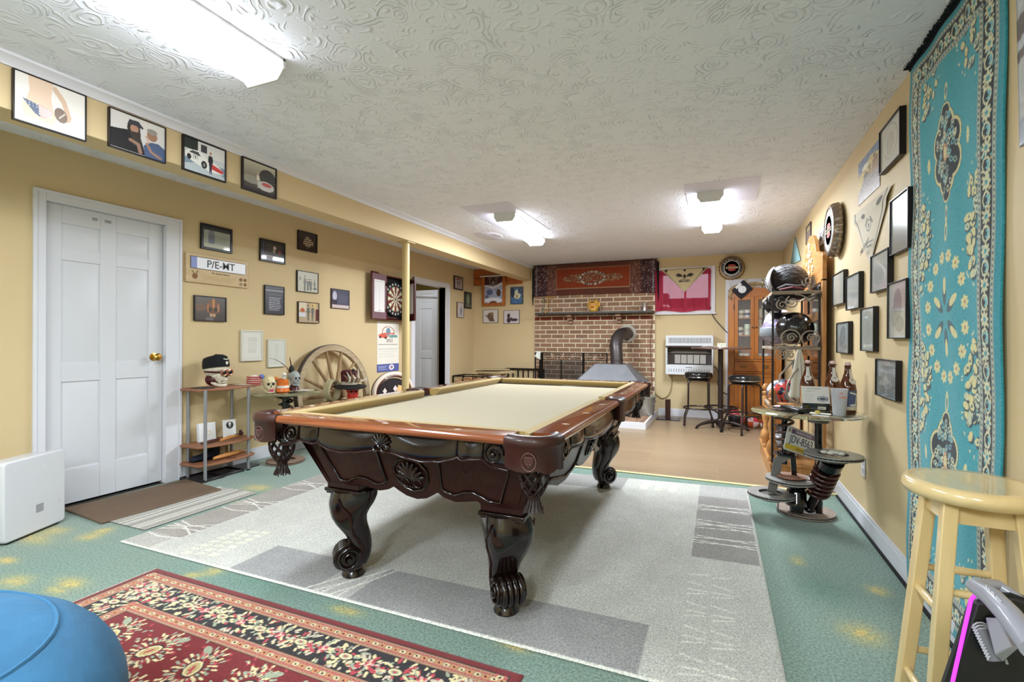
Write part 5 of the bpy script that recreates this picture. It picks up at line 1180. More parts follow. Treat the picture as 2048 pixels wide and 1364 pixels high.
t = thing('postcard', 'pale card lying on the glass side table by the wheel', 'card', (-3.62, 3.50, .646)); c = Cv(20, 14, (206, 200, 190)); prt('card_face', c, (-3.70, 3.44, .650), (.14, .02, 0), (-.02, .12, 0), MATTE, t, thick=.003)

# hat skull, straw hat, chair
t = thing('round_stool_table', 'low round wooden pedestal behind the pool table', 'stand', (-3.52, 3.98, 0)); m = MB(); m.lathe([(.001, 0), (.16, 0), (.16, .02), (.05, .05), (.04, .30), (.05, .44), (.20, .47), (.20, .50), (.001, .50)], (-3.52, 3.98, 0), WWD, 28); m.build('pedestal', t, world=True)
t['label'] = 'round wooden pedestal under the red skull in the wide brimmed hat'
t = thing('skull_ornament', 'glossy red skull wearing a dark wide brimmed feathered hat', 'skull', (-3.50, 4.0, .50))
skull(t, Vector((-3.50, 4.03, .50)), .19, rad(-40), mat('red_glaze_skull', (214, 60, 50), .2, coat=.6))
m = MB(); hb = mat('black_hat_felt', (16, 14, 18), .7); hm_ = mat('maroon_hat', (70, 16, 26), .7)
C_ = Vector((-3.52, 4.0, .665)); rings = []
for r_, z in ((.10, -.012), (.17, -.02), (.175, -.012), (.10, .004), (.001, .006)): rings.append([C_+Vector((r_*math.cos(a), r_*math.sin(a), z-.022*math.cos(a+.6)**2*(r_/.17))) for a in [2*PI*j/32 for j in range(32)]])
m.loft(rings, hb); m.build('hat_brim', t, world=True, sharp=70)
m = MB(); m.lathe([(.085, 0), (.082, .06), (.086, .13), (.07, .15), (.001, .155)], C_, hm_, 24); m.lathe([(.088, .004), (.088, .035), (.08, .037)], C_, flat((180, 168, 150)), 24); m.build('hat_crown', t, world=True)
m = MB(); wf_ = flat((196, 186, 166))
for k in range(7): a = rad(-70+k*16); b0_ = C_+Vector((.085*math.cos(a), .085*math.sin(a), .02)); m.tube([b0_, b0_+Vector((.02, .0, .05)), b0_+Vector((.0, .012*k-.04, .09+.03*(k % 3)))], [.005, .014, .002], wf_ if k % 2 else flat((120, 84, 60)), 6)
m.tube([C_+Vector((.07, -.07, .03)), C_+Vector((.10, -.11, .05)), C_+Vector((.10, -.09, .09))], [.012, .009, .002], wf_, 6); m.tube([C_+Vector((.10, .05, .03)), C_+Vector((.13, .10, .05)), C_+Vector((.12, .13, .09))], [.012, .009, .002], wf_, 6)
m.ell(C_+Vector((.07, -.02, .15)), (.015, .015, .02), flat((24, 20, 20)), 8, 6); m.build('hat_feather', t, world=True)
t = thing('rope_coil', 'thick cream knotted coil hung on the wheel hub', 'coil', (-3.62, 3.90, .56)); m = MB(); rp_ = mat('cream_rope', (176, 164, 130), .9, bump=(90, .6, .005))
for k in range(4): m.tube([(-3.66+.018*k, 3.88+.10*math.cos(a)*.8, .612+.10*math.sin(a)) for a in [2*PI*i/24 for i in range(24)]], .014, rp_, 8, True)
m.build('rope', t, world=True)
t = thing('chair', 'round backed chair with cream frame and playing card print by the post', 'chair', (-3.45, 4.75, 0)); cf = mat('cream_frame', (210, 196, 180), .4); cd = mat('dark_cherry_trim', (60, 20, 18), .3, coat=.4)
# back hoop in a plane facing the room and the camera
hc = Vector((-3.50, 4.72, .52)); hx = Vector((.35, .94, 0)).normalized(); 
def hoop(R1, R2, n_, mt, rr): 
    P = [hc+hx*R1*math.cos(a)+Vector((0, 0, 1))*R2*math.sin(a)+Vector((.94, -.35, 0))*n_ for a in [rad(q) for q in range(-30, 211, 12)]]; m = MB(); m.tube(P, rr, mt, 10); return m
hoop(.255, .215, 0, cf, .026).build('back_frame', t, world=True); hoop(.228, .188, .012, cd, .012).build('back_trim', t, world=True); hoop(.262, .222, -.02, cd, .020).build('back_edge', t, world=True)
m = MB(); P = [hc+hx*.20*math.cos(a)+Vector((0, 0, 1))*.165*math.sin(a) for a in [rad(q) for q in range(0, 181, 10)]]+[hc-hx*.20-Vector((0, 0, .08)), hc+hx*.20-Vector((0, 0, .08))]
Mh = basis(hc, hx, (0, 0, 1), (.94, -.35, 0)); Mi = Mh.inverted(); m.prism([((Mi @ p).x, (Mi @ p).y) for p in P], -.01, .006, flat((22, 18, 22), .6), Mh); bp_ = m.build('back_pad', t, world=True)
m = MB(); 
for (x, z, s) in ((-.12, .02, .028), (.02, .04, .03)): m.prism([(x-s, z), (x, z-s*1.3), (x+s, z), (x, z+s*1.3)], .0065, .009, flat((214, 206, 200)), Mh)
m.prism([(.02, -.05), (.16, -.05), (.15, .06), (.06, .08)], .0065, .009, flat((206, 176, 120)), Mh); m.build('card_print', t, world=True, label='playing card motifs')
m = MB(); sc_ = Vector((-3.28, 4.66, .43)); m.lathe([(.001, -.03), (.22, -.03), (.235, 0), (.22, .03), (.001, .045)], sc_, mat('red_white_cushion', (206, 120, 112), .8, noise=(24, .6)), 28); m.build('seat', t, world=True)
for (dx, dy) in ((-.16, -.16), (.16, -.16), (.16, .16), (-.16, .16)): m = MB(); m.tube([sc_+Vector((dx, dy, -.02)), sc_+Vector((dx*1.2, dy*1.2, -.43))], [.022, .014], cd, 10); m.build('leg', t, world=True)
for (lb, x, y, z, cc, mtn) in (('crumpled red and white cloth on the chair seat', -3.27, 4.70, .475, (206, 90, 84), 'red_white_cloth'),):
    t = thing('cloth', lb, 'cloth', (x, y, z)); m = MB(); m.grid(lambda u, v: Vector((x-.16+.32*u, y-.18+.36*v, z+.03+.025*math.sin(9*u+4*v)*math.sin(7*v+2))), 20, 20, mat(mtn, cc, .85, noise=(20, .7))); m.build('cloth_fold', t, world=True, solid=.006)
# ------------------------------------------------------------ back of the room
# fringed rug on the chimney
c = Cv(260, 66, (84, 38, 26)); WW_, HH_ = 1.98, .50
def ec(*a, **k): well(c, *a, ww=WW_, hh=HH_, **k)
c.a[:] = (88, 44, 30); c.rect(0, 0, .12, 1, (58, 30, 34)); c.rect(.88, 0, 1, 1, (58, 30, 34)); c.rect(.12, 0, .20, 1, (100, 62, 50)); c.rect(.80, 0, .88, 1, (100, 62, 50))
c.rect(.195, .12, .80, .80, (150, 120, 90)); c.rect(.20, .14, .795, .78, (128, 50, 18))
for i in range(500): ec(random.choice((random.uniform(.02, .38), random.uniform(1.6, 1.96))), random.uniform(.02, .48), .010, .005, random.choice(((130, 116, 120), (160, 130, 116), (40, 26, 34), (110, 60, 50))), rot=random.uniform(0, 3))
for i in range(420):
    a = random.uniform(-1, 1); x = WW_/2+a*.48; y = .235+random.uniform(-1, 1)*.075*(1-abs(a)**2)**.5; ec(x, y, .013, .006, random.choice(((120, 96, 72), (150, 130, 104), (96, 60, 40))), rot=random.uniform(0, 3))
for i in range(60):
    a = 2*PI*i/60; x = WW_/2+.20*math.cos(a); y = .235+.10*math.sin(a); ec(x, y, .018, .010, random.choice(((176, 164, 146), (190, 180, 160), (90, 80, 76))), rot=a)
for i in range(16): ec(.05+.0*i, .02+.031*i, .014, .010, (150, 150, 160), hole=.5); ec(WW_-.05, .02+.031*i, .014, .010, (150, 150, 160), hole=.5)
c.noise(6)
t = thing('wall_rug', 'maroon and orange rug with dark fringe hung over the brick chimney', 'rug', (-1.85, YBR, 2.12))
def sag(UU, VV, g): g = g.copy(); g[..., 1] += -.012*(1-VV)-.006*np.sin(UU*26); g[..., 2] += .010*np.sin(UU*PI)*(1-VV); return g
prt('rug_pile', c, (-2.84, YBR-.012, 1.865), (WW_, 0, 0), (0, 0, .505), pile('maroon_rug_pile', 160, .8, 1.15), t, fn=sag, thick=.006)
m = MB(); fb2 = mat('dark_fringe', (18, 14, 20), .85)
for sx, x in ((-1, -2.84), (1, -2.84+WW_)):
    for i in range(46): z = 1.86+i*.0108; m.tube([(x, YBR-.02, z), (x+sx*(.02+.01*random.random()), YBR-.02, z-.03), (x+sx*.02, YBR-.014, z-.12-.03*random.random())], .006, fb2, 4)
for i in range(120): x = -2.86+i*.0168; m.tube([(x, YBR-.016, 2.372), (x+random.uniform(-.01, .01), YBR-.02, 2.381)], .006, fb2, 4)
m.build('fringe', t, world=True)
# mantel ornaments
t = thing('hourglass_stand', 'clear glass and brass hourglass stand at the left end of the mantel', 'ornament', (-2.60, 7.54, 1.586)); m = MB()
m.cyl((-2.60, 7.54, 1.586), (-2.60, 7.54, 1.60), .035, BRASS, 16); m.cyl((-2.56, 7.54, 1.60), (-2.56, 7.54, 1.84), .006, BRASS, 8); m.box(-2.60, -2.46, 7.535, 7.545, 1.835, 1.85, BRASS); m.build('stand', t, world=True)
m = MB(); m.lathe([(.03, 1.60), (.012, 1.72), (.03, 1.84)], (-2.64, 7.54, 0), GLASS, 14); m.build('glass_tube', t, world=True)
t = thing('mask_figure', 'small yellow and red mask figure in the middle of the mantel', 'figure', (-1.80, 7.52, 1.586)); c = Cv(40, 44, (206, 160, 60)); 
for x in (.3, .7): c.ell(x, .34, .14, .12, (150, 40, 30)); c.ell(x, .34, .07, .06, (230, 214, 190)); c.ell(x, .34, .03, .03, (30, 20, 20))
c.ell(.5, .62, .16, .08, (150, 40, 30)); c.ell(.5, .82, .25, .08, (220, 190, 120)); c.rect(.3, .8, .7, .83, (120, 60, 30)); c.ell(.5, .12, .2, .08, (90, 50, 24))
m = MB(); ym = mat('yellow_glaze', (206, 160, 60), .45); m.lathe([(.001, 1.586), (.055, 1.588), (.062, 1.62), (.085, 1.68), (.08, 1.73), (.05, 1.755), (.001, 1.76)], (-1.80, 7.54, 0), ym, 20); 
for sx in (-1, 1): m.ell((-1.80+sx*.08, 7.54, 1.70), (.025, .012, .04), ym, 10, 6); m.tube([(-1.80+sx*.04, 7.53, 1.74), (-1.80+sx*.06, 7.53, 1.785)], [.014, .003], ym, 6)
m.build('body', t, world=True)
def wrap(UU, VV, g):
    a = (UU-.5)*2.4; r = .066+.022*np.sin(VV*PI*.9); g = g.copy(); g[..., 0] = -1.80+r*np.sin(a); g[..., 1] = 7.54-r*np.cos(a)-.003; g[..., 2] = 1.60+.15*VV; return g
prt('face', c, (0, 0, 0), (1, 0, 0), (0, 1, 0), MATTE, t, fn=wrap)
t = thing('tankard', 'small pewter tankard at the right end of the mantel', 'mug', (-1.02, 7.53, 1.586)); m = MB(); pw_ = mat('pewter', (176, 170, 168), .3, metal=.8); m.lathe([(.001, 1.586), (.036, 1.586), (.034, 1.60), (.036, 1.70), (.039, 1.708), (.033, 1.708), (.030, 1.60), (.001, 1.596)], (-1.02, 7.53, 0), pw_, 20); m.build('cup', t, world=True)
m = MB(); m.tube([(-1.055, 7.53, 1.69), (-1.085, 7.53, 1.68), (-1.085, 7.53, 1.63), (-1.055, 7.53, 1.615)], .006, pw_, 6); m.build('handle', t, world=True)

# wood stove with hood and pipe
STV = mat('stove_metal', (112, 112, 116), .55, metal=.35, noise=(5, .14)); PIPE = mat('stove_pipe', (78, 72, 72), .42, metal=.7, noise=(8, .2))
t = thing('wood_stove', 'grey metal fireplace stove with sloped hood on the brick hearth', 'stove', (-1.42, 6.98, HZ))
m = MB(); zb_, zt_ = .545, .80; Bq = [(-1.87, 6.72), (-.965, 6.72), (-.92, 6.86), (-.92, 7.33), (-1.915, 7.33), (-1.915, 6.86)]; Tq = [(-1.62, 6.90), (-1.19, 6.90), (-1.17, 6.93), (-1.17, 7.12), (-1.64, 7.12), (-1.64, 6.93)]
m.loft([[Vector((x, y, zb_-.035)) for x, y in Bq], [Vector((x, y, zb_)) for x, y in Bq], [Vector((x, y, zt_)) for x, y in Tq]], STV); m.build('hood', t, world=True, bevel=.004, sharp=25)
m = MB(); m.box(-1.82, -1.11, 6.80, 7.30, .16, .24, flat((28, 26, 26), .5)); m.box(-1.82, -1.11, 7.27, 7.30, .24, .51, STV); m.box(-1.82, -1.79, 6.95, 7.27, .24, .51, STV); m.box(-1.14, -1.11, 6.95, 7.27, .24, .51, STV)
m.tube([(-1.84, 6.78, .235), (-1.10, 6.78, .235)], .016, flat((24, 22, 22), .4), 8); m.build('firebox', t, world=True, bevel=.003)
for x in (-1.76, -1.15):
    for y in (6.84, 7.24): m = MB(); m.tube([(x, y, .17), (x*1.0, y, .12), (x+(.03 if x > -1.4 else -.03), y-.02, HZ)], [.02, .014, .02], flat((24, 22, 22), .4), 8); m.build('leg', t, world=True)
m = MB(); m.tube([(-1.335, 7.02, .79), (-1.345, 7.03, .95), (-1.36, 7.06, 1.06), (-1.355, 7.12, 1.16), (-1.33, 7.24, 1.225), (-1.30, 7.40, 1.245), (-1.30, YBR, 1.245)], .088, PIPE, 24); m.tube([(-1.338, 7.025, .85), (-1.338, 7.025, .86)], .092, PIPE, 24); m.tube([(-1.36, 7.05, 1.03), (-1.358, 7.065, 1.05)], .093, PIPE, 24)
m.build('flue_pipe', t, world=True, sharp=50)
m = MB(); rg = []
for r_, y in ((.10, 0), (.135, 0), (.135, -.012), (.10, -.012)): rg.append([Vector((-1.30+r_*math.cos(a), YBR+y-.0, 1.245+r_*math.sin(a))) for a in [2*PI*j/28 for j in range(28)]])
m.loft(rg, mat('flue_collar', (170, 164, 156), .6), False, True); m.build('wall_collar', t, world=True)
t = thing('galvanised_bucket', 'galvanised metal bucket with lid on the hearth beside the stove', 'bucket', (-.95, 7.12, HZ)); gz = mat('galvanised_steel', (176, 180, 180), .32, metal=.75, noise=(12, .15))
m = MB(); m.lathe([(.001, 0), (.115, 0), (.12, .01), (.128, .10), (.131, .10), (.131, .11), (.14, .24), (.145, .25), (.001, .25)], (-.95, 7.12, HZ), gz, 28); m.build('pail', t, world=True); m = MB(); m.lathe([(.148, .245), (.148, .262), (.10, .285), (.03, .30), (.02, .315), (.001, .318)], (-.95, 7.12, HZ), gz, 28); m.build('lid', t, world=True)
m = MB(); m.tube([(-.95+.15*math.cos(a), 7.10-.02, HZ+.22-.12*math.sin(a)) for a in [PI*i/12 for i in range(13)]], .004, CHROME, 6); m.build('handle', t, world=True)
# folding fire screen
t = thing('fire_screen', 'black wrought iron folding fire screen in front of the bricks', 'fire screen', (-2.1, 7.40, HZ)); zt = .945
def spn(name, a, b, scroll=True, mid=False):
    a = Vector(a); b = Vector(b); d = (b-a); L_ = d.length; d = d.normalized(); m = MB(); up = Vector((0, 0, 1))
    def Q(s, z): return a+d*s+up*z
    for s in (0, L_): m.bar(Q(s, HZ), Q(s, zt), .02, .016, BLACKM)
    for z in (HZ+.03, zt-.12, zt-.008): m.bar(Q(0, z), Q(L_, z), .012, .012, BLACKM)
    if mid: m.bar(Q(L_*.47, HZ+.03), Q(L_*.47, zt-.12), .025, .012, BLACKM)
    n = max(1, int(L_/.16))
    if scroll:
        for k in range(n):
            c0 = L_*(k+.5)/n
            for e in (-1, 1): m.tube([Q(c0+e*(.02+.045*(1-i/26))*math.cos(e*0+i/26*PI*2.6)*1-e*0, zt-.065+.042*(1-i/30)*math.sin(i/26*PI*2.6)) for i in range(26)], .0035, BLACKM, 5)
    return m.build(name, t, world=True)
spn('screen_panel', (-2.58, 7.36, 0), (-1.94, 7.42, 0), mid=True); spn('screen_panel', (-1.92, 7.42, 0), (-1.55, 7.36, 0))
spn('screen_panel', (-2.62, 7.34, 0), (-2.66, 7.24, 0), False); spn('screen_panel', (-2.60, 7.34, 0), (-2.56, 7.24, 0), False)
m = MB(); mesh_m = mat('screen_mesh', (40, 38, 38), .6, alpha=.35); m.box(-2.57, -1.95, 7.40, 7.402, HZ+.03, zt-.13, mesh_m); m.build('mesh', t, world=True)
t = thing('rag', 'white rag hanging over the left corner of the fire screen', 'rag', (-2.63, 7.28, .95)); m = MB(); m.grid(lambda u, v: Vector((-2.67+.09*u, 7.27+.03*math.sin(5*v)-.03*(v > .5)*(v-.5), .96-.11*abs(v-.5)*2*(.7+.5*u))), 8, 10, flat((206, 206, 196), .9)); m.build('rag_cloth', t, world=True, solid=.004)
# log racks in the corner
def rack(label, x0, x1, y0, y1, z1, nb, front=True):
    t = thing('log_rack', label, 'rack', ((x0+x1)/2, (y0+y1)/2, 0)); m = MB()
    for x in (x0, x1):
        for y in (y0, y1): m.bar((x, y, 0), (x, y, z1), .016, .016, BLACKM)
    for z in (.12, z1): 
        for (p, q) in (((x0, y0), (x1, y0)), ((x1, y0), (x1, y1)), ((x1, y1), (x0, y1)), ((x0, y1), (x0, y0))): m.bar((*p, z), (*q, z), .016, .016, BLACKM)
    m.build('frame', t, world=True); m = MB()
    for i in range(1, nb): x = x0+(x1-x0)*i/nb; m.bar((x, y1, .12), (x, y1, z1), .01, .01, BLACKM); m.bar((x, y0, .12), (x, y0, z1), .01, .01, BLACKM)
    m.build('bars', t, world=True); return t
rack('black iron rack by the left wall, filled with firewood', -3.96, -3.42, 6.92, 7.28, .555, 3)
rack('black iron rack along the back wall beside the chimney', -3.30, -2.66, 7.40, 7.66, .655, 7)
LOG = [mat('split_wood_%d' % i, c_, .8, noise=(8, .2)) for i, c_ in enumerate(((176, 128, 90), (150, 106, 74), (190, 146, 106)))]
gi = 0
for k, (x, y, z, r_) in enumerate(((-3.86, 7.1, .20, .07), (-3.70, 7.1, .20, .075), (-3.53, 7.1, .20, .07), (-3.80, 7.1, .34, .075), (-3.62, 7.1, .34, .07), (-3.86, 7.1, .465, .05), (-3.74, 7.1, .475, .055), (-3.60, 7.1, .465, .055), (-3.49, 7.1, .45, .045))):
    t = thing('firewood_log', 'split firewood log in the iron rack by the left wall', 'log', (x, 6.95, z), 0, 'logs in the left iron rack'); m = MB(); m.tube([(x, 6.94, z), (x+.01, 7.26, z)], r_, LOG[k % 3], 9); m.build('log_body', t, world=True, sharp=30)
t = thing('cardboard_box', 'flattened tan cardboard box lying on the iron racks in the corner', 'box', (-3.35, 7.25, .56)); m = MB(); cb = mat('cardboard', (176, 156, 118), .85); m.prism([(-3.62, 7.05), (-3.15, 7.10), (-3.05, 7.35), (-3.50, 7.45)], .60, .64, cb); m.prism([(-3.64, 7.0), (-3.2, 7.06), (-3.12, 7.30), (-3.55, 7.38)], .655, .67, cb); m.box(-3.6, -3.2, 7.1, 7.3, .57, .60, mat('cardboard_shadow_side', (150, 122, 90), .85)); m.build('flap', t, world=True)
# window curtain and bandana
cm_ = mat('crimson_curtain', (190, 44, 76), .85); nt = cm_.node_tree; b = nt.nodes['Principled BSDF']; tr = nd(nt, 'ShaderNodeBsdfTranslucent'); tr.inputs[0].default_value = [*[float(q) for q in lin((220, 70, 100))], 1]; tp = nd(nt, 'ShaderNodeBsdfTransparent'); tp.inputs[0].default_value = (.95, .75, .8, 1)
mx = nd(nt, 'ShaderNodeMixShader'); mx.inputs[0].default_value = .5; mx2 = nd(nt, 'ShaderNodeMixShader'); mx2.inputs[0].default_value = .18
nt.links.new(b.outputs[0], mx.inputs[1]); nt.links.new(tr.outputs[0], mx.inputs[2]); nt.links.new(mx.outputs[0], mx2.inputs[1]); nt.links.new(tp.outputs[0], mx2.inputs[2]); nt.links.new(mx2.outputs[0], nt.nodes['Material Output'].inputs[0])
t = thing('curtain', 'sheer crimson curtain pinned over the high window', 'curtain', (-.47, YB-.05, 1.9))
m = MB(); m.grid(lambda u, v: Vector((-.885+.78*u+.02*(v-.5)*(1-v)*(u-.5), YB-.050-.010*math.sin(u*31+v*2)-.008*math.sin(u*57)-.02*v*(1-v), 1.575+.62*v+.012*math.sin(u*9)*(1-v)-.03*(1-abs(2*u-1))*v*0)), 90, 14, cm_); m.build('curtain_cloth', t, world=True, sharp=80)
t = thing('bandana', 'tan triangular bandana with black eagle print over the curtain', 'bandana', (-.46, YB-.07, 2.0))
BA, BB, BC = Vector((-.80, YB-.085, 2.205)), Vector((-.13, YB-.085, 2.215)), Vector((-.46, YB-.095, 1.855))
c = Cv(150, 150, (190, 172, 134)); 
def tri(UU, VV, g):
    out = np.zeros(UU.shape+(3,)); 
    for k in range(3): out[..., k] = BC[k]*(1-VV)+(BA[k]*(1-UU)+BB[k]*UU)*VV
    out[..., 1] += -.004*np.sin(UU*18)*VV; return out
c.a[(c.x < .06) | (c.x > .94)] = (110, 96, 74); c.a[((c.x < .035) | (c.x > .965))] = (184, 166, 128); c.a[c.y < .05] = (110, 96, 74); c.a[c.y < .03] = (184, 166, 128); c.noise(5)
prt('bandana_cloth', c, (0, 0, 0), (1, 0, 0), (0, 1, 0), MATTE, t, fn=tri)
ink = flat((44, 40, 38), .8); m = MB(); Mb = basis((-.46, YB-.096, 2.06), (1, 0, 0), (0, 0, 1), (0, -1, 0))
for e in (-1, 1): m.prism([(e*.02, .02), (e*.05, .06), (e*.09, .075), (e*.135, .045), (e*.10, .05), (e*.12, .03), (e*.085, .035), (e*.10, .015), (e*.06, .025)][::e], 0, .001, ink, Mb); m.prism([(e*.26-.02, .12), (e*.26, .095), (e*.26+.02, .12), (e*.26, .145)], 0, .001, ink, Mb)
m.prism([(-.02, .02), (0, -.01), (.02, .02), (.015, .05), (0, .06), (-.015, .05)], 0, .001, ink, Mb); m.prism([(-.02, .115), (0, .095), (.02, .115), (0, .135)], 0, .001, ink, Mb)
m.build('eagle_print', t, world=True); text('bandana_lettering', 'MILITARY', .038, Mb @ Matrix.Translation((0, -.045, 0)), ink, t, bold=.001); text('bandana_lettering', 'SUPPORT OUR', .018, Mb @ Matrix.Translation((0, -.018, 0)), ink, t)
# big bottle cap signs
def cap_sign(label, C, N, R_, up=Vector((0, 0, 1)), ring=(60, 46, 36), steel=(120, 112, 104), letters=True):
    t = thing('bottle_cap_sign', label, 'sign', C); N = Vector(N); x = up.cross(N).normalized(); M_ = basis(C, x, up, N)
    m = MB(); rg = []; st = mat('cap_steel_%d' % steel[0], steel, .28, metal=.85)
    for r_, z, am in ((.97, .004, .03), (1., .012, .03), (.96, .045, .012), (.88, .062, 0), (.80, .064, 0), (.78, .058, 0), (.001, .058, 0)): rg.append([M_ @ Vector((R_*r_*(1+am*math.cos(a*21)-am)*math.cos(a), R_*r_*(1+am*math.cos(a*21)-am)*math.sin(a), z)) for a in [2*PI*j/168 for j in range(168)]])
    m.loft(rg, st); m.build('cap', t, world=True, sharp=40)
    def ringp(name, r0, r1, z, cc, lb=None):
        m = MB(); m.lathe([(max(r0, .001)*R_, z), (r1*R_, z), (r1*R_, z+.001), (max(r0, .001)*R_, z+.001)], (0, 0, 0), flat(cc, .35), 48, M_); return m.build(name, t, world=True, label=lb)
    ringp('cap_face', 0, .78, .0585, ring); ringp('cap_face', .55, .60, .0598, (170, 166, 160)); ringp('cap_face', 0, .53, .0598, (90, 88, 86))
    m = MB(); rd_ = flat((170, 60, 56))
    for e in (-1, 1): m.lathe([(.001, .0600), (.26*R_, .0600), (.26*R_, .0612), (.001, .0612)], (0, 0, 0), rd_, 24, M_ @ Matrix.Translation((0, e*.16*R_, 0)) @ Matrix.Diagonal((1.1, .42, 1, 1)))
    m.prism([(-.46*R_, -.07*R_), (.46*R_, -.07*R_), (.46*R_, .07*R_), (-.46*R_, .07*R_)], .061, .0625, flat((190, 172, 130)), M_); m.build('emblem', t, world=True, label='red ovals behind a cream bar')
    wt = flat((222, 216, 206)); 
    def arc_text(s, r_, a0, a1, sz, flip=1):
        for i, ch in enumerate(s):
            a = rad(a0+(a1-a0)*i/max(1, len(s)-1)); 
            if ch != ' ': text('lettering', ch, sz, M_ @ Matrix.Translation((r_*math.cos(a), r_*math.sin(a), .0595)) @ Matrix.Rotation(a-flip*PI/2, 4, 'Z'), wt, t)
    arc_text('GENUINE', .67*R_, 145, 35, R_*.22); arc_text('MOTORCYCLES', .67*R_, 215, 325, R_*.17, -1); text('lettering', 'HARLEY-DAVIDSON', R_*.105, M_ @ Matrix.Translation((0, 0, .0628)), flat((60, 50, 44)), t)
    return t
cap_sign('big round bottle cap sign on the back wall beside the window', Vector((.174, YB-.001, 2.185)), (0, -1, 0), .178, ring=(50, 40, 34), steel=(150, 120, 90))
# wall heater
HWm = mat('heater_enamel', (216, 218, 222), .35); t = thing('wall_heater', 'white gas wall heater with grilles and glowless ceramic plaques', 'heater', (-.39, YB, .66)); hx0, hx1, hz0, hz1, hd = -.715, -.062, .64, 1.215, .20
t['label'] = 'white gas wall heater with ceramic plaques under the window'
m = MB(); yf = YB-hd
m.box(hx0, hx1, yf, YB-.002, hz1-.155, hz1, HWm); m.box(hx0, hx1, yf, YB-.002, hz0, hz0+.145, HWm); m.box(hx0, hx0+.022, yf, YB-.002, hz0+.145, hz1-.155, HWm); m.box(hx1-.022, hx1, yf, YB-.002, hz0+.145, hz1-.155, HWm); m.box(hx0+.022, hx1-.022, YB-.04, YB-.002, hz0+.145, hz1-.155, flat((70, 62, 58), .5, metal=.5))
m.build('housing', t, world=True, bevel=.006)
m = MB(); dk = flat((60, 60, 62), .6)
for i in range(30): x = hx0+.045+i*.0195; m.box(x, x+.008, yf-.0012, yf+.002, hz1-.115, hz1-.035, dk)
m.build('top_grille', t, world=True); m = MB()
for i in range(17): x = hx0+.045+i*.0345; m.box(x, x+.006, yf-.0012, yf+.002, hz0+.04, hz0+.085, dk)
m.box(-.44, -.35, yf-.001, yf+.002, hz0+.105, hz0+.113, dk); m.build('bottom_grille', t, world=True)
m = MB(); gp = mat('ceramic_plaque', (164, 158, 150), .8, noise=(60, .1))
for i in range(5): x = hx0+.12+i*.088; m.box(x, x+.078, YB-.075, YB-.04, hz0+.16, hz0+.29, gp)
m.build('ceramic_plaque', t, world=True); m = MB(); m.box(hx0-.002, hx1+.002, yf-.012, yf+.03, hz1-.175, hz1-.158, flat((70, 54, 50), .3, metal=.6)); m.prism([(hx0+.03, hz0+.31), (hx1-.03, hz0+.31), (hx1-.10, hz0+.34), (hx0+.10, hz0+.34)], 0, .01, flat((110, 104, 100), .3, metal=.8), basis((0, YB-.06, 0), (1, 0, 0), (0, 0, 1), (0, -1, 0))); m.build('reflector', t, world=True)
def cord(label, P, r, cc, name='cord'):
    t = thing(name, label, 'cord', P[0]); P = [Vector(p) for p in P]; Q = []
    for i in range(len(P)-1):
        p0, p1, p2, p3 = P[max(i-1, 0)], P[i], P[i+1], P[min(i+2, len(P)-1)]
        for k in range(6):
            s = k/6; Q.append(.5*((2*p1)+(p2-p0)*s+(2*p0-5*p1+4*p2-p3)*s*s+(3*p1-p0-3*p2+p3)*s**3))
    Q.append(P[-1]); m = MB(); m.tube(Q, r, flat(cc, .5), 7); m.build('cable', t, world=True); return t
Yc = YB-.02
def pb(x, y, Y=Yc): return PY(x, y, Y)
cord('pale hose looping from the heater to the chimney corner', [pb(1343, 750), pb(1342, 775), pb(1336, 790), pb(1325, 796), pb(1313, 789), pb(1307, 778)], .009, (176, 156, 116), 'gas_hose')
cord('thin black cord hanging from the window corner to the cabinet', [pb(1422, 624), pb(1430, 638), pb(1442, 652), pb(1455, 666)], .006, (30, 28, 28))
cord('thin black cord hanging down beside the bar table post', [pb(1428, 732), pb(1434, 738), pb(1437, 752), pb(1436, 770), pb(1442, 782), pb(1455, 789)], .006, (34, 30, 30))
cord('thin reddish cord running down the bricks beside the window', [PY(1305, 632, YBR-.008), PY(1301, 680, YBR-.008), PY(1302, 730, YBR-.008), PY(1305, 780, YBR-.008)], .005, (130, 84, 70))
t = thing('floor_stand', 'black steel floor stand with a short square post by the hearth', 'stand', (-.66, 7.36, 0)); m = MB(); m.box(-.82, -.50, 7.24, 7.46, .004, .014, flat((44, 36, 34), .25, metal=.6)); m.build('base_plate', t, world=True, bevel=.003); m = MB(); m.box(-.70, -.63, 7.33, 7.40, .014, .29, flat((54, 30, 22), .3, metal=.3)); m.build('post', t, world=True, bevel=.003)

# bar table and stools
TBm = mat('dark_bronze_metal', (58, 48, 46), .35, metal=.6)
t = thing('bar_table', 'tall round bar table on a single dark metal post', 'bar table', (.03, 6.90, 0)); m = MB(); m.lathe([(.001, 1.03), (.355, 1.03), (.36, 1.036), (.36, 1.046), (.355, 1.052), (.001, 1.052)], (.03, 6.9, 0), mat('dark_table_top', (92, 66, 60), .3, coat=.3), 48); m.build('table_top', t, world=True, sharp=50)
m = MB(); m.lathe([(.032, .05), (.032, 1.03)], (.03, 6.9, 0), TBm, 20); m.lathe([(.05, .03), (.055, .08), (.045, .12), (.034, .13)], (.03, 6.9, 0), TBm, 20); m.build('post', t, world=True)
m = MB(); m.tube([(.03+.20*math.cos(a), 6.9+.20*math.sin(a), .27) for a in [2*PI*i/40 for i in range(40)]], .012, TBm, 8, True)
for k in range(4): a = rad(45+90*k); m.tube([(.03+.20*math.cos(a), 6.9+.20*math.sin(a), .265), (.03+.10*math.cos(a), 6.9+.10*math.sin(a), .23), (.03+.03*math.cos(a), 6.9+.03*math.sin(a), .19)], .007, TBm, 6)
m.build('foot_ring', t, world=True)
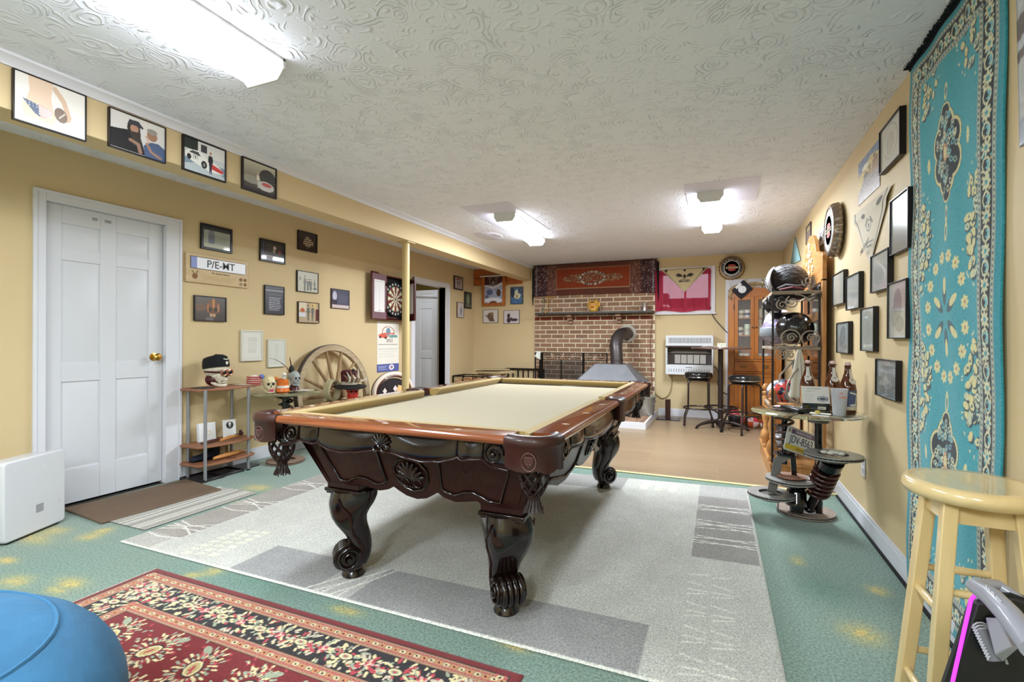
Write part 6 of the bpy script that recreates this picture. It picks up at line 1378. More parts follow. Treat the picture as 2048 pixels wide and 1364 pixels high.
for a in (-88, -14, 92, 210):
    a = rad(a); m = MB(); m.tube([(.03+r_*math.cos(a), 6.9+r_*math.sin(a), z) for r_, z in ((.03, .09), (.15, .085), (.26, .06), (.33, .022))], [.026, .022, .018, .016], TBm, 8); m.cyl((.03+.33*math.cos(a), 6.9+.33*math.sin(a), .0), (.03+.33*math.cos(a), 6.9+.33*math.sin(a), .016), .02, BLKPL, 12); m.build('leg', t, world=True)
def bar_stool():
    t = thing('bar_stool', 'x', 'bar stool', (0, 0, 0), 0, 'black swivel bar stools'); V_ = mat('black_vinyl', (20, 20, 22), .22, coat=.3)
    m = MB(); m.lathe([(.001, .625), (.165, .625), (.178, .635), (.182, .66), (.180, .69), (.170, .706), (.14, .715), (.001, .718)], (0, 0, 0), V_, 40); s_ = m.build('seat', t, sharp=60)
    m = MB(); m.lathe([(.1825, .645), (.1845, .649), (.1825, .653)], (0, 0, 0), CHROME, 40); m.build('seat_band', s_)
    m = MB(); m.lathe([(.001, .60), (.15, .60), (.15, .612), (.06, .62), (.001, .625)], (0, 0, 0), TBm, 24); m.tube([(.19*math.cos(a), .19*math.sin(a), .23) for a in [2*PI*i/40 for i in range(40)]], .010, TBm, 8, True); m.build('foot_ring', t)
    for k in range(4):
        a = rad(45+90*k); m = MB(); m.tube([(r_*math.cos(a), r_*math.sin(a), z) for r_, z in ((.12, .605), (.165, .595), (.18, .565), (.182, .30), (.182, .24), (.205, .19), (.245, .10), (.25, .012))], .0125, TBm, 8); l_ = m.build('leg', t)
        m = MB(); m.cyl((.25*math.cos(a), .25*math.sin(a), 0), (.25*math.cos(a), .25*math.sin(a), .02), .016, BLKPL, 10); m.build('rubber_foot', l_)
    return t
s1 = bar_stool(); s1.location = (-.245, 7.07, 0); s1.rotation_euler = (0, 0, rad(3)); s1['label'] = 'black vinyl bar stool in front of the white wall heater'
dup(s1, (.30, 6.66, 0), rad(36), 'black vinyl bar stool in front of the pine cabinet')
t = thing('domino_box', 'small white box of game pieces on the bar table', 'box', (-.02, 6.88, 1.053)); m = MB(); m.box(-.01, .09, 6.85, 6.91, 1.053, 1.105, flat((222, 214, 190))); m.build('box_body', t, world=True, bevel=.002); m = MB()
for x, z in ((.01, 1.09), (.03, 1.07), (.055, 1.09), (.07, 1.07), (.045, 1.08)): m.box(x, x+.008, 6.8485, 6.85, z, z+.01, flat((20, 20, 20)))
m.build('pips', t, world=True)
t = thing('game_paper', 'pale cloth lying flat on the bar table beside the game box', 'cloth', (-.12, 6.8, 1.053)); m = MB(); m.grid(lambda u, v: Vector((-.20+.2*u, 6.78+.12*v, 1.056+.02*u*(1-u)*2+.004*math.sin(8*v))), 10, 8, flat((206, 200, 176))); m.build('paper', t, world=True, solid=.002)
def ball(label, C, r_, cols):
    t = thing('ball', label, 'ball', C-Vector((0, 0, r_))); m = MB(); mts = [flat(q, .45) for q in cols]; n = 24; k = 14
    for i in range(k):
        for j in range(n):
            a0, a1 = -PI/2+PI*i/k, -PI/2+PI*(i+1)/k; b0_, b1_ = 2*PI*j/n, 2*PI*(j+1)/n
            def S(a, b): return C+Vector((r_*math.cos(a)*math.cos(b), r_*math.cos(a)*math.sin(b), r_*math.sin(a)))
            m.add([S(a0, b0_), S(a0, b1_), S(a1, b1_), S(a1, b0_)], [(0, 1, 2, 3)], mts[((j*len(mts))//n+(i > k*.55)) % len(mts)])
    o = m.build('ball_skin', t, world=True, sharp=180); return t
ball('large cream and red ball on the floor before the pine cabinet', Vector((.21, 7.12, .125)), .125, ((214, 196, 160), (176, 60, 60), (214, 196, 160), (30, 28, 32), (200, 90, 90)))
ball('small pink and red ball on the floor behind the stool', Vector((.42, 7.08, .075)), .075, ((206, 60, 80), (222, 206, 196), (200, 80, 40), (226, 200, 206)))
ball('small purple and white ball beside the bench post', Vector((.57, 7.02, .07)), .07, ((120, 60, 110), (222, 214, 206), (190, 50, 50)))

# pine corner cabinet with mugs
PN = mat('honey_pine', (172, 106, 42), .35, coat=.25, wood=((146, 82, 28), 3, 2)); PNX = mat('honey_pine_rail', (172, 106, 42), .35, coat=.25, wood=((146, 82, 28), 3, 0))
t = thing('pine_cabinet', 'honey pine cabinet with glass doors and mugs against the back wall', 'cabinet', (.44, 7.5, 0)); cx0, cx1, cy0, cy1 = .125, .77, 7.30, 7.69
m = MB(); m.box(cx0, cx0+.02, cy0+.02, cy1, .0, 1.78, PN); m.box(cx1-.02, cx1, cy0+.02, cy1, .0, 1.78, PN); m.box(cx0+.02, cx1-.02, cy1-.012, cy1, .06, 1.78, PN)
for z in (.06, .865, 1.735): m.box(cx0+.02, cx1-.02, cy0+.02, cy1-.012, z, z+.02, PNX)
m.box(cx0, cx0+.075, cy0, cy0+.02, 0, 1.78, PN); m.box(cx1-.075, cx1, cy0, cy0+.02, 0, 1.78, PN)
m.box(cx0+.075, cx1-.075, cy0, cy0+.02, 0, .10, PNX); m.box(cx0+.075, cx1-.075, cy0, cy0+.02, .70, .72, PNX); m.box(cx0+.075, cx1-.075, cy0, cy0+.02, .86, .885, PNX)
w_ = cx1-cx0; m.prism([(0, 0)]+[(w_*i/20, .045+.075*math.sin(PI*i/20)**.8) for i in range(21)]+[(w_, 0)], 0, .022, PNX, basis((cx0, cy0+.021, 1.735), (1, 0, 0), (0, 0, 1), (0, -1, 0))); m.build('carcass', t, world=True, bevel=.002)
for z in (1.20, 1.44): m = MB(); m.box(cx0+.02, cx1-.02, cy0+.06, cy1-.012, z, z+.016, PNX); m.build('shelf', t, world=True)
mx_ = (cx0+cx1)/2; dg = mat('cabinet_glass', (236, 240, 240), .04, alpha=.06)
for (a, b, s) in ((cx0+.078, mx_-.002, 1), (mx_+.002, cx1-.078, -1)):
    d = bpy.data.objects.new('glass_door', None); col.objects.link(d); d.parent = t; d.location = Vector((a, cy0, .89))-t.location
    m = MB(); hh = .845; ww = b-a; fr = .045
    m.box(0, fr, -.004, .016, 0, hh, PN); m.box(ww-fr, ww, -.004, .016, 0, hh, PN); m.box(fr, ww-fr, -.004, .016, 0, fr, PNX); m.box(fr, ww-fr, -.004, .016, hh-fr, hh, PNX); m.build('door_frame', d, bevel=.002)
    MB().box(fr, ww-fr, .004, .007, fr, hh-fr, dg).build('glass_pane', d); kx = ww-.02 if s > 0 else .02
    m = MB(); m.lathe([(.004, .0), (.005, .01), (.012, .018), (.001, .024)], (0, 0, 0), flat((90, 60, 40), .3, metal=.5), 12, basis((kx, -.004, .43), (1, 0, 0), (0, 0, 1), (0, -1, 0))); m.build('knob', d)
    d = bpy.data.objects.new('lower_door', None); col.objects.link(d); d.parent = t; d.location = Vector((a, cy0, .105))-t.location; hh = .59
    m = MB(); m.box(0, fr, -.004, .016, 0, hh, PN); m.box(ww-fr, ww, -.004, .016, 0, hh, PN); m.box(fr, ww-fr, -.004, .016, 0, fr, PNX); m.box(fr, ww-fr, -.004, .016, hh-fr, hh, PNX); m.box(fr, ww-fr, .004, .012, fr, hh-fr, PN); m.build('door_frame', d, bevel=.002)
    m = MB(); m.lathe([(.004, .0), (.005, .01), (.012, .018), (.001, .024)], (0, 0, 0), flat((90, 60, 40), .3, metal=.5), 12, basis((kx, -.004, .43), (1, 0, 0), (0, 0, 1), (0, -1, 0))); m.build('knob', d)
m = MB(); m.box(cx0+.08, cx1-.08, cy0-.004, cy0+.014, .725, .855, PNX); dr = m.build('drawer', t, world=True, bevel=.002); 
for x in (cx0+.19, cx1-.19):
    m = MB(); pm_ = mat('antique_brass', (120, 96, 60), .3, metal=.8); m.tube([(x-.035, cy0-.006, .795), (x-.025, cy0-.022, .782), (x, cy0-.024, .778), (x+.025, cy0-.022, .782), (x+.035, cy0-.006, .795)], .004, pm_, 6); m.prism([(-.03, 0), (0, -.012), (.03, 0), (.045, .012), (.02, .014), (0, .022), (-.02, .014), (-.045, .012)], 0, .003, pm_, basis((x, cy0-.004, .792), (1, 0, 0), (0, 0, 1), (0, -1, 0))); h_ = m.build('drawer_pull', t, world=True)
for z in (1.0, 1.60, .65): m = MB(); m.box(cx0+.066, cx0+.074, cy0-.006, cy0, z-.035, z+.035, flat((60, 30, 20))); m.build('hinge', t, world=True)
mug0 = None; k = 0
for (x, z, s, cc, n_) in ((.285, 1.456, 1.0, (196, 206, 190), 'green banded'), (.365, 1.456, 1.05, (214, 206, 196), 'red ring'), (.515, 1.456, 1.15, (190, 180, 150), 'tan printed'), (.60, 1.456, 1., (206, 210, 200), 'white'), (.275, 1.216, 1.1, (206, 196, 176), 'brown circle'), (.365, 1.216, 1.5, (206, 214, 190), 'tall green'), (.505, 1.216, 1.2, (206, 200, 180), 'cream'), (.505, 1.335, 1.0, (196, 188, 170), 'upper cream'), (.60, 1.216, 1.1, (200, 196, 186), 'grey'), (.29, .885, .8, (206, 206, 200), 'low white'), (.36, .885, .8, (214, 210, 200), 'low ivory'), (.50, .885, .85, (210, 206, 196), 'low cream'), (.60, .885, .8, (206, 206, 206), 'low pale')):
    lb = 'pale %s mug behind the glass of the pine cabinet' % {'low white': 'leftmost', 'low ivory': 'second', 'low cream': 'third', 'low pale': 'rightmost'}.get(n_, n_)
    if n_.startswith('low'): lb = lb.replace('mug behind', 'mug on the bottom shelf behind')
    if n_ == 'upper cream': lb = 'cream mug stacked on another behind the right glass door'
    t2 = thing('mug', lb, 'mug', (x, 7.42, z+.0005), 0, 'mugs in the pine cabinet'); cm2 = flat(cc, .3); m = MB(); hgt = .10*s
    m.lathe([(.001, 0), (.034, 0), (.037, .006), (.037, hgt), (.034, hgt), (.033, .008), (.001, .007)], (0, 0, 0), cm2, 20); m.build('cup', t2); m = MB(); m.tube([(.035, 0, hgt*.82), (.058, 0, hgt*.75), (.058, 0, hgt*.35), (.035, 0, hgt*.25)], .005, cm2, 6); m.build('handle', t2)
    m = MB(); pc_ = random.choice(((120, 60, 50), (70, 110, 90), (60, 60, 80), (150, 110, 60))); m.lathe([(.0372, hgt*.3), (.0376, hgt*.32), (.0376, hgt*.6), (.0372, hgt*.62)], (0, 0, 0), flat(pc_ if n_ in ('red ring', 'brown circle', 'green banded') else (186, 180, 160), .4), 20); m.build('band', t2); k += 1
# on top of the cabinet
ztop = 1.86
for (lb, x, b) in (('gold figure trophy on the cabinet top behind the black flag', .345, 1), ('gold figure trophy on a wooden cup at the right of the cabinet top', .555, 2)):
    t = thing('trophy', lb, 'trophy', (x, 7.45, 1.755)); m = MB(); m.lathe([(.001, 0), (.035, 0), (.03, .06), (.035, .10), (.001, .10)], (x, 7.45, 1.756), mat('trophy_base', (176, 110, 60), .4), 14); m.build('base', t, world=True)
    m = MB(); gd = mat('gold_plastic', (206, 190, 130), .25, metal=.7); z = 1.856; m.tube([(x, 7.45, z), (x-.012, 7.45, z+.05), (x, 7.45, z+.09)], [.007, .008, .011], gd, 8); m.ell((x, 7.45, z+.115), .015, gd, 10, 8); m.tube([(x, 7.45, z+.085), (x+.03, 7.45, z+.10), (x+.025, 7.45, z+.14)], .005, gd, 6); m.tube([(x, 7.45, z+.085), (x-.03, 7.45, z+.07)], .005, gd, 6); m.build('figure', t, world=True)
t = thing('driftwood', 'gnarled driftwood branch draped across the cabinet top', 'driftwood', (.40, 7.36, 1.83)); dw = mat('driftwood_bark', (150, 128, 96), .8, noise=(20, .3)); m = MB()
m.tube([(.14, 7.285, 1.80), (.19, 7.29, 1.86), (.27, 7.31, 1.90), (.36, 7.33, 1.90), (.46, 7.33, 1.91), (.60, 7.33, 1.885)], [.03, .026, .02, .024, .026, .012], dw, 9); m.tube([(.16, 7.28, 1.82), (.14, 7.27, 1.75), (.17, 7.275, 1.70)], [.028, .022, .008], dw, 8); m.tube([(.34, 7.33, 1.89), (.42, 7.30, 1.865), (.50, 7.30, 1.88)], [.018, .016, .006], dw, 8); m.build('branch', t, world=True)
t = thing('flag', 'small black flag with white emblem hanging over the cabinet corner', 'flag', (.29, 7.27, 1.82)); Mf = basis((.295, 7.262, 1.83), Vector((.68, 0, -.73)).normalized(), Vector((.73, 0, .68)).normalized(), (0, -1, 0)); m = MB(); m.prism([(-.085, -.10), (.085, -.10), (.085, .10), (-.085, .10)], 0, .003, flat((24, 20, 30), .8), Mf); m.build('flag_cloth', t, world=True)
m = MB(); wt = flat((206, 206, 210)); m.lathe([(.035, .0035), (.050, .0035), (.050, .0045), (.035, .0045)], (0, 0, 0), wt, 24, Mf); m.prism([(-.085, -.045), (-.05, -.045), (-.05, .045), (-.085, .045)], .0035, .0045, wt, Mf); m.ell(Mf @ Vector((.005, 0, .004)), (.02, .004, .024), wt, 10, 6); m.build('emblem', t, world=True, label='white ring and head emblem')
# ------------------------------------------------------------ right wall
GLZ = vcmat('glazed_print', .18, coat=.8)
def rprint(seed, base, fn=None):
    base = np.array(base)+24.; c = Cv(60, 80, base); c.grad(base+6, base-8)  # raised pale base puts the glass reflection into the print colour
    if fn: fn(c)
    c.noise(2); return c
def f_oval(c): c.ell(.5, .45, .36, .40, (150, 152, 146), .5, hole=.9); c.ell(.5, .5, .2, .25, (160, 160, 150), .4)
def f_fig(c):
    c.ell(.5, .4, .22, .3, (120, 128, 130), .6); c.ell(.3, .6, .2, .2, (130, 138, 136), .5); c.ell(.6, .75, .25, .15, (110, 118, 120), .5)
def f_last(c):
    c.rect(.08, .2, .92, .34, (150, 156, 160), .8); c.ell(.5, .62, .12, .16, (170, 176, 178), .7, hole=.7); c.line([(.5, .4), (.5, .9)], .02, (160, 166, 170)); c.poly([(0, 1), (0, .5), (.3, 1)], (140, 146, 150), .5)
for (lb, tl, br, base, fn) in (
    ('black framed pale picture highest on the right wall', (1770, 264), (1813, 307), (176, 172, 160), f_oval),
    ('black framed picture with a bright lamp glare, nearest the teal rug', (1792, 402), (1830, 494), (140, 142, 138), None),
    ('black framed pale picture under the tip of the hanging bandana', (1752, 513), (1788, 576), (168, 170, 166), None),
    ('tall black framed grey picture beside the teal rug edge', (1787, 568), (1826, 677), (160, 162, 156), f_fig),
    ('black framed small pale picture nearest the tall pine back panel', (1673, 551), (1696, 606), (160, 160, 150), None),
    ('black framed pale picture just right of the one nearest the pine panel', (1701, 555), (1728, 615), (166, 168, 164), None),
    ('black framed picture with a faint oval in the middle of the group', (1731, 618), (1758, 703.5), (158, 162, 154), f_oval),
    ('black framed mottled grey picture above the brown bottles', (1681, 646), (1706, 708), (134, 142, 142), f_fig),
    ('black framed dark grey print lowest on the right wall', (1762, 717), (1805, 804), (104, 110, 108), f_last)):
    framed(lb, 'R', tl, br, rprint(0, base, fn), (18, 14, 18), .006, .028, pm=GLZ)
c = Cv(60, 84, (150, 140, 120)); c.rect(0, 0, 1, .28, (104, 128, 166)); c.poly([(0, .35), (.3, .28), (.6, .12), (1, .22), (1, .7), (0, .75)], (206, 184, 120)); c.ell(.36, .24, .16, .06, (222, 220, 200))
for x, y in ((.78, .22), (.55, .34), (.88, .3)): c.ell(x, y, .06, .04, (96, 66, 40)); c.poly([(x-.1, y+.05), (x+.1, y+.05), (x+.12, y+.4), (x-.12, y+.4)], (150, 116, 80))
c.ell(.38, .46, .1, .09, (70, 76, 60)); c.poly([(0, .75), (.3, .5), (1, .55), (1, 1), (0, 1)], (140, 130, 132)); c.noise(12, 3)
O, U, V, N = spot('R', (1718, 329), (1761, 371)); t = thing('poster', 'unframed poster of riders under a blue sky pinned to the right wall', 'poster', O+U/2+V/2)
prt('poster_sheet', c, O+N*.003, U, V, vcmat('gloss_print', .3, coat=.3), t, thick=.002)
# bandana pennant on the wall
A, B, Cc = PX(1708, 433.5, XR), PX(1788, 366.8, XR), PX(1743, 530, XR)
t = thing('bandana', 'folded cream bandana with black print hanging point down on the right wall', 'bandana', (A+B)/2)
c = Cv(120, 120, (206, 196, 176)); c.a[(c.x < .10) & (c.x > .07)] = (120, 112, 100); c.a[(c.x > .90) & (c.x < .93)] = (120, 112, 100); c.ell(.80, .10, .07, .06, (70, 64, 60), .8); c.ell(.35, .16, .06, .04, (80, 74, 70), .8)
c.ell(.5, .36, .10, .10, (110, 104, 98), .8, hole=.75); c.ell(.5, .36, .03, .04, (110, 104, 98), .8); c.line([(.36, .34), (.45, .24)], .03, (96, 90, 86), .8); c.line([(.64, .34), (.55, .24)], .03, (96, 90, 86), .8)
c.scribble(.25, .60, .8, .72, 2, (84, 78, 74), .8); c.noise(4)
def tri2(UU, VV, g):
    out = np.zeros(UU.shape+(3,))
    for k in range(3): out[..., k] = Cc[k]*(1-VV)+(A[k]*(1-UU)+B[k]*UU)*VV
    out[..., 0] += -.008-.006*np.sin(VV*PI)*np.sin(UU*PI)-.008*np.exp(-((VV-.86)/.08)**2); return out
prt('bandana_cloth', c, (0, 0, 0), (1, 0, 0), (0, 1, 0), MATTE, t, fn=tri2)
text('bandana_lettering', 'MILITARY', .045, basis((XR-.035, (A.y+B.y)/2-.01, (A.z+B.z)/2-.26), (0, -.93, .28), (0, .28, .93), (-1, 0, 0)), flat((70, 64, 60)), t)
pc = PX(1684, 456, XR); cap_sign('big round bottle cap sign on the right wall with a ribbed steel edge', Vector((XR-.012, pc.y+.06, pc.z)), (-1, 0, 0), .20, ring=(150, 146, 144), steel=(152, 138, 126))
# plate, small picture, blue pennant
O, U, V, N = spot('R', (1641, 456), (1668, 470)); V = Vector((0, 0, .152)); U = Vector((0, -.33, 0)); t = thing('licence_plate', 'white licence plate half hidden behind the bottle cap on the right wall', 'licence plate', O+U/2+V/2)
Mr = basis(O, (0, -1, 0), (0, 0, 1), (-1, 0, 0)); m = MB(); m.prism([(0, 0), (.33, 0), (.33, .152), (0, .152)], .001, .006, flat((60, 56, 60)), Mr); m.prism([(.005, .005), (.325, .005), (.325, .147), (.005, .147)], .006, .007, flat((222, 222, 222), .3), Mr); m.prism([(.006, .005), (.03, .005), (.03, .147), (.006, .147)], .0071, .0075, flat((96, 96, 150), .3), Mr); m.build('plate', t, world=True)
text('plate_lettering', 'GH-FS', .10, Mr @ Matrix.Translation((.17, .074, .0078)), flat((60, 66, 62)), t)
c = Cv(30, 50, (110, 96, 90)); c.ell(.5, .2, .3, .12, (200, 180, 110)); c.rect(.2, .4, .8, .9, (130, 116, 116))
framed('small dark picture on the right wall above the pine crest', 'R', (1614, 455), (1623.5, 480), c, (50, 40, 44), .01, .012)
t = thing('pennant', 'pale blue triangular pennant in the far right corner', 'pennant', PX(1592, 500, XR)); P1, P2, P3 = PX(1591, 472, XR), PX(1583, 530, XR), PX(1603, 520, XR); m = MB(); m.add([P1-Vector((.006, 0, 0)), P2-Vector((.012, 0, 0)), P3-Vector((.010, 0, 0))], [(0, 1, 2)], flat((150, 190, 196), .8)); m.build('pennant_cloth', t, world=True, solid=.003)
# partial poster at the right edge of the view, outlet
c = Cv(60, 70, (190, 190, 190)); c.poly([(0, .42), (1, .1), (1, .3), (0, .62)], (110, 96, 96)); c.poly([(0, .52), (1, .22), (1, .27), (0, .57)], (200, 200, 206)); c.ell(.1, .95, .2, .08, (150, 156, 170)); c.noise(4, 2)
t = thing('poster', 'large grey and white poster cut off at the right edge beside the teal rug', 'poster', (XR, 1.65, 2.0)); prt('poster_sheet', c, (XR-.004, 1.905, 1.70), (0, -.55, 0), (0, .03, .66), vcmat('gloss_print', .3, coat=.3), t, thick=.002)
p = PX(1728, 933, XR); t = thing('wall_outlet', 'white outlet cover plate low on the right wall', 'outlet', p); m = MB(); m.box(XR-.007, XR-.001, p.y-.04, p.y+.04, p.z-.062, p.z+.062, flat((226, 226, 228), .35)); m.build('cover_plate', t, world=True, bevel=.003)
m = MB()
for e in (-1, 1): m.box(XR-.0085, XR-.007, p.y-.014, p.y+.014, p.z+e*.022-.014, p.z+e*.022+.014, flat((200, 200, 204), .4))
m.build('socket', t, world=True)

# ------------------------------------------------------------ pine hall bench with tall back
OAK = mat('oak_panel', (196, 142, 84), .38, coat=.2, wood=((160, 106, 56), 3, 2)); OAKY = mat('oak_rail', (196, 142, 84), .38, coat=.2, wood=((160, 106, 56), 3, 1))
t = thing('hall_bench', 'carved oak bench with turned posts and a tall arched back panel', 'bench', (.56, 4.98, 0)); bx0, bx1, px0, px1, by0, by1 = .385, .735, .742, .772, 4.42, 5.56
t['label'] = 'carved oak hall bench with turned posts and a tall arched back'
m = MB(); cyb = (by0+by1)/2
out = [(by0, .0), (by0, 1.80)]+[(by0+.02+.02*math.cos(a)*0+.012*i, 1.80+.04*math.sin(i*.9)+.012*i) for i, a in enumerate([0, 1, 2, 3])]
top = [(by0, 1.80), (by0+.03, 1.83), (by0+.06, 1.81), (by0+.09, 1.84), (by0+.14, 1.82), (by0+.20, 1.86), (by0+.26, 1.86)]+[(cyb-.27*math.cos(a), 1.86+.20*math.sin(a)) for a in [PI*i/16 for i in range(1, 16)]]+[(by1-.26, 1.86), (by1-.20, 1.86), (by1-.14, 1.82), (by1-.09, 1.84), (by1-.03, 1.83), (by1, 1.80)]
# stiles and crest board, with open panels between
m.prism([(by0, 0), (by0+.055, 0), (by0+.055, 1.62), (by0, 1.62)], px0, px1, OAK, basis((0, 0, 0), (0, 1, 0), (0, 0, 1), (1, 0, 0)))
m.prism([(by1-.055, 0), (by1, 0), (by1, 1.62), (by1-.055, 1.62)], px0, px1, OAK, basis((0, 0, 0), (0, 1, 0), (0, 0, 1), (1, 0, 0)))
m.prism([(by0, 1.60)]+top+[(by1, 1.60)], px0, px1, OAKY, basis((0, 0, 0), (0, 1, 0), (0, 0, 1), (1, 0, 0)))
for z in (.16, .74, 1.0, 1.30): m.box(px0, px1, by0+.055, by1-.055, z, z+.07, OAKY)
m.build('back_panel', t, world=True, bevel=.004)
m = MB(); MR = mat('mirror_glass', (200, 200, 200), .03, metal=1.)
m.box(px1-.016, px1-.008, by0+.055, by1-.055, .8, 1.6, MR); m.build('mirror', t, world=True)
m = MB(); cw = mat('pale_carving', (214, 178, 140), .5)
for e in (-1, 1):
    for k in range(4): m.tube([(px0-.004, cyb+e*(.03+.05*k)+.02*math.cos(a)*e, 1.96-.07*k+.02*math.sin(a)) for a in [q*.5 for q in range(11)]], .009, cw, 6)
for k in range(7): m.ell((px0-.004, cyb+random.uniform(-.03, .03), 1.98-.05*k), (.012, .022, .026), cw, 8, 6)
m.build('carving', t, world=True)
m = MB(); m.box(bx0, px0, by0+.02, by1-.02, .125, .150, OAKY); m.box(bx0+.01, bx0+.032, by0+.03, by1-.03, .0, .125, OAKY); m.box(bx0+.01, px0, by0+.03, by0+.05, 0, .125, OAK); m.box(bx0+.01, px0, by1-.05, by1-.03, 0, .125, OAK); m.build('seat', t, world=True, bevel=.004)
for y in (4.50, 5.10):
    m = MB(); m.lathe([(.001, .15), (.030, .152), (.034, .17), (.022, .19), (.040, .23), (.046, .26), (.036, .30), (.020, .33), (.026, .345), (.020, .36), (.032, .42), (.034, .45), (.020, .50), (.028, .515), (.030, .53), (.028, .62), (.022, .632), (.031, .645), (.031, .66), (.016, .672), (.028, .69), (.03, .71), (.018, .735), (.001, .738)], (.41, y, 0), OAK, 20); m.build('turned_post', t, world=True, sharp=50)
m = MB(); m.prism([(.44, 4.47), (.70, 4.47), (.70, 4.53), (.52, 4.55), (.44, 4.53)], .60, .63, OAKY); m.build('arm_rest', t, world=True, bevel=.006)
# metal scroll rack standing on the bench
SCR = mat('grey_scroll_metal', (150, 142, 134), .4, metal=.6); SCRD = mat('dark_rack_metal', (44, 40, 40), .4, metal=.6); PLK = mat('grey_plank', (150, 136, 118), .6, wood=((122, 108, 92), 4, 1))
t = thing('scroll_rack', 'metal rack with scroll ends and grey plank shelves full of helmets', 'rack', (.56, 4.9, .15)); ry0, ry1 = 4.43, 5.34
for (x, y) in ((.405, ry0+.012), (.728, ry0+.012), (.405, ry1-.02), (.728, ry1-.02)): m = MB(); m.bar((x, y, .151), (x, y, 1.56), .016, .016, SCRD); m.build('upright', t, world=True)
for z, d_ in ((.595, .02), (1.085, .022), (1.53, .024)):
    m = MB(); m.box(.395, .735, ry0, ry0+.035, z-d_, z, PLK); m.box(.395, .735, ry1-.035, ry1, z-d_, z, PLK); m.box(.395, .42, ry0+.035, ry1-.035, z-d_, z, PLK); m.box(.71, .735, ry0+.035, ry1-.035, z-d_, z, PLK)
    for i in range(9): y = ry0+.09+i*.09; m.cyl((.42, y, z-.008), (.71, y, z-.008), .005, SCRD, 6)
    m.build('shelf', t, world=True, bevel=.002)
m = MB()
def ring(x, z, r_, y=ry0-.004, rr=.0055): m.tube([(x+r_*math.cos(a), y, z+r_*math.sin(a)) for a in [2*PI*i/28 for i in range(28)]], rr, SCR, 6, True)
def spir(x, z, r_, s0=0., y=ry0-.004, d=1, rr=.0055): m.tube([(x+r_*(1-i/40)*math.cos(s0+d*i/34*PI*3.4), y, z+r_*(1-i/40)*math.sin(s0+d*i/34*PI*3.4)) for i in range(34)], rr, SCR, 6)
for (x, z, r_) in ((.53, 1.155, .066), (.665, 1.152, .060)): ring(x, z, r_); spir(x+.005, z+.005, r_*.55)
for (x, z, r_) in ((.465, 1.035, .045), (.53, 1.025, .05)): ring(x, z, r_); spir(x, z, r_*.6, 1.)
m.build('scroll_work', t, world=True); m = MB()
for (x, z, r_) in ((.47, 1.42, .045), (.54, 1.44, .05)): spir(x, z, r_, 2.)
m.tube([(.56+.11*math.cos(a), ry0-.004, 1.40+.10*math.sin(a)) for a in [rad(q) for q in range(-10, 100, 10)]], .005, SCR, 6);
m.build('scroll_work', t, world=True); m = MB(); spir(.655, 1.60, .05, 3.); m.tube([(.655, ry0, 1.53), (.655, ry0, 1.57)], .006, SCR, 6); m.build('scroll_work', t, world=True); m = MB()
m.tube([(.56, ry0-.004, .98), (.50, ry0-.03, .92), (.45, ry0-.05, .86), (.445, ry0-.05, .80)], .007, SCR, 6); m.tube([(.63, ry0-.004, .95), (.55, ry0-.06, .89), (.50, ry0-.09, .80), (.49, ry0-.09, .72), (.52, ry0-.08, .66), (.60, ry0-.05, .64)], .007, SCR, 6); m.build('scroll_work', t, world=True); m = MB(); ring(.60, .93, .055); m.build('scroll_ring', t, world=True)
m = MB()
# helmets
def shellm(C, r_, mt, cut=-.55, yaw=0., n=28, k=14): 
    m = MB(); m.ell(C, r_, mt, n, k, Matrix.Rotation(yaw, 4, 'Z'), z0=cut); return m
def helmet(label, C, r_, mt, yaw=0., cut=-.6, name='helmet', visor=None, trim=True):
    t = thing(name, label, 'helmet', Vector(C)+Vector((0, 0, r_[2]*cut)), 0, 'motorcycle helmets on the rack'); o = shellm(C, r_, mt, cut, yaw).build('shell', t, world=True, sharp=60)
    Mz = Matrix.Translation(C) @ Matrix.Rotation(yaw, 4, 'Z'); q = math.sqrt(1-cut*cut)
    if trim: m = MB(); m.tube([Mz @ Vector((r_[0]*q*math.cos(a), r_[1]*q*math.sin(a), r_[2]*cut+.004)) for a in [2*PI*i/32 for i in range(32)]], .005, BLKPL, 6, True); m.build('rim_trim', t, world=True)
    if visor:
        m = MB(); m.grid(lambda u, v: Mz @ Vector((r_[0]*1.03*math.cos(rad(-65+130*u))*math.cos(rad(-22+40*v)), r_[1]*1.03*math.sin(rad(-65+130*u))*math.cos(rad(-22+40*v)), r_[2]*1.03*math.sin(rad(-22+40*v)))), 20, 8, visor); m.build('visor', t, world=True, solid=.003)
    return t
camdir = rad(-125)
t = helmet('glossy black half shell helmet at the near end of the middle rack shelf', (.578, 4.60, 1.235), (.138, .155, .135), mat('gloss_black_shell', (12, 12, 13), .22, coat=.5), rad(20), -.95)
m = MB()
for x, z in ((.50, 1.30), (.52, 1.16)): m.ell((x, 4.475, z), .005, CHROME, 8, 6)
m.build('rivet', t, world=True)
pv = mat('purple_silver_shell', (120, 112, 134), .15, coat=.8, noise=(12, .35)); helmet('silver and purple full helmet with a clear visor, left on the middle shelf', (.47, 4.88, 1.215), (.11, .13, .115), pv, camdir, -.95, visor=mat('clear_visor', (200, 206, 214), .08, trans=.7))
t = helmet('white helmet with black side graphic at the back of the middle shelf', (.52, 5.17, 1.265), (.13, .145, .18), mat('white_shell', (216, 214, 212), .15, coat=.8), 0, -.98)
m = MB(); m.grid(lambda u, v: Vector((.52+.133*math.cos(rad(-120+90*u))*math.cos(rad(-5+50*v)), 5.17+.148*math.sin(rad(-120+90*u))*math.cos(rad(-5+50*v)), 1.265+.183*math.sin(rad(-5+50*v)))), 16, 8, flat((24, 22, 26), .3)); m.build('graphic', t, world=True, solid=.003)
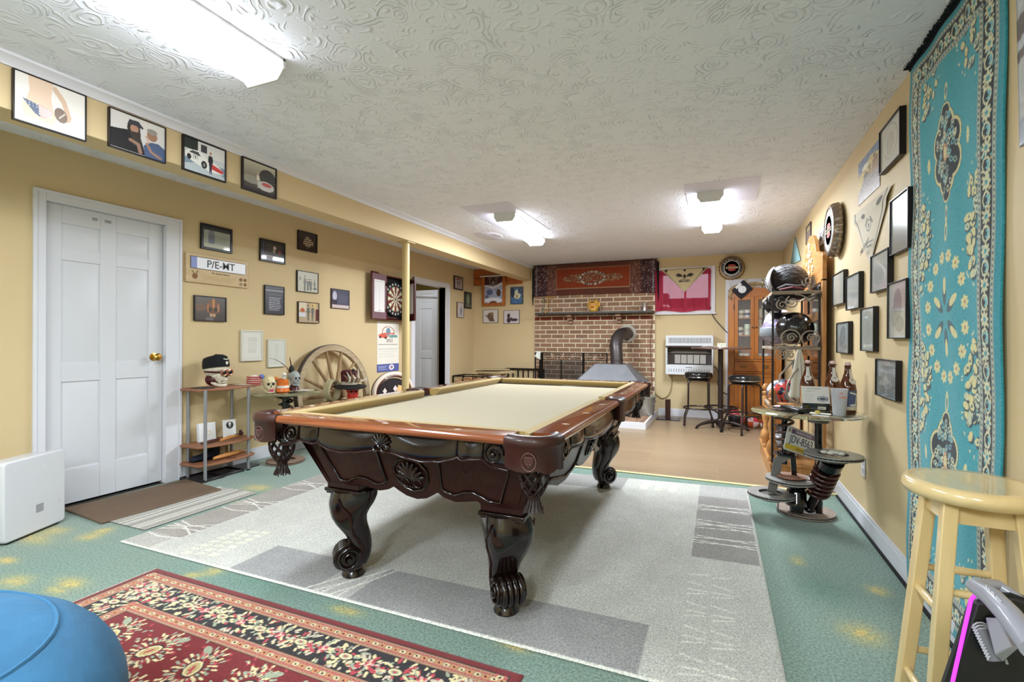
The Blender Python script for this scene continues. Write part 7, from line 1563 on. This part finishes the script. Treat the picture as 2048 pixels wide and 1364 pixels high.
fab = mat('black_bag_fabric', (40, 38, 42), .45, sheen=.2); nt = fab.node_tree; tc = nd(nt, 'ShaderNodeTexCoord'); wv = nd(nt, 'ShaderNodeTexNoise'); mp = nd(nt, 'ShaderNodeMapping'); mp.inputs['Scale'].default_value = (5, 5, 16); nt.links.new(tc.outputs['Object'], mp.inputs[0]); nt.links.new(mp.outputs[0], wv.inputs['Vector']); wv.inputs['Scale'].default_value = 1.3; wv.inputs['Distortion'].default_value = 2.
bp = nd(nt, 'ShaderNodeBump'); bp.inputs['Distance'].default_value = .05; bp.inputs['Strength'].default_value = .9; nt.links.new(wv.outputs['Fac'], bp.inputs['Height']); nt.links.new(bp.outputs[0], nt.nodes['Principled BSDF'].inputs['Normal'])
t = helmet('large helmet in a creased black cloth bag on top of the rack', (.55, 4.88, 1.66), (.165, .20, .145), fab, .2, -.85, 'helmet_bag', trim=False)
m = MB(); sg_ = mat('silver_grey_cloth', (150, 146, 150), .5); m.grid(lambda u, v: Vector((.55-.168*math.cos(rad(-30+60*u))*math.cos(rad(-50+95*v)), 4.88-.03+.205*math.sin(rad(-60+60*u))*math.cos(rad(-50+95*v))-.02, 1.66+.148*math.sin(rad(-50+95*v)))), 12, 14, sg_); m.build('grey_panel', t, world=True, solid=.004)
m = MB(); m.tube([(.46, 4.66, 1.575), (.52, 4.62, 1.60), (.60, 4.60, 1.585), (.68, 4.62, 1.60)], .010, flat((90, 84, 88)), 6); m.tube([(.47, 4.62, 1.56), (.56, 4.58, 1.575), (.65, 4.60, 1.56)], .008, flat((120, 60, 66)), 6); m.build('drawstring', t, world=True)
t = thing('crumpled_jacket', 'dark crumpled jacket spilling under the top shelf of the rack', 'jacket', (.45, 4.8, 1.44)); m = MB(); m.grid(lambda u, v: Vector((.385+.14*v, 4.50+.75*u, 1.49-.05*v-.035*math.sin(u*19+v*3)*math.sin(v*7+u*5)-.03*u)), 40, 14, flat((38, 34, 36), .7)); m.build('cloth', t, world=True, solid=.01)
rb = mat('red_blue_shell', (150, 150, 160), .18, coat=.8); nt = rb.node_tree; tc = nd(nt, 'ShaderNodeTexCoord'); vz = nd(nt, 'ShaderNodeTexNoise'); vz.inputs['Scale'].default_value = 9; r_ = nd(nt, 'ShaderNodeValToRGB'); r_.color_ramp.interpolation = 'CONSTANT'
for i, (p_, cc) in enumerate(((0, (34, 36, 50)), (.42, (176, 60, 54)), (.5, (90, 96, 116)), (.58, (214, 206, 206)))):
    e_ = r_.color_ramp.elements[i] if i < 2 else r_.color_ramp.elements.new(p_); e_.position = p_; e_.color = [*[float(q) for q in lin(cc)], 1]
nt.links.new(tc.outputs['Object'], vz.inputs['Vector']); nt.links.new(vz.outputs['Fac'], r_.inputs[0]); nt.links.new(r_.outputs[0], nt.nodes['Principled BSDF'].inputs['Base Color'])
helmet('red white and blue full helmet on the lowest rack shelf', (.51, 4.66, .70), (.12, .14, .115), rb, camdir, -.93)
helmet('silver grey helmet on the bench seat between the turned posts', (.55, 4.80, .255), (.12, .14, .11), mat('silver_shell', (140, 144, 150), .2, coat=.6, noise=(10, .3)), camdir, -.95)
t = thing('duffel_bag', 'black bag lying on the bench seat beside the silver helmet', 'bag', (.56, 5.15, .15)); m = MB(); m.ell((.56, 5.18, .25), (.13, .20, .105), flat((26, 26, 30), .7), 20, 10, z0=-.95); m.build('bag_body', t, world=True, sharp=80); m = MB(); m.tube([(.47, 5.06, .30), (.45, 5.12, .37), (.45, 5.22, .37), (.47, 5.28, .30)], .01, flat((60, 60, 64)), 6); m.build('handle', t, world=True)
t = thing('magazine', 'stack of papers on the lowest rack shelf under the helmet', 'papers', (.5, 4.55, .6)); m = MB()
m.prism([(.42, 4.44), (.60, 4.43), (.62, 4.52), (.43, 4.53)], .5985, .6045, flat((214, 190, 170)))
m.build('sheet', t, world=True)
# towel
t = thing('towel', 'white towel hanging from the rack shelf over the glass table', 'towel', (.58, 4.40, 1.06)); m = MB()
def tw(u, v): w_ = .02+.125*v**.8; return Vector((.585+(u-.5)*w_+.0*v, 4.395-.012*math.sin(u*13)*(.3+v)-.018*v, 1.065-.375*v-.02*abs(u-.3)*v))
m.grid(tw, 30, 16, mat('white_terry', (206, 202, 192), .95, bump=(200, .3, .002))); m.build('towel_cloth', t, world=True, solid=.008)
m = MB(); m.grid(lambda u, v: tw(.62+.05*u, v)-Vector((0, .007, 0)), 4, 16, flat((100, 100, 110), .9)); m.build('stripe', t, world=True)

# ------------------------------------------------------------ table made of car parts
t = thing('car_part_table', 'sculpture table of brake rotors and coil springs under a round glass top', 'table', (.53, 3.70, 0))
glass_top(t, (.497, 3.45, .690), .305)
rotor(t, Vector((.53, 3.70, .027)), .17, mat('rotor_base_face', (150, 134, 124), .55, metal=.3, noise=(30, .15)), label='wide pinkish grey base rotor'); rotor(t, Vector((.632, 3.415, .462)), .152, IRONL); rotor(t, Vector((.428, 3.546, .262)), .145, IRONL); rotor(t, Vector((.318, 3.553, .155)), .140, IRONL)
rotor(t, Vector((.415, 3.56, .689)), .115, IRONL, holes=False); rotor(t, Vector((.555, 3.41, .689)), .11, IRONL, holes=False)
m = MB(); a, b = Vector((.625, 3.425, .42)), Vector((.545, 3.64, .05)); m.tube([a, a.lerp(b, .12), a.lerp(b, .14), a.lerp(b, .62), a.lerp(b, .64), b], [.07, .068, .045, .045, .028, .026], GLOSSB, 18); m.ell(b, (.035, .035, .025), GLOSSB, 12, 8); m.cyl(a, a+Vector((0, 0, .03)), .05, GLOSSB, 18); m.build('shock_absorber', t, world=True)
spring(t, a.lerp(b, .14), a.lerp(b, .62), .062, .011, 6, REDSP)
m = MB(); 
pr_ = [(.05, .23), (.062, .22), (.05, .205), (.062, .19), (.05, .175), (.058, .165), (.058, .11), (.066, .10), (.066, .075), (.04, .07), (.04, .03), (.001, .03)]
m.lathe([(.001, .235)]+pr_, (.47, 3.62, 0), GLOSSB, 24); m.build('bellows', t, world=True, sharp=40)
spring(t, (.40, 3.58, .42), (.39, 3.575, .645), .052, .009, 5, mat('brown_spring', (84, 60, 52), .35, metal=.4))
m = MB(); m.cyl((.395, 3.577, .34), (.395, 3.577, .64), .018, GLOSSB, 14); m.lathe([(.001, .395), (.065, .40), (.068, .41), (.05, .42), (.001, .42)], (.40, 3.58, 0), GLOSSB, 24); m.bar((.43, 3.56, .415), (.36, 3.57, .36), .02, .05, IRON); m.bar((.36, 3.57, .37), (.322, 3.56, .15), .03, .05, IRON); m.bar((.44, 3.56, .40), (.45, 3.57, .26), .025, .03, GLOSSB); m.build('bracket', t, world=True)
m = MB(); m.lathe([(.001, .268), (.082, .268), (.086, .274), (.001, .278)], (.428, 3.546, 0), mat('rust_cap', (150, 106, 84), .7, noise=(60, .35)), 28); m.build('rusty_cap', t, world=True, label='rusty patterned cap'); m = MB(); m.cyl((.36, 3.58, .02), (.36, 3.58, .13), .005, CHROME, 8); m.build('bolt', t, world=True)
m = MB(); m.cyl((.60, 3.66, .03), (.57, 3.50, .665), .022, GLOSSB, 14); m.build('column', t, world=True)
# licence plate leaning in it
rv_ = Vector((math.cos(YAW), math.sin(YAW), 0)); fv_ = Vector((-math.sin(YAW), math.cos(YAW), 0))
U = (rv_*.262+fv_*.12+Vector((0, 0, -.092))).normalized(); V = Vector((0, 0, 1)); V = (V-U*V.dot(U)).normalized(); N = U.cross(V); d0 = 3.09; k_ = (1603-1024)/F_PX
Cp = rv_*(k_*d0)+fv_*d0; Cp.z = CAM_H-(883-682)/F_PX*d0; Mp = basis(Cp, U, V, N)
t = thing('licence_plate', 'licence plate reading JDV 8563 leaning among the car part table springs', 'licence plate', Cp)
def rr_(w, h, r=.014): return [(x+sx*r*0+r*math.cos(rad(a_)), y+r*math.sin(rad(a_))) for (x, y, sx, a0_) in ((w/2-r, h/2-r, 1, 0), (-w/2+r, h/2-r, -1, 90), (-w/2+r, -h/2+r, -1, 180), (w/2-r, -h/2+r, 1, 270)) for a_ in range(a0_, a0_+91, 30)]
m = MB(); m.prism(rr_(.305, .152), -.002, .0, flat((206, 206, 206), .3), Mp); m.prism(rr_(.293, .140, .010), .0002, .0012, flat((226, 226, 224), .3), Mp); m.prism([(-.11, .036), (.1435, .036), (.1435, .066), (-.11, .066)], .0013, .0018, flat((110, 84, 124), .3), Mp); m.prism([(-.1435, -.066), (.1435, -.066), (.1435, -.034), (-.1435, -.034)], .0013, .0018, flat((224, 190, 70), .3), Mp); m.prism([(-.142, .040), (-.118, .040), (-.118, .062), (-.142, .062)], .0013, .0018, flat((150, 150, 130), .3), Mp); m.build('plate', t, world=True)
text('plate_lettering', 'JDV-8563', .068, Mp @ Matrix.Translation((0, 0, .002)), flat((70, 72, 96)), t, sx=.86); text('state_lettering', 'PENNSYLVANIA', .022, Mp @ Matrix.Translation((.01, .051, .002)), flat((222, 214, 226)), t); text('state_lettering', 'visitPA.com', .016, Mp @ Matrix.Translation((0, -.05, .002)), flat((150, 110, 60)), t)
m = MB(); m.cyl(Mp @ Vector((.0, .0, -.003)), Vector((.45, 3.60, .40)), .004, CHROME, 6); m.build('mounting_wire', t, world=True)
for i, (dx, dy) in enumerate(((-.045, .01), (-.015, -.01), (.015, .012), (.04, -.006), (0, .03))):
    t = thing('white_stone', 'small white stone lying in the raised rotor dish', 'stone', (.632+dx, 3.415+dy, .462), 0, 'white stones in the rotor dish'); m = MB(); m.ell((.632+dx, 3.415+dy, .4655+.0), (.020, .014, .010), flat((222, 218, 206), .6), 12, 8); m.build('stone_body', t, world=True)
# things on the glass top
ZG = .7005
AMB = mat('amber_glass', (96, 42, 14), .05, trans=.55, coat=.6)
bot = None
def bottle(label, x, y, lab, rz):
    global bot
    t = thing('swing_top_bottle', label, 'bottle', (x, y, ZG), rz, 'brown swing top bottles'); m = MB(); m.lathe([(.001, 0), (.040, 0), (.044, .006), (.044, .150), (.040, .175), (.026, .215), (.018, .245), (.016, .275), (.018, .28), (.018, .288), (.001, .288)], (0, 0, 0), AMB, 28); m.build('glass_body', t, sharp=60)
    m = MB(); m.lathe([(.001, .288), (.013, .288), (.015, .298), (.012, .306), (.001, .307)], (0, 0, 0), flat((222, 190, 186), .3), 16); m.build('stopper', t)
    m = MB(); m.tube([(-.018, 0, .27), (-.024, 0, .285), (-.016, 0, .305), (.016, 0, .305), (.024, 0, .285), (.018, 0, .27)], .0016, CHROME, 6); m.tube([(.017*math.cos(a), .017*math.sin(a), .265) for a in [2*PI*i/16 for i in range(16)]], .0018, CHROME, 6, True); m.tube([(-.018, 0, .27), (-.022, -.016, .255), (-.01, -.024, .25)], .0016, CHROME, 6); m.build('wire_clasp', t)
    m = MB(); wl = flat((206, 202, 196), .4); m.grid(lambda u, v: Vector(((.0195+.018*(1-v)**2*.6)*math.sin(-.45+.9*u), -(.0195+.018*(1-v)**2*.6)*math.cos(-.45+.9*u), .205+.06*v)), 6, 8, wl)
    m.lathe([(.001, 0), (.021, 0), (.021, .003), (.001, .003)], (0, 0, 0), wl, 20, basis((0, -.031, .195), (1, 0, 0), (0, .55, .83), (0, -.83, .55))); m.build('neck_seal', t)
    c = Cv(50, 60, lab[0]); 
    if lab[1] == 'a': c.scribble(.1, .05, .9, .16, 1, (176, 110, 80)); c.ell(.5, .6, .36, .34, (190, 140, 90), .7); c.ell(.4, .5, .15, .2, (150, 110, 80), .7); c.ell(.65, .7, .2, .15, (120, 90, 60), .6)
    else: c.rect(0, .82, 1, 1, (206, 196, 170)); c.line([(.3, .1), (.7, .2), (.6, .7)], .08, (222, 220, 210)); c.ell(.5, .74, .25, .06, (206, 210, 214))
    z0_, z1_ = .028, .142
    def wr(UU, VV, g): a_ = (UU-.5)*2.3; g = g.copy(); g[..., 0] = .0446*np.sin(a_); g[..., 1] = -.0446*np.cos(a_); g[..., 2] = z0_+(z1_-z0_)*VV; return g
    prt('label', c, (0, 0, 0), (1, 0, 0), (0, 1, 0), MATTE, t, world=False, fn=wr); return t
bottle('brown swing top bottle farthest left, behind the acrylic sign holder', .535, 3.66, ((200, 156, 110), 'a'), rad(-5)); bottle('brown swing top bottle in the middle, behind the plastic cup', .662, 3.60, ((196, 160, 120), 'a'), rad(10)); bottle('brown swing top bottle with a blue label nearest the wall', .705, 3.425, ((84, 96, 130), 'b'), rad(35))
t = thing('plastic_cup', 'frosted plastic cup with orange print on the glass table', 'cup', (.648, 3.345, ZG)); fr = mat('frosted_plastic', (222, 222, 226), .45, trans=.5, ior=1.2); m = MB(); m.lathe([(.001, 0), (.031, 0), (.032, .004), (.043, .150), (.045, .152), (.044, .154), (.0415, .151), (.030, .006), (.001, .004)], (.648, 3.345, ZG), fr, 32); m.build('cup_body', t, world=True, sharp=60)
Mc = basis(Vector((.648, 3.345, ZG))-fv_*.040-rv_*.012+Vector((0, 0, .118)), rv_, (0, 0, 1), -fv_); text('cup_lettering', 'Hi', .02, Mc @ Matrix.Translation((-.004, .012, .002)), flat((226, 130, 100)), t); text('cup_lettering', 'Coffee', .018, Mc @ Matrix.Translation((0, -.010, .003)), flat((226, 130, 100)), t)
# acrylic holder with card
Us = (rv_*.145-fv_*.05).normalized(); Ns = Vector((Us.y, -Us.x, 0)); S0 = Vector((.556, 3.49, ZG))-Us*.074
t = thing('sign_holder', 'clear acrylic holder with a white info card on a dark base', 'sign holder', (.556, 3.49, ZG)); Vs = (Vector((0, 0, 1))-Ns*.28).normalized()
m = MB(); Mn = basis(S0+Vector((0, 0, .0005)), Us, (0, 0, 1), Ns); m.prism([(0, 0), (.148, 0), (.148, .046), (0, .046)], -.05, 0, mat('smoked_acrylic', (30, 26, 22), .08, coat=.8), Mn); m.build('base', t, world=True, bevel=.002)
c = Cv(90, 70, (214, 212, 208)); c.rect(.2, .12, .7, .15, (110, 110, 116)); c.scribble(.15, .24, .6, .32, 1, (140, 140, 146)); c.scribble(.1, .42, .45, .9, 6, (186, 184, 184)); c.ell(.75, .72, .20, .16, (60, 66, 80), .9, hole=.8); c.ell(.75, .72, .12, .09, (90, 96, 110)); c.rect(.6, .70, .9, .74, (60, 66, 80))
prt('info_card', c, S0+Vector((0, 0, .048))+Ns*.001, Us*.148, Vs*.105, vcmat('gloss_print', .3, coat=.3), t, thick=.002)
c = Cv(30, 12, (206, 200, 180)); c.scribble(.1, .2, .9, .8, 1, (60, 56, 50)); prt('base_badge', c, S0+Us*.082+Vector((0, 0, .010))+Ns*.001, Us*.044, Vector((0, 0, .018)), MATTE, t)
t = thing('remote_control', 'long black remote control lying on the left of the glass table', 'remote', (.42, 3.44, ZG)); ra, rb2 = Vector((.385, 3.545, ZG+.012)), Vector((.460, 3.345, ZG+.012)); m = MB(); m.bar(ra, rb2, .042, .020, BLKPL); m.build('remote_body', t, world=True, bevel=.004); m = MB(); dr_ = (rb2-ra).normalized(); sd_ = Vector((dr_.y, -dr_.x, 0))
for i in range(9):
    for j in (-1, 0, 1): p_ = ra+dr_*(.03+.018*i)+sd_*j*.011+Vector((0, 0, .0115)); m.box(p_.x-.003, p_.x+.003, p_.y-.003, p_.y+.003, p_.z-.002, p_.z, flat((110, 110, 114)))
m.build('button', t, world=True)
for (lb, P_, cc) in (('white note sheet under the yellow bottle cap', [(.50, 3.36), (.60, 3.33), (.62, 3.39), (.52, 3.43)], (222, 220, 206)), ('pale photo sheet near the far left edge of the glass table', [(.33, 3.62), (.45, 3.62), (.46, 3.68), (.36, 3.70)], (206, 186, 190)), ('white slip near the front edge of the glass table', [(.50, 3.28), (.58, 3.255), (.59, 3.28), (.51, 3.305)], (214, 218, 214))):
    t = thing('paper_slip', lb, 'paper', (P_[0][0], P_[0][1], ZG)); m = MB(); m.prism(P_, ZG+.0005, ZG+.0015, flat(cc, .8)); m.build('sheet', t, world=True)
t = thing('screw_cap', 'small yellow plastic bottle cap on the note sheet', 'bottle cap', (.545, 3.375, ZG)); m = MB(); m.lathe([(.001, .0018), (.013, .0018), (.013, .016), (.011, .017), (.001, .017)], (.545, 3.375, ZG), flat((196, 176, 80), .4), 20); m.build('cap_body', t, world=True)

# ------------------------------------------------------------ wooden stool, speaker, purifier, bean bag
LW = mat('lacquered_pine', (226, 200, 146), .25, coat=.5, wood=((214, 184, 128), 2, 2)); LWX = mat('lacquered_pine_seat', (226, 202, 150), .22, coat=.6, wood=((216, 188, 134), 2, 1))
t = thing('wooden_stool', 'pale lacquered wooden bar stool in the right foreground', 'stool', (.65, 1.73, 0), rad(0)); SX, SY = .648, 1.735
m = MB(); m.lathe([(.001, .700), (.140, .700), (.150, .704), (.156, .716), (.157, .722), (.154, .734), (.146, .742), (.12, .741), (.06, .738), (.001, .737)], (SX, SY, 0), LWX, 56); m.build('seat', t, world=True, sharp=60)
def lg(a, z): r_ = .098+(.70-z)/.70*.072; return Vector((SX+r_*math.cos(a), SY+r_*math.sin(a), z))
AN = [rad(q) for q in (140, 222, 315, 45)]
for a in AN:
    m = MB(); P0_, P1_ = lg(a, .70), lg(a, .0); tt = (P1_-P0_).normalized(); rx_ = Vector((math.cos(a+PI/4), math.sin(a+PI/4), 0)); ry_ = Vector((-math.sin(a+PI/4), math.cos(a+PI/4), 0)); w_ = .017
    m.loft([[p_+rx_*i*w_+ry_*j*w_ for i, j in ((-1, -1), (1, -1), (1, 1), (-1, 1))] for p_ in (P0_, P1_)], LW); m.build('leg', t, world=True, bevel=.003)
for i in range(4):
    a, b = AN[i], AN[(i+1) % 4]
    m = MB(); p, q = lg(a, .66), lg(b, .66); rx_ = (q-p).normalized(); n_ = Vector((-rx_.y, rx_.x, 0)); m.loft([[p_+n_*s_*.007+Vector((0, 0, z_)) for s_, z_ in ((-1, -.018), (1, -.018), (1, .038), (-1, .038))] for p_ in (p, q)], LW); m.build('apron', t, world=True)
    for z in ((.46, .20) if i % 2 else (.40, .14)): m = MB(); m.tube([lg(a, z), lg(a, z).lerp(lg(b, z), .5), lg(b, z)], [.009, .012, .009], LW, 12); m.build('rung', t, world=True)
t = thing('party_speaker', 'black tower speaker with purple light strip and grey handle, bottom right', 'speaker', (.56, 1.02, 0)); SPK = mat('speaker_shell', (10, 10, 12), .45); 
PU = mat('purple_light_strip', (190, 60, 214), .4, emit=(176, 40, 206), es=.55); GR = mat('grey_handle_plastic', (140, 140, 150), .35, coat=.3)
yn, yb_ = 1.05, 1.22; TL_, BL_ = PY(1948, 1178, yn), PY(1885, 1364, yn); sl = (TL_.x-BL_.x)/(TL_.z-BL_.z); x0_ = TL_.x; zt_ = TL_.z; xb_ = x0_-sl*min(.22, zt_)
OL = [(xb_, 0), (.80, 0), (.80, zt_-.13), (.74, zt_-.07), (x0_+.05, zt_), (x0_, zt_-.02), (xb_, zt_-.24)]
m = MB(); m.loft([[Vector((x_, yn, z_)) for x_, z_ in OL], [Vector((x_+.004, yn+.03, z_-.004 if z_ else 0)) for x_, z_ in OL], [Vector((min(x_+.16, .79), yb_, z_*.80)) for x_, z_ in OL]], SPK); m.build('cabinet', t, world=True, bevel=.008)
m = MB(); P = [PY(1966, 1190, yn-.004), PY(1952, 1188, yn-.004), PY(1942, 1200, yn-.004), PY(1905, 1364, yn-.004), PY(1905, 1364, yn-.004)-Vector((.02, 0, .30))]; m.tube(P, .003, PU, 8); m.build('light_strip', t, world=True, label='purple light strip')
m = MB(); m.tube([PY(1950, 1172, yn-.01), PY(1985, 1195, .98), PY(2020, 1232, .92), PY(2070, 1300, .86)], [.012, .015, .016, .016], GR, 14); m.tube([PY(1952, 1168, yn), PY(1995, 1170, 1.08), PY(2060, 1215, 1.06)], [.010, .009, .009], GR, 12); m.build('handle', t, world=True)
Mh = basis(PY(1985, 1195, .955), (PY(2020, 1232, .9)-PY(1985, 1195, .955)).normalized(), (0, 0, 1), (0, -1, 0)); text('handle_lettering', 'WNT', .022, Mh @ Matrix.Translation((-.004, 0, .006)), flat((206, 206, 214)), t)
m = MB(); g0 = PY(1968, 1232, yn); g1 = PY(2006, 1298, yn-.03); m.loft([[g0+Vector((0, -.002, 0)), g0+Vector((.014, -.01, .006)), g0+Vector((.022, -.004, .0)), g0+Vector((.008, .0, -.014))], [g1+Vector((-.012, -.004, -.01)), g1+Vector((.004, -.016, .014)), g1+Vector((.016, -.008, .010)), g1+Vector((0, 0, -.022))]], GR); m.build('control_lever', t, world=True, bevel=.002)
m = MB(); k0, k1 = PY(1962, 1258, yn), PY(1993, 1322, yn-.02); m.tube([k0, k1], .011, flat((96, 96, 102), .5), 14)
for i in range(12): q = k0.lerp(k1, i/11); m.tube([q+Vector((-.012*math.cos(a), -.003, .012*math.sin(a))) for a in [rad(w) for w in range(0, 181, 30)]], .0018, flat((150, 150, 156), .4), 4)
m.build('ribbed_knob', t, world=True)
# purifier
t = thing('air_purifier', 'white slab shaped air purifier on the carpet beside the white door', 'air purifier', (-3.72, 1.5, 0)); PW = mat('purifier_plastic', (206, 206, 210), .3, coat=.2)
A0, A1 = PZ(7, 1095), PZ(131, 1043); U = (A1-A0); w_ = U.length; U.normalize(); N = Vector((U.y, -U.x, 0)); hgt = PX(126, 896, A1.x).z-.004; Mq = basis(A0, U, (0, 0, 1), N)
m = MB(); m.prism(rr_(w_, hgt-.012, .022), -.05, 0, PW, Mq @ Matrix.Translation((w_/2, hgt/2+.006, 0))); m.build('front_panel', t, world=True, bevel=.009, seg=4)
m = MB(); m.prism(rr_(w_-.02, hgt-.03, .018), -.17, -.045, PW, Mq @ Matrix.Translation((w_/2, hgt/2, 0))); m.prism([(.03, 0), (w_-.03, 0), (w_-.03, .02), (.03, .02)], -.16, -.01, flat((30, 30, 32)), Mq); m.build('body', t, world=True, bevel=.006)
m = MB(); dg_ = flat((70, 70, 74))
for i in range(8): m.cyl(Mq @ Vector((.008, hgt-.07-.026*i, -.09)), Mq @ Vector((.014, hgt-.07-.026*i, -.09)), .006, dg_, 10)
m.build('side_vent', t, world=True)
m = MB(); m.prism([(w_*.49, hgt*.27), (w_*.61, hgt*.27), (w_*.61, hgt*.37), (w_*.49, hgt*.37)], .0005, .0015, flat((150, 150, 154), .3), Mq); m.build('display', t, world=True, label='small grey display square')
c = Cv(24, 20, (218, 218, 220)); c.scribble(0, 0, 1, 1, 3, (140, 140, 144)); prt('mark', c, Mq @ Vector((w_*.86, hgt*.30, .001)), U*.024, (0, 0, .024), MATTE, t); c = Cv(40, 8, (218, 218, 220)); c.scribble(0, .1, 1, .9, 1, (176, 176, 180)); prt('mark', c, Mq @ Vector((w_*.49, hgt*.83, .001)), U*.055, (0, 0, .010), MATTE, t)
# blue bean bag
t = thing('bean_bag', 'round sky blue plush bean bag in the bottom left foreground', 'bean bag', (-1.62, .52, 0)); bl = mat('sky_blue_plush', (44, 98, 134), .9, sheen=.05, noise=(7, .12), bump=(25, .25, .012)); m = MB(); rings = []
for i in range(19):
    th = -PI/2+PI*i/18; r_ = max(.02, math.cos(th))**.75; z = .245+.235*math.sin(th)
    rings.append([Vector((-1.66+.50*r_*math.cos(a)*(1+.012*math.sin(5*a)), .44+.40*r_*math.sin(a)*(1+.012*math.cos(4*a)), max(z, .0))) for a in [2*PI*j/40 for j in range(40)]])
m.loft(rings, bl); m.build('cushion_body', t, world=True, sharp=180)
m = MB(); m.tube([(-1.66+.502*math.cos(a)*.66, .44+.402*math.sin(a)*.66, .435) for a in [2*PI*j/40 for j in range(40)]], .006, bl, 6, True); m.build('seam', t, world=True)
